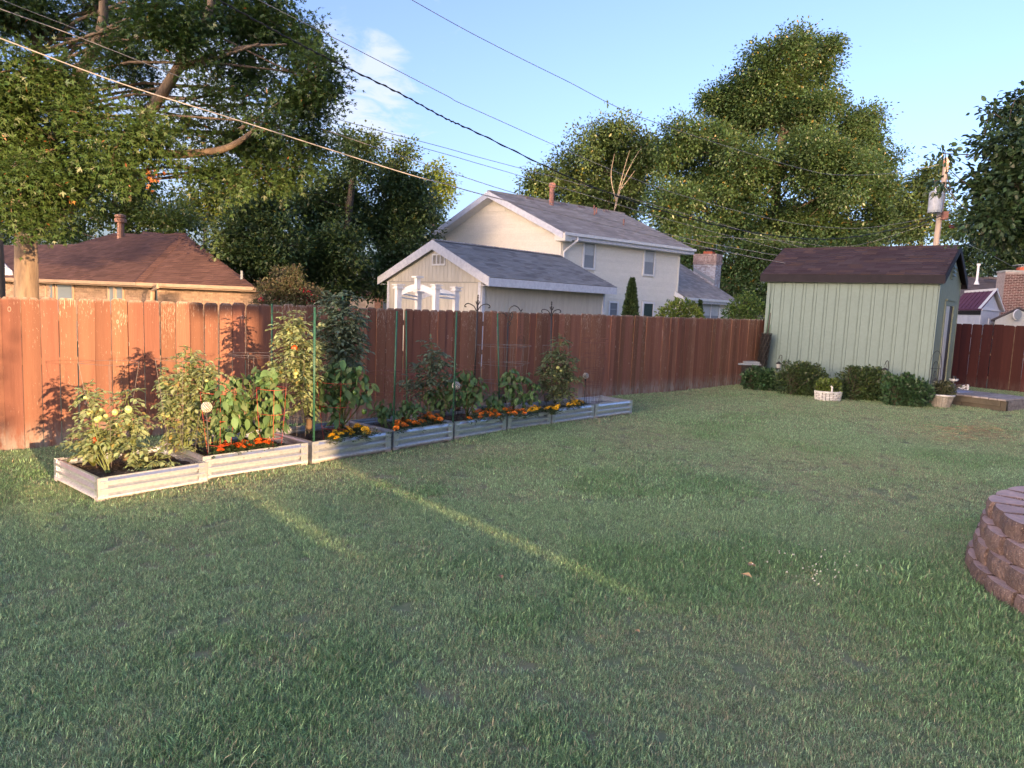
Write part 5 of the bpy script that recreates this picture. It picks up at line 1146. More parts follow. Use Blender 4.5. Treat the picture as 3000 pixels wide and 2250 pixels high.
def grass_mat():
    t = NT('grass_blade'); g = t.n('ShaderNodeNewGeometry'); r = g.outputs['Random Per Island']; oi = t.n('ShaderNodeObjectInfo').outputs['Random']
    a = t.n('ShaderNodeAttribute', attribute_type='INSTANCER', attribute_name='dry').outputs['Fac']; lu = t.n('ShaderNodeAttribute', attribute_type='INSTANCER', attribute_name='lush').outputs['Fac']
    k = t.math('FRACT', t.math('ADD', t.math('MULTIPLY', r, 17.3), t.math('MULTIPLY', oi, 9.1))); k2 = t.math('FRACT', t.math('MULTIPLY', k, 53.1)); k3 = t.math('FRACT', t.math('MULTIPLY', k, 131.7))
    col = t.mix(k, GR1, GR2); col = t.mix(lu, col, t.mix(k, GL1, GL2))
    col = t.mix(t.math('LESS_THAN', k2, t.math('MULTIPLY_ADD', a, .38, .07)), col, t.mix(k3, (.46, .43, .29), (.30, .27, .17)))
    col = t.hsv(col, .5, 1, t.math('MULTIPLY_ADD', t.math('POWER', k3, 3.0), 1.5, .62))
    return t.done(col, .48, 0, None, .4, .25)
GR1 = (.18, .30, .14); GR2 = (.34, .46, .26); GL1 = (.14, .26, .11); GL2 = (.24, .37, .17)
m_grass = grass_mat()
def vnoise(x, y, s, seed):
    g = np.random.default_rng(seed); n = 128; T = g.random((n, n)); X = x*s; Y = y*s; xi = np.floor(X).astype(int); yi = np.floor(Y).astype(int); fx = X-xi; fy = Y-yi; fx = fx*fx*(3-2*fx); fy = fy*fy*(3-2*fy)
    a = T[xi % n, yi % n]; b = T[(xi+1) % n, yi % n]; c = T[xi % n, (yi+1) % n]; d = T[(xi+1) % n, (yi+1) % n]; return (a*(1-fx)+b*fx)*(1-fy)+(c*(1-fx)+d*fx)*fy
def fbm(x, y, s, seed): return (vnoise(x, y, s, seed)+.5*vnoise(x, y, s*2.1, seed+1)+.25*vnoise(x, y, s*4.3, seed+2))/1.75
def grass_layer(name, label, clumps_, y0, y1, dens, seed, hs=1.0, side=1.5):
    g = np.random.default_rng(seed)
    wmax = y1*.78+side; area = 2*wmax*(y1-y0); n = int(area*dens); x = g.uniform(-wmax, wmax, n); y = g.uniform(y0, y1, n)
    keep = np.abs(x) < y*.78+side
    # inside the yard
    fn = np.array([-FE.y, FE.x]); keep &= ((x-FA.x)*fn[0]+(y-FA.y)*fn[1]) < -.01
    rn = (RB-RA).normalized(); keep &= ((x-RA.x)*(-rn.y)+(y-RA.y)*rn.x) < -.02
    keep &= (x-PLC.x)**2+(y-PLC.y)**2 > 1.68**2
    def outside(o, e, g_, W, D, m=0.0):
        dx = x-o[0]; dy = y-o[1]; a = dx*e[0]+dy*e[1]; b = dx*g_[0]+dy*g_[1]; return ~((a > -m) & (a < W+m) & (b > -m) & (b < D+m))
    for bed in BEDS: keep &= outside(bed[0], bed[1], bed[2], bed[3], bed[4], .012)
    keep &= outside(DNR, De, Dg, DW, DD)
    so = SFL+Sout*.95-Sex*.3; keep &= outside(so, Sex, -Sout, 5.0, 3.4) | ((x-so.x)*(-Sout.x)+(y-so.y)*(-Sout.y) < .22+.12*np.sin(x*5))
    x = x[keep]; y = y[keep]
    f = fbm(x, y, .55, 11); f2 = fbm(x, y, 1.7, 21); dry = np.clip((f-.44)*3.2, 0, 1)*.75+np.clip((f2-.60)*4, 0, 1)*.6
    farband = np.exp(-((y-(11.5+.15*x))/3.0)**2)*np.clip((x-2.0)/2, 0, 1); dry = np.clip(dry+farband*.16, 0, 1)
    lush = np.clip((fbm(x, y, .9, 31)-.5)*5, 0, 1)*(1-dry)
    pd = np.hypot(x-PLC.x, y-PLC.y); tall = np.exp(-((pd-1.9)/.45)**2)*np.clip((6.6-y)/1.5, 0, 1); 
    spot = np.exp(-(((x-1.9)/1.1)**2+((y-5.6)/.35)**2)); spot2 = np.exp(-(((x+.4)/.5)**2+((y-5.1)/.3)**2)); lush = np.clip(lush+tall+spot*.9+spot2*.6, 0, 1); dry = dry*(1-np.clip(tall+spot, 0, 1))
    edge = np.zeros_like(x)
    for bed in BEDS:
        dx = x-bed[0][0]; dy = y-bed[0][1]; a = dx*bed[1][0]+dy*bed[1][1]; b = dx*bed[2][0]+dy*bed[2][1]; edge = np.maximum(edge, np.where((a > -.1) & (a < bed[3]+.1) & (b < 0) & (b > -.22), 1.0, 0)*g.random(len(x)))
    fd = -((x-FA.x)*fn[0]+(y-FA.y)*fn[1]); edge = np.maximum(edge, np.exp(-(fd/.12)**2)*.9*g.random(len(x)))
    worn = np.clip((f2-.66)*6, 0, 1)*0
    sc = hs*(.75+.35*g.random(len(x)))*(1+.95*tall+.45*spot+.5*spot2+.8*edge+.35*lush-.25*dry); kk = g.random(len(x)) > worn*.8
    sc = np.where(g.random(len(x)) < .006, sc*1.6, sc); x, y, sc, dry, lush = x[kk], y[kk], sc[kk], dry[kk], lush[kk]; m = len(x)
    z = .012*np.sin(x*1.3+y*.7)+.010*np.sin(x*.6-y*1.1+2)-.004
    me = bpy.data.meshes.new(name); me.vertices.add(m); me.vertices.foreach_set('co', np.stack([x, y, z], 1).astype(np.float32).ravel())
    for nm, v in (('dry', dry), ('lush', lush), ('size', sc), ('turn', g.random(m)*6.283)):
        at_ = me.attributes.new(nm, 'FLOAT', 'POINT'); at_.data.foreach_set('value', v.astype(np.float32))
    at_ = me.attributes.new('pick', 'INT', 'POINT'); at_.data.foreach_set('value', g.integers(0, len(clumps_), m).astype(np.int32))
    c = bpy.data.collections.new(name+'_clumps')
    for o in clumps_: c.objects.link(o)
    ng = bpy.data.node_groups.new(name, 'GeometryNodeTree'); ng.interface.new_socket('Geometry', in_out='INPUT', socket_type='NodeSocketGeometry'); ng.interface.new_socket('Geometry', in_out='OUTPUT', socket_type='NodeSocketGeometry')
    N = ng.nodes.new; L = ng.links.new; gi = N('NodeGroupInput'); go = N('NodeGroupOutput'); ci = N('GeometryNodeCollectionInfo'); ci.inputs[0].default_value = c; ci.inputs['Separate Children'].default_value = True; ci.inputs['Reset Children'].default_value = True
    ip = N('GeometryNodeInstanceOnPoints'); ip.inputs['Pick Instance'].default_value = True
    def na(nm, t='FLOAT'): q = N('GeometryNodeInputNamedAttribute'); q.data_type = t; q.inputs[0].default_value = nm; return q.outputs[0]
    cb = N('ShaderNodeCombineXYZ'); L(na('turn'), cb.inputs[2]); L(gi.outputs[0], ip.inputs['Points']); L(ci.outputs[0], ip.inputs['Instance']); L(na('pick', 'INT'), ip.inputs['Instance Index']); L(cb.outputs[0], ip.inputs['Rotation']); L(na('size'), ip.inputs['Scale'])
    L(ip.outputs[0], go.inputs[0])
    o = link(name, me); o.modifiers.new('grow', 'NODES').node_group = ng; tag(o, label, 'grass', kind='stuff'); return o
# ================================================================ galvanised raised beds
def galv():
    t = NT('galvanised_steel'); v = t.coord('World'); z = t.n('ShaderNodeSeparateXYZ'); t.l(v, z.inputs[0]); z = z.outputs[2]
    n = t.noise(v, 30, 5, .6); col = t.mix(t.rng(n, .35, .65), (.70, .73, .77), (.60, .63, .67))
    d = t.math('ADD', z, t.math('MULTIPLY_ADD', t.noise(v, 9, 5, .7), .10, -.05)); dirt = t.rng(d, .07, .0)
    dirt = t.math('MAXIMUM', dirt, t.math('MULTIPLY', t.rng(t.noise(v, 14, 5, .75), .72, .80), .2))
    col = t.mix(t.math('MULTIPLY', dirt, .8), col, (.30, .22, .15))
    p = t.n('ShaderNodeBsdfPrincipled'); t.l(col, p.inputs['Base Color']); p.inputs['Metallic'].default_value = .5; t.l(t.math('SUBTRACT', .86, t.math('MULTIPLY', dirt, .75)), p.inputs['Metallic']); t.l(t.math('MULTIPLY_ADD', dirt, .45, .34), p.inputs['Roughness'])
    t.l(p.outputs[0], t.out.inputs[0]); return t.m
m_galv = galv()
BEDS = []
def bed(label, A, B, D, h, soil=True, fill=.6):
    A = Vector((A[0], A[1], 0)); B = Vector((B[0], B[1], 0)); e = (B-A).normalized(); W = (B-A).length; n = Vector((-e.y, e.x, 0)); T = thing('raised_bed', label, 'raised bed', tuple(A), 'galvanised raised garden beds')
    BEDS.append((tuple(A)[:2], tuple(e)[:2], tuple(n)[:2], W, D))
    def panel(p, q, out):
        p, q = Vector(p), Vector(q); prof = []; nr = 3
        zz = [0, .02]; k = 60
        for i in range(k+1):
            z = h*i/k; f = (i/k*nr) % 1.0; o = .034*min(1, max(0, (f-.20)/.14), 1)*min(1, max(0, (.95-f)/.34)); prof.append((o, z))
        pr = [prof[0]]
        for i in range(1, k):
            if abs((prof[i][0]-prof[i-1][0])-(prof[i+1][0]-prof[i][0])) > .0006: pr.append(prof[i])
        pr.append(prof[-1])
        vs = []; m = len(pr)
        for base in (p, q):
            for o, z in pr: vs.append(base+out*o+Zv*z)
            for o, z in pr: vs.append(base+out*(o-.006)+Zv*z)
        fs = []
        for i in range(m-1): fs += [(i, 2*m+i, 2*m+i+1, i+1), (m+i+1, 3*m+i+1, 3*m+i, m+i)]
        fs += [(m-1, 3*m-1, 4*m-1, 2*m-1)]
        MB().add(vs, fs).build('panel', m_galv, T)
        MB().obox(p-out*.012+Zv*(h-.004), q-p, out*.02, Zv*.008).build('rim', m_galv, T)
    c = [A, A+e*W, A+e*W+n*D, A+n*D]
    panel(c[0], c[1], -n); panel(c[1], c[2], e); panel(c[2], c[3], n); panel(c[3], c[0], -e)
    for p, sx, sy in ((c[0], -e, -n), (c[1], e, -n), (c[2], e, n), (c[3], -e, n)):
        br = MB().obox(p+sx*.004+sy*.024, -sx*.068, sy*.004, Zv*(h+.006)).obox(p+sx*.024+sy*.028, sx*.004, -sy*.07, Zv*(h+.006)).obox(p+sx*.004+sy*.024, sx*.024, sy*.004, Zv*(h+.006))
        b = br.build('corner_bracket', m_galv, T)
        bo = MB()
        for zz in (.25, .75): bo.lathe([(.001, 0), (.007, .001), (.006, .006), (.001, .008)], (0, 0, 0), 6)
        bo.v = [tuple(p-sx*.035+sy*(.028+v[2])+e*v[0]+Zv*(v[1]+h*(.25 if i < len(bo.v)//2 else .78))) for i, v in enumerate(bo.v)]
        bo.build('bolt', m_screen, b)
    if soil:
        nx = 22; m = MB(); vs = []; rr = random.Random(int(A.x*100)); ny = 16
        for j in range(ny+1):
            for i in range(nx+1): vs.append(A+e*(W*i/nx)+n*(D*j/ny)+Zv*(h*fill+rr.uniform(-.008, .012)+.012*math.sin(i*.9+j*1.3)))
        m.add(vs, [(j*(nx+1)+i, j*(nx+1)+i+1, (j+1)*(nx+1)+i+1, (j+1)*(nx+1)+i) for j in range(ny) for i in range(nx)]).build('soil', m_soil, T, smooth=True)
        g = np.random.default_rng(int(abs(A.y)*100)); k = 420; P = np.array(tuple(A))+np.outer(g.random(k)*W, tuple(e))+np.outer(g.random(k)*D, tuple(n)); P[:, 2] = h*fill+.012+.012*g.random(k)
        dd = rnd_dir(k, g); dd[:, 2] *= .25; V, F = leaf_arrays(P-np.array(tuple(A)), .02+.035*g.random(k), dd, np.array([[0, 0, 1.]]*k)+rnd_dir(k, g)*.4, (T_DIA[0]*np.array([.4, 1, 1]), T_DIA[1]))
        o = link('mulch', np_mesh('mulch', V, F, rough_mat('straw_mulch', (.20, .14, .09), (.10, .065, .045), 20, .9, rand=0, island=.5)), T); tag(o, kind='stuff')
    return T, A, e, n, W, D, h
B1 = bed('nearest galvanised bed at the left with tomato plants and its end panel showing', (-3.72, 6.31), (-3.10, 7.07), 1.02, .215, fill=.72)
B2 = bed('second galvanised bed from the left with orange marigolds and red-caged peppers', (-3.14, 7.17), (-2.36, 8.05), 1.0, .255, fill=.6)
B3 = bed('third galvanised bed from the left with yellow marigolds and a half-sunlit front panel', (-2.29, 8.13), (-1.56, 8.98), .98, .255)
B4 = bed('fourth galvanised bed, between the two left green stakes, with small pepper plants', (-1.50, 9.06), (-.84, 9.84), .95, .255)
B5 = bed('fifth galvanised bed, under the green stake next to the middle mosaic ball', (-.78, 9.92), (-.10, 10.72), .9, .255)
B6 = bed('sixth galvanised bed, below the hanging wire heart', (-.04, 10.80), (.62, 11.50), .85, .255)
B7 = bed('seventh galvanised bed, with yellow marigolds at the corner and the far dark tomato', (.68, 11.56), (1.42, 12.33), .75, .255)
B8 = bed('last galvanised bed at the far right end, empty of plants', (1.48, 12.39), (2.22, 13.12), .7, .255, True, .35)

# ================================================================ garden plants
L_tom = leaf_mat('tomato_leaf', (.19, .25, .11), (.30, .34, .165), (.32, .26, .08), .04, .55, .3, 3)
L_tomd = leaf_mat('dark_tomato_leaf', (.09, .13, .06), (.135, .17, .08), (.18, .16, .05), .03, .55, .25, 3)
L_tomg = leaf_mat('grey_green_tomato_leaf', (.12, .165, .095), (.165, .21, .13), None, 0, .6, .25, 3)
m_stem = rough_mat('pale_green_stem', (.16, .19, .06), (.11, .14, .04), 20, .6, rand=0)
m_unripe = rough_mat('unripe_tomato', (.38, .40, .17), (.30, .36, .13), 3, .3, bump=0, rand=.12, spec=.5)
m_ripe = rough_mat('ripe_tomato', (.55, .06, .015), (.50, .10, .02), 3, .3, bump=0, rand=.05, spec=.5)
m_tomS = {}
def fruit_mesh(mat, s=1.0, long=1.0):
    k = (mat.name, long)
    if k not in m_tomS: m_tomS[k] = MB().sph((0, 0, 0), 1, 12, 8, long).mesh('tomato', mat, smooth=True)
    return m_tomS[k]
def sprays(P, D, size, g, nl=7, droopy=.6):
    """compound leaves: rachis with paired leaflets"""
    LP = []; LD = []; LS = []; n = len(P)
    D = D/np.linalg.norm(D, axis=1, keepdims=True)
    side = np.cross(D, np.array([0, 0, 1.0])+rnd_dir(n, g)*.3); side /= np.linalg.norm(side, axis=1, keepdims=True)+1e-9
    for k in range(nl):
        t = .25+.75*(k//2)/((nl-1)//2); pos = P+D*size[:, None]*t; pos[:, 2] -= droopy*size*t*t*.6
        if k == nl-1: d = D+np.array([0, 0, -droopy]); s = size*.5
        else: d = side*(1 if k % 2 else -1)+D*.55+np.array([0, 0, -droopy*.7])+rnd_dir(n, g)*.25; s = size*(.5-.12*abs(t-.6))
        LP.append(pos); LD.append(d); LS.append(s*(.8+.4*g.random(n)))
    P2 = np.concatenate(LP); Dd = np.concatenate(LD); S = np.concatenate(LS); N = rnd_dir(len(P2), g)*.5+np.array([0, 0, 1.0])
    return leaf_arrays(P2, S, Dd, N, (T_OVAL[0]*np.array([.95, 1, 1.6]), T_OVAL[1]))
def tomato(label, px, base, d, mat, seed, nsp, size=.13, fruits=(), stems=3, group='tomato plants in the raised beds', nl=7, droopy=.7):
    """px: list of (u, v, r) blobs giving the plant's habit at depth d"""
    g = np.random.default_rng(seed); b = Vector(base); T = thing('tomato_plant', label, 'tomato plant', tuple(b), group)
    bl = [(at(u, v, d), r*d/FPX) for u, v, r in px]; w = np.array([r**2 for _, r in bl]); w /= w.sum(); k = g.choice(len(bl), nsp, p=w)
    C = np.array([tuple(bl[i][0]) for i in k]); Rr = np.array([bl[i][1] for i in k]); q = rnd_dir(nsp, g); P = C+q*(Rr*(.15+.75*g.random(nsp)))[:, None]*np.array([1, .9, 1]); P[:, 2] = np.maximum(P[:, 2], b.z+.03)
    D = q+rnd_dir(nsp, g)*.5; D[:, 2] = D[:, 2]*.4+.15
    V, F = sprays(P-np.array(tuple(b)), D, size*(.6+.7*g.random(nsp)), g, nl, droopy); link('foliage', np_mesh('foliage', V, F, mat), T)
    bl.sort(key=lambda t: t[0].z); st = MB()
    top = bl[-1][0]
    for c, r in bl:
        st.tube(spl([b+Vector((g.normal()*.02, g.normal()*.02, 0)), b.lerp(c, .5)+Vector((g.normal()*.03, g.normal()*.03, 0)), c+Vector((0, 0, r*.5))], 5), .0045, 5)
    idx = g.choice(nsp, min(nsp, 60), replace=False)
    for i in idx:
        c = C[i]; st.tube([Vector(c), Vector(P[i])], [.004, .002], 4)
    st.build('stems', m_stem, T)
    for (u, v, r, kind) in fruits:
        p = at(u, v, d-.10); s = r*(d-.1)/FPX; link('tomato', fruit_mesh(m_ripe if kind == 'r' else m_unripe, 1, 1.15 if kind == 'l' else .9), T, p-b, (0, 0, g.random()*6), s)
    return T
def inbed(u, v, z=.16): p = G(u, v, z); return (p.x, p.y, z)
tomato('squat tomato plant at the left of the nearest bed with a red fruit low down', [(262, 1165, 42), (268, 1210, 40), (270, 1255, 55), (250, 1290, 50), (300, 1310, 50), (240, 1320, 35), (255, 1145, 20), (310, 1275, 35)], inbed(316, 1385), 6.95, L_tom, 101, 150, .11, [(263, 1207, 10, 'l'), (283, 1230, 9, 'l'), (292, 1225, 8, 'l'), (250, 1165, 6, 'g'), (284, 1290, 13, 'r'), (296, 1200, 6, 'g')])
tomato('second squat tomato plant in the nearest bed with two large pale fruits', [(370, 1165, 38), (365, 1205, 40), (385, 1235, 45), (350, 1270, 50), (390, 1300, 48), (430, 1340, 38), (460, 1345, 32), (410, 1370, 28), (500, 1350, 25)], inbed(400, 1355), 6.95, L_tom, 102, 150, .11, [(376, 1200, 11, 'l'), (337, 1208, 9, 'l'), (357, 1220, 8, 'g'), (345, 1245, 7, 'l'), (310, 1218, 7, 'g')])
tomato('tall feathery tomato plant at the back right of the nearest bed', [(560, 1035, 30), (545, 1075, 42), (600, 1070, 35), (530, 1110, 52), (585, 1120, 52), (500, 1150, 48), (555, 1170, 60), (520, 1220, 60), (575, 1240, 50), (540, 1280, 52), (570, 1310, 35), (630, 1085, 25), (470, 1200, 28), (490, 1290, 30), (610, 1160, 35), (480, 1120, 22)], inbed(536, 1340), 7.62, L_tom, 103, 470, .105, [(478, 1215, 8, 'g'), (490, 1217, 8, 'g'), (605, 1115, 6, 'g'), (560, 1200, 5, 'g')])
tomato('tall sunlit tomato with green and one orange fruit behind the first front stake', [(858, 935, 30), (850, 965, 35), (880, 960, 30), (870, 1010, 48), (850, 1050, 45), (900, 1040, 38), (865, 1090, 50), (895, 1105, 42), (880, 1150, 38), (895, 1185, 30), (830, 1000, 25), (820, 960, 15), (925, 1010, 22), (835, 1075, 28)], inbed(905, 1270), 8.6, L_tom, 104, 400, .115, [(849, 1063, 8, 'g'), (862, 1019, 9, 'r'), (866, 1094, 9, 'g'), (877, 1112, 6, 'g'), (890, 1100, 6, 'g'), (865, 1105, 6, 'g')])
tomato('tallest grey-green tomato plant rising above the fence top', [(985, 885, 28), (1000, 915, 38), (960, 905, 25), (1030, 930, 28), (1010, 960, 52), (980, 1000, 48), (1030, 1000, 40), (1000, 1045, 55), (960, 960, 28), (1040, 960, 18), (1025, 1060, 28), (950, 985, 20), (1015, 870, 18)], inbed(1000, 1240), 9.3, L_tomg, 105, 480, .125, [(940, 951, 8, 'g'), (950, 953, 7, 'g'), (996, 1006, 5, 'g'), (995, 992, 6, 'g')])
tomato('airy pale tomato plant left of the middle mosaic ball', [(1265, 1015, 22), (1270, 1045, 30), (1245, 1080, 30), (1290, 1060, 26), (1260, 1110, 38), (1220, 1075, 18), (1240, 1140, 36), (1290, 1110, 30), (1200, 1120, 18)], inbed(1255, 1210), 10.4, L_tomg, 106, 200, .12)
tomato('dark tomato plant in the wire cage under the right double hook', [(1640, 1000, 20), (1625, 1040, 30), (1655, 1050, 28), (1610, 1080, 36), (1650, 1095, 38), (1625, 1120, 38), (1665, 1080, 26), (1605, 1135, 26), (1650, 1140, 28), (1682, 1100, 14), (1625, 1160, 22)], inbed(1625, 1185), 11.9, L_tomd, 107, 380, .115, [(1635, 1077, 6, 'g'), (1645, 1085, 6, 'g'), (1625, 1100, 5, 'g')])

# peppers: every large leaf is its own piece
L_pep = leaf_mat('pepper_leaf', (.070, .14, .045), (.12, .20, .07), None, 0, .6, .22, 3)
def pepper_meshes():
    out = []
    for k in range(4):
        g = random.Random(k); n = 5; vs = []; fs = []
        for i in range(n+1):
            t = i/n; w = .30*math.sin(math.pi*min(1, t*.93+.07))**.8*(1-.25*t); dz = -.35*t*t*(.6+.3*k/3)
            vs += [(-w, t*(1-.05*k), dz+.10*w+.02*math.sin(9*t+k)), (0, t*(1-.05*k), dz-.02), (w, t*(1-.05*k), dz+.10*w+.02*math.sin(8*t+2*k))]
        for i in range(n): fs += [(i*3, i*3+1, i*3+4, i*3+3), (i*3+1, i*3+2, i*3+5, i*3+4)]
        out.append(MB().add(vs, fs).mesh('leaf', L_pep, smooth=True))
    return out
PM = pepper_meshes()
m_pep = rough_mat('green_pepper', (.10, .19, .03), (.07, .14, .025), 4, .22, bump=0, rand=.1, spec=.6)
PEPF = MB().lathe([(.01, .12), (.5, .1), (.85, -.1), (.9, -.6), (.75, -1.2), (.5, -1.55), (.05, -1.5)], (0, 0, 0), 10, cap=False).mesh('pepper', m_pep, smooth=True)
def pepper(label, px, base, d, seed, n, ls=.11, fruits=(), group='pepper plants in the raised beds'):
    g = np.random.default_rng(seed); b = Vector(base); T = thing('pepper_plant', label, 'pepper plant', tuple(b), group)
    bl = [(at(u, v, d), r*d/FPX) for u, v, r in px]; w = np.array([r**2 for _, r in bl]); w /= w.sum(); st = MB(); n = int(n*1.6)
    for i in range(n):
        c, r = bl[g.choice(len(bl), p=w)]; q = Vector(rnd_dir(1, g)[0]); p = c+q*(r*(.25+.72*g.random())); p.z = max(p.z, b.z+.05)
        yaw = math.atan2(q.y, q.x)-math.pi/2+g.normal()*.6; pitch = g.normal()*.4-.75
        link('leaf', PM[g.integers(4)], T, p-b, (pitch, g.normal()*.35, yaw), ls*(.6+.65*g.random()))
        if g.random() < .35: st.tube([p, p.lerp(Vector((b.x+(c.x-b.x)*.7, b.y+(c.y-b.y)*.7, p.z-.05)), .8)], [.0022, .0035], 4)
    for c, r in bl: st.tube(spl([b+Vector((g.normal()*.01, g.normal()*.01, 0)), b.lerp(c, .45)+Vector((g.normal()*.02, g.normal()*.02, 0)), c], 4), [.008, .0078, .0075, .007, .0065, .006, .0055, .005, .0045], 5)
    st.build('stems', m_stem, T)
    for u, v, r in fruits: p = at(u, v, d-.08); link('pepper', PEPF, T, p-b, (g.normal()*.15, g.normal()*.15, 0), r*d/FPX)
    return T
pepper('pepper plant behind the left mosaic ball with a red cage ring', [(640, 1140, 35), (655, 1180, 45), (670, 1215, 40), (640, 1230, 35), (665, 1270, 25), (690, 1160, 30)], inbed(625, 1330), 7.5, 111, 90, .12)
pepper('bushy drooping pepper plant filling the second bed', [(765, 1095, 35), (730, 1120, 42), (790, 1130, 45), (710, 1170, 50), (760, 1190, 55), (815, 1170, 45), (720, 1240, 50), (780, 1250, 52), (820, 1230, 35), (745, 1290, 38), (700, 1290, 28), (800, 1090, 25), (690, 1110, 25)], inbed(775, 1325), 8.0, 112, 210, .125, [(822, 1165, 8), (777, 1262, 7)])
pepper('dark pepper plant with green fruits under the tallest tomato', [(985, 1075, 35), (1010, 1100, 45), (955, 1110, 38), (1050, 1090, 30), (1000, 1150, 45), (965, 1185, 35), (1045, 1150, 40), (1070, 1110, 25), (950, 1150, 30), (985, 1220, 22), (1065, 1170, 25), (1090, 1130, 16)], inbed(1000, 1255), 8.8, 113, 180, .12, [(1001, 1163, 9), (992, 1190, 8), (1068, 1200, 9), (1040, 1145, 8), (948, 1195, 8)])
pepper('small pepper plant left of the left rear stakes', [(1120, 1190, 26), (1110, 1215, 24), (1140, 1205, 24), (1125, 1230, 18)], inbed(1120, 1250), 9.5, 114, 55, .095)
pepper('small pepper plant between the stakes behind orange marigolds', [(1185, 1180, 26), (1210, 1195, 26), (1170, 1205, 22), (1200, 1215, 22), (1230, 1190, 16)], inbed(1190, 1235), 9.7, 115, 60, .095)
pepper('dark broad-leaved pepper plant left of the middle green stake', [(1320, 1110, 30), (1295, 1140, 32), (1275, 1170, 26), (1310, 1175, 28), (1290, 1190, 22), (1255, 1150, 18), (1335, 1140, 25)], inbed(1300, 1215), 10.55, 116, 100, .12)
pepper('dark broad-leaved pepper plant right of the middle mosaic ball', [(1355, 1095, 26), (1380, 1110, 28), (1365, 1145, 32), (1395, 1140, 26), (1380, 1170, 26), (1355, 1180, 22), (1410, 1125, 18)], inbed(1367, 1222), 10.75, 117, 100, .12)
pepper('low pepper plant between the big pepper and the third front stake', [(1430, 1160, 20), (1450, 1175, 24), (1465, 1190, 18), (1440, 1195, 16)], inbed(1455, 1205), 11.0, 118, 45, .11)
pepper('upright pepper plant below the hanging wire heart', [(1495, 1095, 24), (1480, 1115, 22), (1510, 1125, 28), (1490, 1150, 28), (1515, 1160, 24), (1530, 1105, 16)], inbed(1505, 1200), 11.3, 119, 95, .115)
pepper('wilted pepper plant between the heart and the caged tomato', [(1545, 1110, 22), (1560, 1130, 24), (1550, 1160, 24), (1570, 1170, 16), (1535, 1175, 18)], inbed(1555, 1195), 11.5, 120, 60, .10)

# marigolds
L_mar = leaf_mat('marigold_leaf', (.035, .062, .022), (.055, .085, .03), None, 0, .5, .15, 5)
def flower_mesh(name, c1, c2):
    g = random.Random(3); vs = []; fs = []; m = rough_mat(name, c1, c2, 30, .6, bump=0, rand=.12, island=.2)
    for ring, (rr, zz, nn) in enumerate(((1.0, .15, 9), (.78, .42, 8), (.5, .62, 6), (.22, .75, 4))):
        for k in range(nn):
            a = 2*math.pi*(k+ring*.4)/nn; w = .42*rr+.1; n = len(vs); r0 = rr*.2
            vs += [(math.cos(a)*r0, math.sin(a)*r0, zz-.15), (math.cos(a-w/2)*rr, math.sin(a-w/2)*rr, zz+g.uniform(-.05, .08)), (math.cos(a)*rr*1.08, math.sin(a)*rr*1.08, zz+.1), (math.cos(a+w/2)*rr, math.sin(a+w/2)*rr, zz+g.uniform(-.05, .08))]
            fs += [(n, n+1, n+2, n+3)]
    return MB().add(vs, fs).mesh('flower', m)
FM = {'o': flower_mesh('orange_petal', (.78, .16, .008), (.70, .22, .01)), 'r': flower_mesh('red_orange_petal', (.72, .085, .012), (.62, .13, .01)), 'y': flower_mesh('yellow_petal', (.85, .42, .01), (.80, .50, .02))}
def marigold(label, pts, kind, seed, fr=9.5, z=.26):
    g = np.random.default_rng(seed); P = [G(u, v, z+.03) for u, v in pts]; c = sum(P, Vector((0, 0, 0)))/len(P); b = Vector((c.x, c.y, .16)); T = thing('marigold_plant', label, 'marigold', tuple(b), 'marigolds along the front of the raised beds')
    nl = 26*len(P); k = g.choice(len(P), nl); Q = np.array([tuple(P[i]) for i in k])+g.normal(size=(nl, 3))*np.array([.045, .045, .03]); Q[:, 2] = np.minimum(Q[:, 2], z+.04)-.025
    V, F = sprays(Q-np.array(tuple(b)), rnd_dir(nl, g)*np.array([1, 1, .4])+np.array([0, 0, .3]), .05*(.7+.6*g.random(nl)), g, 7, .2); link('foliage', np_mesh('foliage', V, F, L_mar), T)
    st = MB()
    for i, p in enumerate(P):
        s = fr*(p.y)/FPX; q = p+Vector((g.normal()*.006, g.normal()*.006, g.normal()*.008)); link('flower', FM[kind], T, q-b, (g.normal()*.3+.35, g.normal()*.3, g.random()*6), s*(1.0+.4*g.random())); st.tube([b+(q-b)*.2, q], .003, 4)
    st.build('stems', m_stem, T)
marigold('red-orange marigold clump at the left front of the second bed', [(648, 1311), (655, 1297), (663, 1306), (675, 1305), (647, 1320), (688, 1305)], 'r', 131)
marigold('red-orange marigold clump in the middle front of the second bed', [(697, 1306), (703, 1309), (710, 1298), (720, 1297), (708, 1312), (733, 1305), (716, 1302)], 'r', 132)
marigold('red-orange marigold clump nearest the right corner of the second bed', [(754, 1295), (762, 1292), (768, 1297), (780, 1301), (785, 1299), (757, 1300)], 'r', 133)
marigold('yellow marigold clump at the left front of the third bed', [(973, 1278), (983, 1268), (1000, 1274), (972, 1279), (1014, 1265), (984, 1284)], 'y', 134)
marigold('yellow marigold clump at the right front of the third bed', [(1018, 1257), (1025, 1262), (1036, 1256), (1045, 1252), (1059, 1253), (1033, 1272), (1068, 1262), (1078, 1266), (1072, 1271), (1050, 1256)], 'y', 135)
marigold('orange marigold clump beside the left front stake in the fourth bed', [(1160, 1245), (1166, 1241), (1177, 1232), (1183, 1228), (1190, 1235), (1182, 1246), (1163, 1256), (1172, 1243), (1186, 1249), (1200, 1236)], 'o', 136, 8)
marigold('orange marigold clump at the right front of the fourth bed', [(1215, 1240), (1225, 1242), (1233, 1216), (1240, 1222), (1250, 1220), (1245, 1233), (1264, 1222), (1270, 1226), (1280, 1218), (1283, 1232), (1290, 1232), (1258, 1214), (1232, 1236), (1222, 1226)], 'o', 137, 8)
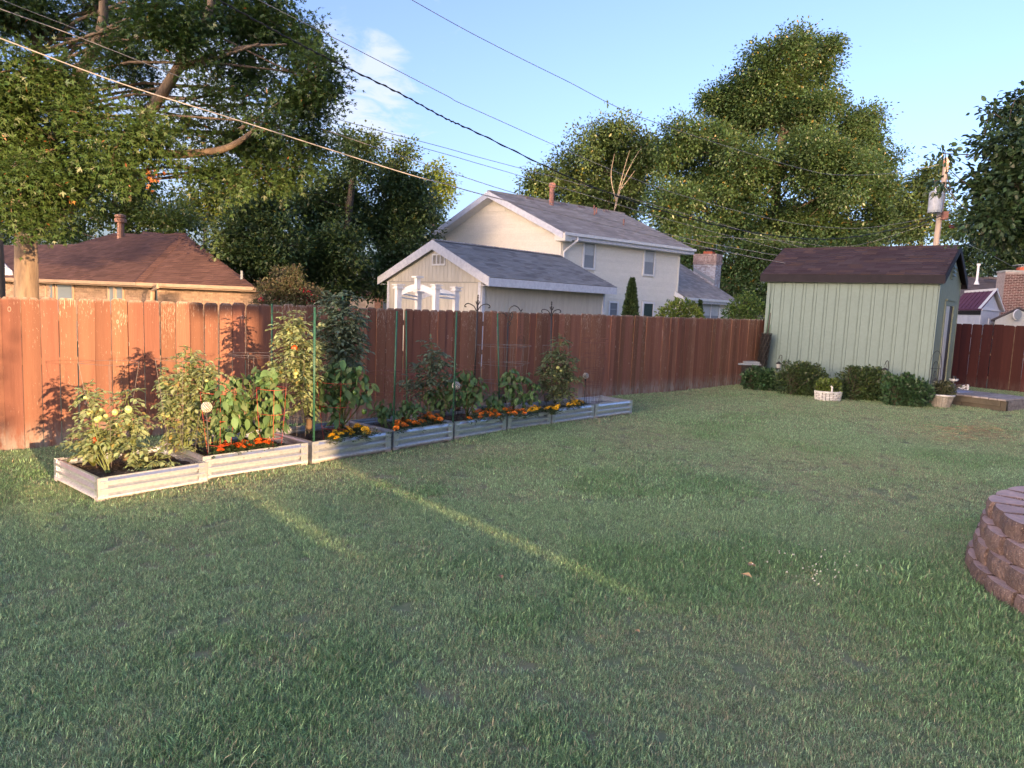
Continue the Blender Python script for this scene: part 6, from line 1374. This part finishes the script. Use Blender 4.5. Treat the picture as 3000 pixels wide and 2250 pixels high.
marigold('orange marigold clump at the left front of the fifth bed', [(1375, 1227), (1395, 1209), (1405, 1205), (1412, 1213), (1408, 1222), (1425, 1208), (1430, 1201), (1440, 1203)], 'o', 138, 7.5)
marigold('orange marigold clump at the right end of the fifth bed', [(1435, 1210), (1447, 1203), (1440, 1216), (1450, 1208), (1458, 1215), (1462, 1218), (1425, 1200)], 'o', 139, 7.5)
marigold('orange marigold clump at the left front of the sixth bed', [(1478, 1203), (1488, 1200), (1495, 1198), (1500, 1204), (1508, 1211), (1515, 1203), (1492, 1209), (1530, 1204), (1535, 1210)], 'o', 140, 7)
marigold('yellow marigold clump at the right front of the sixth bed', [(1552, 1198), (1560, 1195), (1566, 1192), (1572, 1197), (1568, 1203), (1552, 1207), (1580, 1199)], 'y', 141, 7)
marigold('small yellow marigold clump at the left front of the seventh bed', [(1600, 1197), (1610, 1195), (1618, 1195), (1630, 1196), (1635, 1192), (1625, 1200)], 'y', 142, 7)
marigold('yellow marigold clump at the right front of the seventh bed', [(1665, 1187), (1675, 1175), (1683, 1172), (1690, 1174), (1698, 1176), (1679, 1187), (1705, 1180), (1688, 1180), (1695, 1184), (1680, 1179)], 'y', 143, 7)

# flax-like tuft at the corner of the nearest bed
def tuft():
    b = Vector(inbed(275, 1368, .15)); T = thing('iris_clump', 'clump of long strap leaves at the left rear of the nearest bed', 'plant', tuple(b)); g = random.Random(2)
    m = leaf_mat('strap_leaf', (.10, .14, .03), (.20, .20, .05), None, 0, .45, .25, 3)
    for k in range(26):
        a = g.uniform(0, 6.28); L = g.uniform(.25, .5); s = g.uniform(.3, 1.0); mb = MB(); vs = []; fs = []; n = 6
        for i in range(n+1):
            t = i/n; p = Vector((math.cos(a)*L*s*t, math.sin(a)*L*s*t, L*(t-.75*s*t*t))); w = .008*(1-t**2)+.0006; sd = Vector((-math.sin(a), math.cos(a), 0))*w; vs += [b+p-sd, b+p+sd]
        for i in range(n): fs.append((2*i, 2*i+1, 2*i+3, 2*i+2))
        mb.add(vs, fs).build('leaf', m, T)
tuft()

# ================================================================ cages, stakes, hooks, ornaments
m_wireg = rough_mat('galvanised_wire', (.22, .20, .19), None, 20, .5, .4, bump=0, rand=0)
m_wirer = rough_mat('red_coated_wire', (.50, .07, .05), None, 20, .4, bump=0, rand=0)
m_wirep = rough_mat('dull_rust_red_wire', (.26, .09, .08), None, 20, .5, bump=0, rand=0)
m_stake = rough_mat('green_coated_stake', (.022, .085, .052), (.03, .10, .06), 30, .45, bump=.3, rand=0)
def cage(label, u, vs_r, base, d, mat, r=.0022, legs=4, taper=.55, mesh=False):
    T = thing('tomato_cage', label, 'tomato cage', tuple(base), 'wire plant cages in the raised beds'); C = Vector((at(u, vs_r[0][0], d).x, d, 0)); top = None; leg = []
    for (v, rp) in vs_r:
        z = at(u, v, d).z; rad = rp*d/FPX; MB().tube([Vector((C.x+rad*math.cos(a), C.y+rad*math.sin(a), z+.004*math.sin(2*a))) for a in [i*math.pi/12 for i in range(24)]], r, 4, closed=True).build('ring', mat, T)
        leg.append((z, rad))
    zb = base[2]-.05
    for k in range(legs):
        a = math.pi*2*k/legs+.5; pts = [Vector((C.x+rad*math.cos(a), C.y+rad*math.sin(a), z)) for z, rad in leg]; rl = leg[-1][1]*.8
        pts.append(Vector((C.x+rl*math.cos(a), C.y+rl*math.sin(a), zb))); MB().tube(pts, r, 4).build('upright', mat, T)
    return T
cage('plain wire cage around the squat tomatoes of the nearest bed', 320, [(1062, 78), (1160, 62), (1235, 48)], inbed(330, 1370), 7.0, m_wireg, .0016)
cage('wire cage around the tall feathery tomato of the nearest bed', 530, [(1052, 68), (1150, 55), (1260, 42)], inbed(536, 1350), 7.4, m_wireg, .0016)
cage('wire cage ring showing above the bushy pepper', 735, [(1037, 62), (1044, 52), (1120, 50), (1230, 40)], inbed(740, 1310), 8.1, m_wireg, .0016)
cage('wire cage around the sunlit tomato beside the front stake', 868, [(1042, 45), (1107, 42), (1166, 38), (1224, 32)], inbed(868, 1270), 8.6, m_wireg, .0018, legs=5)
cage('bright red cage around the pepper by the left mosaic ball', 640, [(1148, 50), (1228, 42), (1300, 34)], inbed(640, 1325), 7.55, m_wirer, .0022)
cage('bright red cage in the middle of the second bed', 795, [(1138, 42), (1210, 38), (1280, 32)], inbed(790, 1310), 7.9, m_wirer, .0022)
cage('bright red cage around the dark pepper of the third bed', 985, [(1118, 55), (1187, 48), (1252, 40)], inbed(990, 1265), 8.8, m_wirer, .0026)
cage('dull red cage around the small pepper of the fourth bed', 1145, [(1092, 72), (1157, 60), (1220, 45)], inbed(1150, 1235), 9.7, m_wirep, .0018)
cage('dull red cage around the small pepper right of the left stake', 1195, [(1088, 60), (1150, 52), (1210, 42)], inbed(1195, 1235), 9.9, m_wirep, .002)
cage('wide dull red cage around the pepper right of the mosaic ball', 1350, [(1075, 70), (1140, 56), (1190, 44)], inbed(1355, 1225), 10.5, m_wirep, .0018)
cage('pale wire cage just left of the hanging heart', 1470, [(1013, 72), (1066, 68), (1118, 62), (1165, 50)], inbed(1470, 1200), 11.2, m_wireg, .0022)
cage('pale wire cage directly under the hanging heart', 1515, [(1012, 42), (1062, 38), (1120, 34), (1165, 30)], inbed(1515, 1195), 11.4, m_wireg, .0022)
cage('pale wire cage holding the dark tomato under the right hook', 1632, [(1013, 42), (1060, 38), (1105, 32), (1160, 26)], inbed(1625, 1180), 11.9, m_wireg, .0018, legs=5)
cage('tall rusty mesh cage standing alone at the far end bed', 1746, [(992, 36), (1005, 36), (1036, 34), (1048, 34), (1080, 30), (1092, 30), (1120, 26), (1132, 25), (1160, 22)], inbed(1746, 1175), 12.9, rough_mat('rusty_wire', (.12, .05, .045), None, 9, .7, bump=0, rand=0), .0022, legs=12)
def stake(label, ut, vt, ub, vb, z=.16, r=.0125, d=None):
    b = G(ub, vb, z); t = at(ut, vt, b.y); T = thing('garden_stake', label, 'stake', tuple(b), 'green garden stakes'); MB().tube([b, t], r, 8).build('shaft', m_stake, T, smooth=True)
    MB().sph(t, r*1.15, 8, 6).build('cap', m_stake, T)
    for k in range(int((t-b).length/.12)): p = b.lerp(t, (k+.5)*.12/(t-b).length); MB().lathe([(r*1.0, -.004), (r*1.25, 0), (r*1.0, .004)], p, 8, False).build('rib', m_stake, T)
stake('thin green stake behind the bushy pepper against the fence', 797, 893, 795, 1260)
stake('sun-lit green stake at the front left corner of the third bed', 922, 903, 919, 1294, .24, .014)
stake('front green stake at the left corner of the fourth bed', 1163, 914, 1152, 1264, .24)
stake('rear green stake just right of the front fourth-bed stake', 1190, 912, 1192, 1205)
stake('green stake rising behind the middle mosaic ball', 1338, 916, 1327, 1240, .24)
stake('thin green stake under the left arm of the crook hooks', 1458, 921, 1463, 1210, .2)
stake('short dark stake at the top of the tallest tomato', 1004, 870, 1003, 1240)

def hook_post(name, label, base, top, arms, fin=True, r=.0145):
    T = thing(name, label, 'shepherd hook', tuple(base)); MB().tube([base, top], r, 8).build('shaft', m_black, T, smooth=True)
    if fin: MB().lathe([(.004, -.02), (.014, -.01), (.006, .01), (.016, .03), (.007, .045), (.014, .06), (.003, .085)], tuple(top), 8).build('finial', m_black, T)
    for a in arms: MB().tube(spl(a, 6), r*.62, 6).build('arm', m_black, T, smooth=True)
    return T
def hk(lst, d): return [at(u, v, d) for u, v in lst]
b = G(1386, 1205, .16); d = b.y
hook_post('shepherd_hook', 'black double hook with scrolled arms rising highest above the fence', b, at(1400, 878, d), [hk([(1396, 912), (1388, 897), (1372, 889), (1363, 893), (1362, 898), (1367, 899)], d), hk([(1399, 912), (1408, 897), (1424, 891), (1434, 895), (1435, 901), (1430, 902)], d), hk([(1394, 883), (1398, 892), (1399, 886)], d), hk([(1406, 883), (1402, 892), (1400, 886)], d)])
b = G(1612, 1185, .16); d = b.y
hook_post('shepherd_hook', 'black double hook above the caged dark tomato', b, at(1616, 896, d), [hk([(1614, 926), (1607, 912), (1597, 907), (1588, 908), (1587, 914), (1590, 915)], d), hk([(1617, 926), (1623, 912), (1634, 907), (1641, 909), (1643, 914), (1639, 915)], d), hk([(1611, 899), (1615, 908), (1616, 902)], d), hk([(1622, 899), (1618, 908), (1616, 902)], d)])
b = G(1481, 1190, .16); d = b.y
hook_post('shepherd_hook', 'black crook with two curved arms holding a chain and heart', b, at(1488, 945, d), [hk([(1488, 950), (1490, 925), (1493, 905), (1505, 896), (1517, 900), (1526, 912), (1530, 905)], d), hk([(1488, 950), (1487, 932), (1478, 919), (1466, 917), (1459, 921), (1457, 928)], d), hk([(1489, 945), (1498, 935), (1502, 922), (1499, 915), (1494, 922), (1499, 932)], d), hk([(1488, 955), (1494, 952), (1495, 945), (1491, 942)], d)], False)
def heart():
    c = at(1526, 1005, d-.03); T = thing('hanging_heart', 'black wire heart ornament hanging on a chain from the crook', 'ornament', tuple(c)); top = at(1526, 915, d-.03); n = 16
    for k in range(n):
        p = top.lerp(at(1525, 980, d-.03), k/n); a = k % 2; MB().tube([p+Vector((math.cos(t)*.006*(1-a), math.cos(t)*.006*a, math.sin(t)*.012-.010)) for t in [i*math.pi/4 for i in range(8)]], .0022, 4, closed=True).build('chain_link', m_black, T)
    s = d/FPX
    def P(x, y): return c+Vector((x*s, 0, -y*s))
    MB().tube(spl([P(0, -22), P(7, -16), P(11, -6), P(9, 4), P(0, 16), P(-9, 4), P(-11, -6), P(-7, -16), P(0, -22)], 5), .003, 5).build('heart_frame', m_black, T)
    for sx in (-1, 1): MB().tube(spl([P(0, 4), P(5*sx, -2), P(6*sx, -9), P(2*sx, -11), P(1*sx, -6), P(4*sx, -4)], 5), .0025, 5).build('scroll', m_black, T)
    MB().tube([P(0, 16), P(0, 25)], .003, 5).build('drop', m_black, T)
heart()
def ball(label, u, v, r, ub, vb, z, d=None):
    b = G(ub, vb, z); d = b.y; c = at(u, v, d); s = r*d/FPX; T = thing('mosaic_ball', label, 'garden ornament', tuple(b), 'mosaic gazing balls on stakes')
    bl = MB().sph(c, s*.93, 16, 12).build('ball', rough_mat('dark_grout', (.06, .05, .045), None, 9, .8, rand=0), T, smooth=True)
    n = 120; m = MB()
    for k in range(n):
        ph = math.acos(1-2*(k+.5)/n); th = math.pi*(1+5**.5)*k; dv = Vector((math.cos(th)*math.sin(ph), math.sin(th)*math.sin(ph), math.cos(ph))); x = dv.cross(Vector((.3, .2, .9))).normalized(); y = dv.cross(x); w = s*.13
        m.prism([c+dv*s*.92+x*w*math.cos(a)+y*w*math.sin(a) for a in [i*math.pi/3+k for i in range(6)]], dv*s*.06)
    o = m.build('tesserae', rough_mat('pale_glass_tile', (.62, .60, .52), (.45, .44, .38), 9, .25, bump=0, rand=0, island=.25, spec=.7), bl)
    MB().lathe([(.012, -s*.9-.05), (.018, -s*.9)], tuple(c), 8).build('collar', m_black, T); MB().tube([b, c-Zv*s*.9], .006, 6).build('rod', m_black, T)
ball('large mosaic ball on a stake beside the red-caged pepper', 605, 1193, 16, 612, 1345, .2)
ball('mosaic ball on a stake in front of the middle green stake', 1336, 1130, 12.5, 1333, 1246, .2)
ball('mosaic ball on a stake at the far end bed beside the rusty mesh cage', 1716, 1101, 9, 1711, 1182, .18)
# solar lanterns standing in the beds
def lantern(label, u, vt, vb, w, kind):
    b = G(u, vb, .16); d = b.y; t = at(u, vt, d); h = t.z-b.z; r = w*d/FPX/2; T = thing('solar_lantern', label, 'garden light', tuple(b), 'small garden lanterns in the beds')
    MB().tube([b, b+Zv*h*.45], .006, 6).build('spike', m_black, T); mm = rough_mat('amber_glass_'+str(u), (.15, .10, .06) if kind else (.05, .05, .05), None, 9, .3, rand=0)
    MB().lathe([(r*.55, h*.42), (r*.9, h*.5), (r*.9, h*.82), (r*.6, h*.86)], tuple(b), 12).build('lamp_glass', mm, T)
    MB().lathe([(r*1.25, h*.86), (r*1.2, h*.9), (r*.4, h), (.001, h)], tuple(b), 12).build('lamp_cap', m_black, T); MB().lathe([(r, h*.38), (r*1.05, h*.42), (r*.6, h*.45)], tuple(b), 12).build('lamp_base', m_black, T)
lantern('brown glass lantern in front of the squat tomatoes', 372, 1318, 1372, 28, 1)
lantern('amber glass lantern leaning beside the sun-lit front stake', 905, 1215, 1290, 20, 1)
lantern('dark lantern under the middle green stake', 1341, 1172, 1222, 18, 1)
lantern('black lantern between the low pepper and the heart', 1470, 1155, 1205, 16, 0)
lantern('black roof-topped lantern left of the caged dark tomato', 1600, 1152, 1190, 18, 0)

# ================================================================ things along the shed
def lantern_hook(label, u, vt, vb, d):
    b = at(u, vb, d); b.z = 0; t = at(u, vt, d); T = thing('lantern_hook', label, 'shepherd hook', tuple(b)); s = d/FPX
    MB().tube([b, t-Zv*.06, t+Vector((0, 0, -.02)), t+Vector((-.03, 0, .0)), t+Vector((-.06, 0, -.03)), t+Vector((-.065, 0, -.09))], .009, 6).build('shaft', m_black, T, smooth=True)
    T2 = thing('hanging_lantern', label.replace('hook', 'lantern hanging on the hook'), 'lantern', (t.x-.065, t.y, t.z-.25)); q = Vector((t.x-.065, t.y, t.z-.09))
    MB().tube([q+Vector((.03*math.cos(a), 0, -.04+.05*math.sin(a))) for a in [i*math.pi/6 for i in range(12)]], .004, 4, closed=True).build('bail', m_black, T2)
    MB().lathe([(.07, -.14), (.05, -.10), (.01, -.08)], tuple(q), 10).build('lid', m_black, T2); MB().lathe([(.045, -.24), (.055, -.2), (.055, -.14)], tuple(q), 10).build('glass', rough_mat('milky_glass', (.4, .42, .42), None, 5, .3, rand=0), T2); MB().lathe([(.05, -.27), (.06, -.24)], tuple(q), 10).build('base', m_black, T2)
lantern_hook('small black hook at the left end of the shed wall', 2291, 1040, 1140, 17.9)
lantern_hook('small black hook right of the second clipped shrub', 2603, 1057, 1170, 16.9)
def wicker(p, rx, ry, h, n, rows, mat, T, flare=1.2):
    wv = MB()
    for r in range(rows):
        z0 = h*r/rows; z1 = h*(r+.86)/rows
        for k in range(n):
            a0 = 2*math.pi*(k+.07)/n; a1 = 2*math.pi*(k+.93)/n; s0 = 1+(flare-1)*r/rows; o = .012 if (k+r) % 2 else 0
            q = []
            for a, z in ((a0, z0), (a1, z0), (a1, z1), (a0, z1)): q.append(Vector(p)+Vector(((rx*s0+o)*math.cos(a), (ry*s0+o)*math.sin(a), z)))
            wv.prism(q, Vector((math.cos((a0+a1)/2), math.sin((a0+a1)/2), 0))*.014)
    wv.build('weave', mat, T)
def basket():
    b = G(2424, 1174, 0); T = thing('white_basket', 'white woven basket with a twisted handle standing between two shrubs', 'basket', tuple(b)); m = rough_mat('white_wicker', (.62, .62, .60), (.48, .48, .47), 8, .7, rand=0, island=.12)
    MB().lathe([(.26, 0), (.30, .20), (.28, .20), (.25, .02)], tuple(b), 24, False).build('liner', m_dark, T)
    for o in T.children: o.scale = (1, .62, 1)
    wicker(tuple(b), .27, .17, .21, 22, 5, m, T, 1.1)
    MB().tube([b+Vector((.305*math.cos(a), .195*math.sin(a), .215)) for a in [i*math.pi/12 for i in range(24)]], .02, 6, closed=True).build('rim', m, T)
    MB().tube([b+Vector((.0, -.17, .18)), b+Vector((.01, -.17, .33)), b+Vector((.0, 0, .42)), b+Vector((0, .17, .33)), b+Vector((0, .17, .18))], .022, 6).build('handle', m, T)
    shrub('potted_plant', 'yellow-green leafy plant growing out of the white basket', [(b.x-.12, b.y, .36, .14), (b.x+.13, b.y, .34, .15), (b.x, b.y, .37, .14), (b.x-.2, b.y, .33, .1)], leaf_mat('basket_plant_leaf', (.08, .13, .03), (.13, .17, .04), None, 0, .45, .25), 151, 1100, .06, T_OVAL, cat='plant')
basket()
def bowl():
    b = G(2752, 1191, 0); T = thing('stone_pot', 'round white-rimmed basket-weave pot at the shed corner beside the deck', 'pot', tuple(b)); m = rough_mat('grey_cast_stone', (.33, .31, .27), (.24, .22, .19), 9, .85, rand=0, island=.15); mr = rough_mat('white_rim_glaze', (.55, .54, .52), (.45, .44, .42), 9, .6, rand=0)
    MB().lathe([(.17, 0), (.25, .26), (.24, .26), (.1, .2), (.01, .2)], tuple(b), 24, False).build('bowl', m, T)
    wicker(tuple(b), .185, .185, .25, 26, 6, m, T, 1.38)
    MB().tube([b+Vector((.27*math.cos(a), .27*math.sin(a), .275)) for a in [i*math.pi/14 for i in range(28)]], .026, 8, closed=True).build('rim', mr, T, smooth=True)
    shrub('potted_plant', 'dull green potted plant spilling from the white-rimmed pot', [(b.x, b.y, .40, .18), (b.x-.1, b.y, .36, .15), (b.x+.14, b.y, .36, .15), (b.x+.05, b.y-.05, .45, .12)], leaf_mat('pot_plant_leaf', (.045, .06, .03), (.08, .09, .05), None, 0, .5, .2), 152, 900, .075, T_OVAL, cat='plant', droop=.6)
bowl()
def trellis():
    b = at(2733, 1150, 16.7); b.z = 0; T = thing('wire_trellis', 'tall arched black wire trellis at the right corner of the shed', 'trellis', tuple(b)); s = 16.7/FPX
    for w, top in ((.13, 1.27), (.075, 1.02), (.03, .80)):
        pts = [b+Vector((-w, 0, 0)), b+Vector((-w, 0, top*.75))]+[b+Vector((-w*math.cos(a), 0, top*.75+math.sin(a)*top*.25)) for a in [i*math.pi/8 for i in range(1, 8)]]+[b+Vector((w, 0, top*.75)), b+Vector((w, 0, 0))]
        MB().tube(pts, .007, 5).build('arch', m_black, T)
    for z in (.25, .55, .85): MB().tube([b+Vector((-.13, 0, z)), b+Vector((.13, 0, z))], .005, 4).build('crossbar', m_black, T)
    L = thing('hanging_lantern', 'tiny lantern hanging in front of the black wire trellis', 'lantern', tuple(b+Vector((0, -.05, .5)))); q = b+Vector((0, -.05, .62))
    MB().lathe([(.05, -.06), (.03, -.02), (.006, .04)], tuple(q), 8).build('lid', m_black, L); MB().lathe([(.03, -.13), (.04, -.1), (.04, -.06)], tuple(q), 8).build('glass', bpy.data.materials['milky_glass'], L)
trellis()
def left_junk():
    p = at(2182, 1125, 19.6); p.z = 0; T = thing('plastic_bin', 'dark bin with a flat grey lid standing left of the shed', 'bin', tuple(p)); m = rough_mat('dark_brown_plastic', (.03, .025, .022), None, 6, .6, rand=0)
    MB().prism([p+Vector((-.14, -.2, 0)), p+Vector((.3, -.2, 0)), p+Vector((.34, -.2, .52)), p+Vector((-.2, -.2, .52))], Vector((0, .45, 0))).build('body', m, T)
    MB().box(tuple(p+Vector((.0, 0, .58))), (.72, .5, .05), .15).box(tuple(p+Vector((.08, 0, .63))), (.5, .4, .05), .15).build('lid', m_screen, T)
    p = at(2222, 1120, 19.5); p.z = 0; T = thing('wire_roll', 'tall roll of black wire netting leaning in the corner behind the bin', 'wire roll', tuple(p)); r = .14
    mb = MB()
    for k in range(9):
        for sg in (-1, 1): mb.tube([p+Vector((r*math.cos(sg*t*3+k*.7)+t*.12, r*math.sin(sg*t*3+k*.7), t*1.45)) for t in [i/16 for i in range(17)]], .006, 4)
    for z in [i*.12 for i in range(13)]: mb.tube([p+Vector((r*math.cos(a)+z*.08, r*math.sin(a), z)) for a in [i*math.pi/6 for i in range(12)]], .005, 4, closed=True)
    mb.build('netting', m_black, T)
    g = random.Random(4); MB().tube([p+Vector((0, 0, .02)), p+Vector((.12, 0, 1.42))], .115, 10).build('core', m_dark, T)
    q = at(2236, 1110, 19.9); q.z = 0
    for i in range(3):
        T = thing('garden_pole', ('green pole', 'dark pole', 'thin green pole')[i]+' leaning against the left end wall of the shed, '+('tallest', 'middle', 'shortest')[i]+' of three', 'pole', tuple(q)); MB().tube([q+Vector((-.14+.05*i, -.1, 0)), q+Vector((.02+.03*i, .0, 2.25-.25*i))], .014, 6).build('shaft', m_stake if i != 1 else m_black, T)
left_junk()
def deck_things():
    P = lambda a, b_, z: DNR+De*a+Dg*b_+Zv*z
    T = thing('door_mat', 'faded pale mat lying on the left part of the timber deck', 'mat', tuple(P(1.75, .5, DH))); MB().obox(P(1.45, .35, DH+.006), De*.62, Dg*.6, Zv*.008).build('mat_body', rough_mat('faded_pink_mat', (.42, .36, .36), (.30, .28, .33), 16, .9, rand=0), T)
    T = thing('folded_paper', 'blue and white striped sheet lying on the timber deck', 'paper', tuple(P(1.15, .5, DH)))
    MB().obox(P(1.08, .3, DH+.006), De*.30, Dg*.62, Zv*.006).build('sheet', rough_mat('white_plastic_sheet', (.50, .51, .56), None, 9, .5, rand=0), T)
    for k in range(3): MB().obox(P(1.10+k*.095, .31, DH+.0135), De*.035, Dg*.60, Zv*.003).build('blue_stripe', rough_mat('blue_print_%d' % k, (.10, .13, .32), None, 9, .6, rand=0), T)
    c = at(2822, 1133, 19.2); T = thing('driftwood_ornament', 'small white and brown knotted ornament behind the deck by the fence', 'ornament', (c.x, c.y, 0)); g = random.Random(6)
    for k in range(14): MB().tube([c+Vector((g.uniform(-.2, .2), g.uniform(-.1, .1), -.32)), c+Vector((g.uniform(-.2, .2), g.uniform(-.1, .1), g.uniform(-.1, .08))), c+Vector((g.uniform(-.25, .25), 0, g.uniform(-.1, .05)))], .02, 5).build('piece', m_white if k % 2 else m_post, T)
    p = at(2794, 1113, 18.9); T = thing('wall_dish', 'small white dish-shaped lamp by the far corner of the shed', 'lamp', tuple(p)); MB().lathe([(.02, -.05), (.10, -.02), (.12, .03), (.09, .03)], tuple(p), 12).build('dish', m_white, T); MB().lathe([(.06, .03), (.05, .10)], tuple(p), 10).build('cap', m_black, T)
    MB().tube([(p.x, p.y, p.z-.05), (p.x, p.y, 0)], .012, 6).build('rod', m_screen, T)
deck_things()
# fallen leaves and clover heads on the lawn
def litter():
    m = leaf_mat('fallen_leaf', (.36, .24, .14), (.28, .17, .10), None, 0, .7, .1); g = random.Random(9)
    sh = [MB().add([(0, 0, 0), (.35, .25, .15), (.5, .7, .1), (.15, .9, .22), (0, 1.1, .1), (-.2, .85, .18), (-.5, .65, .05), (-.3, .2, .2)], [(0, 1, 2, 3), (0, 3, 4, 5), (0, 5, 6, 7)]).mesh('blade', m), MB().add([(0, 0, 0), (.3, .4, .25), (.1, 1, .05), (-.35, .6, .2)], [(0, 1, 2), (0, 2, 3)]).mesh('blade', m)]
    names = ['largest curled tan leaf lying right of centre on the lawn', 'crumpled brown leaf just above the largest tan leaf', 'tan leaf beside the thin sunlit strip', 'small pale leaf in the lower middle of the lawn', 'small leaf right of the lower end of the sunlit strip', 'tiny tan leaf on the lawn below the white basket', 'red-brown leaf on the lawn in front of the second shrub', 'pale leaf on the far lawn before the deck', 'pale leaf nearest the deck corner', 'small tan leaf in the middle distance above the tall grass']
    for (u, v, s), nm in zip(((2205, 1692, .085), (2190, 1650, .075), (1470, 1695, .06), (1842, 1758, .045), (1875, 1852, .04), (2610, 1378, .05), (2480, 1206, .06), (2705, 1248, .06), (2925, 1213, .06), (2470, 1533, .04)), names):
        p = G(u, v, .045); o = link('fallen_leaf', g.choice(sh), None, p, (g.uniform(-.2, .2), g.uniform(-.2, .2), g.uniform(0, 6)), s); tag(o, nm, 'leaf', 'fallen leaves on the lawn')
    r = np.random.default_rng(4); P = []
    for u, v in ((2310, 1640), (2420, 1665), (2400, 1690), (2330, 1700), (2500, 1680), (2250, 1655), (2450, 1650), (2380, 1720)):
        for k in range(5): q = G(u+r.normal()*45, v+r.normal()*16, 0); P.append((q.x, q.y, .05+.015*r.random()))
    mb = MB()
    for p in P: mb.sph(p, .004+.003*r.random(), 6, 4)
    tag(mb.build('clover_heads', rough_mat('white_clover', (.55, .55, .48), None, 9, .8, rand=0)), 'tiny white clover heads in the lush grass left of the planter', 'clover', kind='stuff')
    mb = MB()
    for k in range(170):
        q = G(2870+r.normal()*75, 1265+r.normal()*14, .045); a = r.random()*6.28; L = .1+.25*r.random(); mb.tube([(q.x, q.y, q.z), (q.x+math.cos(a)*L*.5, q.y+math.sin(a)*L*.5, q.z+.02), (q.x+math.cos(a)*L, q.y+math.sin(a)*L, q.z)], .003, 3)
    tag(mb.build('straw_scatter', rough_mat('dry_straw', (.30, .24, .15), (.22, .17, .10), 9, .9, rand=0)), 'dry straw scattered on the far right of the lawn', 'straw', kind='stuff')
litter()
# grass last: it needs the bed outlines
near_c = [blade_clump('near_clump', 95, .075, .038, .0026, m_grass, 200+i, 1.0) for i in range(7)]
mid_c = [blade_clump('mid_clump', 80, .11, .038, .0042, m_grass, 300+i, 1.0) for i in range(6)]
far_c = [blade_clump('far_clump', 75, .17, .040, .0075, m_grass, 400+i, 1.0) for i in range(6)]
grass_layer('lawn_grass', 'short mown grass of the near lawn', near_c, 1.2, 6.8, 330, 1)
grass_layer('lawn_grass', 'short mown grass of the middle lawn', mid_c, 6.6, 12.0, 170, 2)
grass_layer('lawn_grass', 'short mown grass of the far lawn', far_c, 11.8, 26.0, 90, 3)
# unseen tree added behind the camera so that its crown shades the oak
_c = [sa(6.2, -24, 10.2), sa(8.6, -23, 11.5), sa(7.3, -25, 13.5), sa(9.8, -24, 9.8), sa(5.9, -23, 12.2), sa(11, -24, 12.5), sa(4.6, -24, 11.2), sa(2.6, -24, 12.0), sa(.6, -24, 12.6), sa(3.6, -24, 14), sa(-1.4, -24, 13.4)]
tree('shade_tree', 'unseen broad tree added behind the camera to shade the oak', [(p.x, p.y, p.z, 2.1) for p in _c], [tuple(sa(8.4, -24, 0)), tuple(sa(8.4, -24, 6)), tuple(sa(8.2, -24, 11))], .3, L_mid, m_barkd, 1.8, 1.0, 60, .35, 91, subl=False)
_h = []
for _s in (-2.4, -1.2, 0.05):
    for _z in (.8, 1.9, 2.75): _p = sa(_s, -8, _z); _h.append((_p.x, _p.y, _p.z, .85))
shrub('hedge_sun_blocker', 'dense tall hedge behind the camera on the left', _h, L_dark, 92, 130, .10, cat='hedge')  # added blocker that darkens the left end of the fence
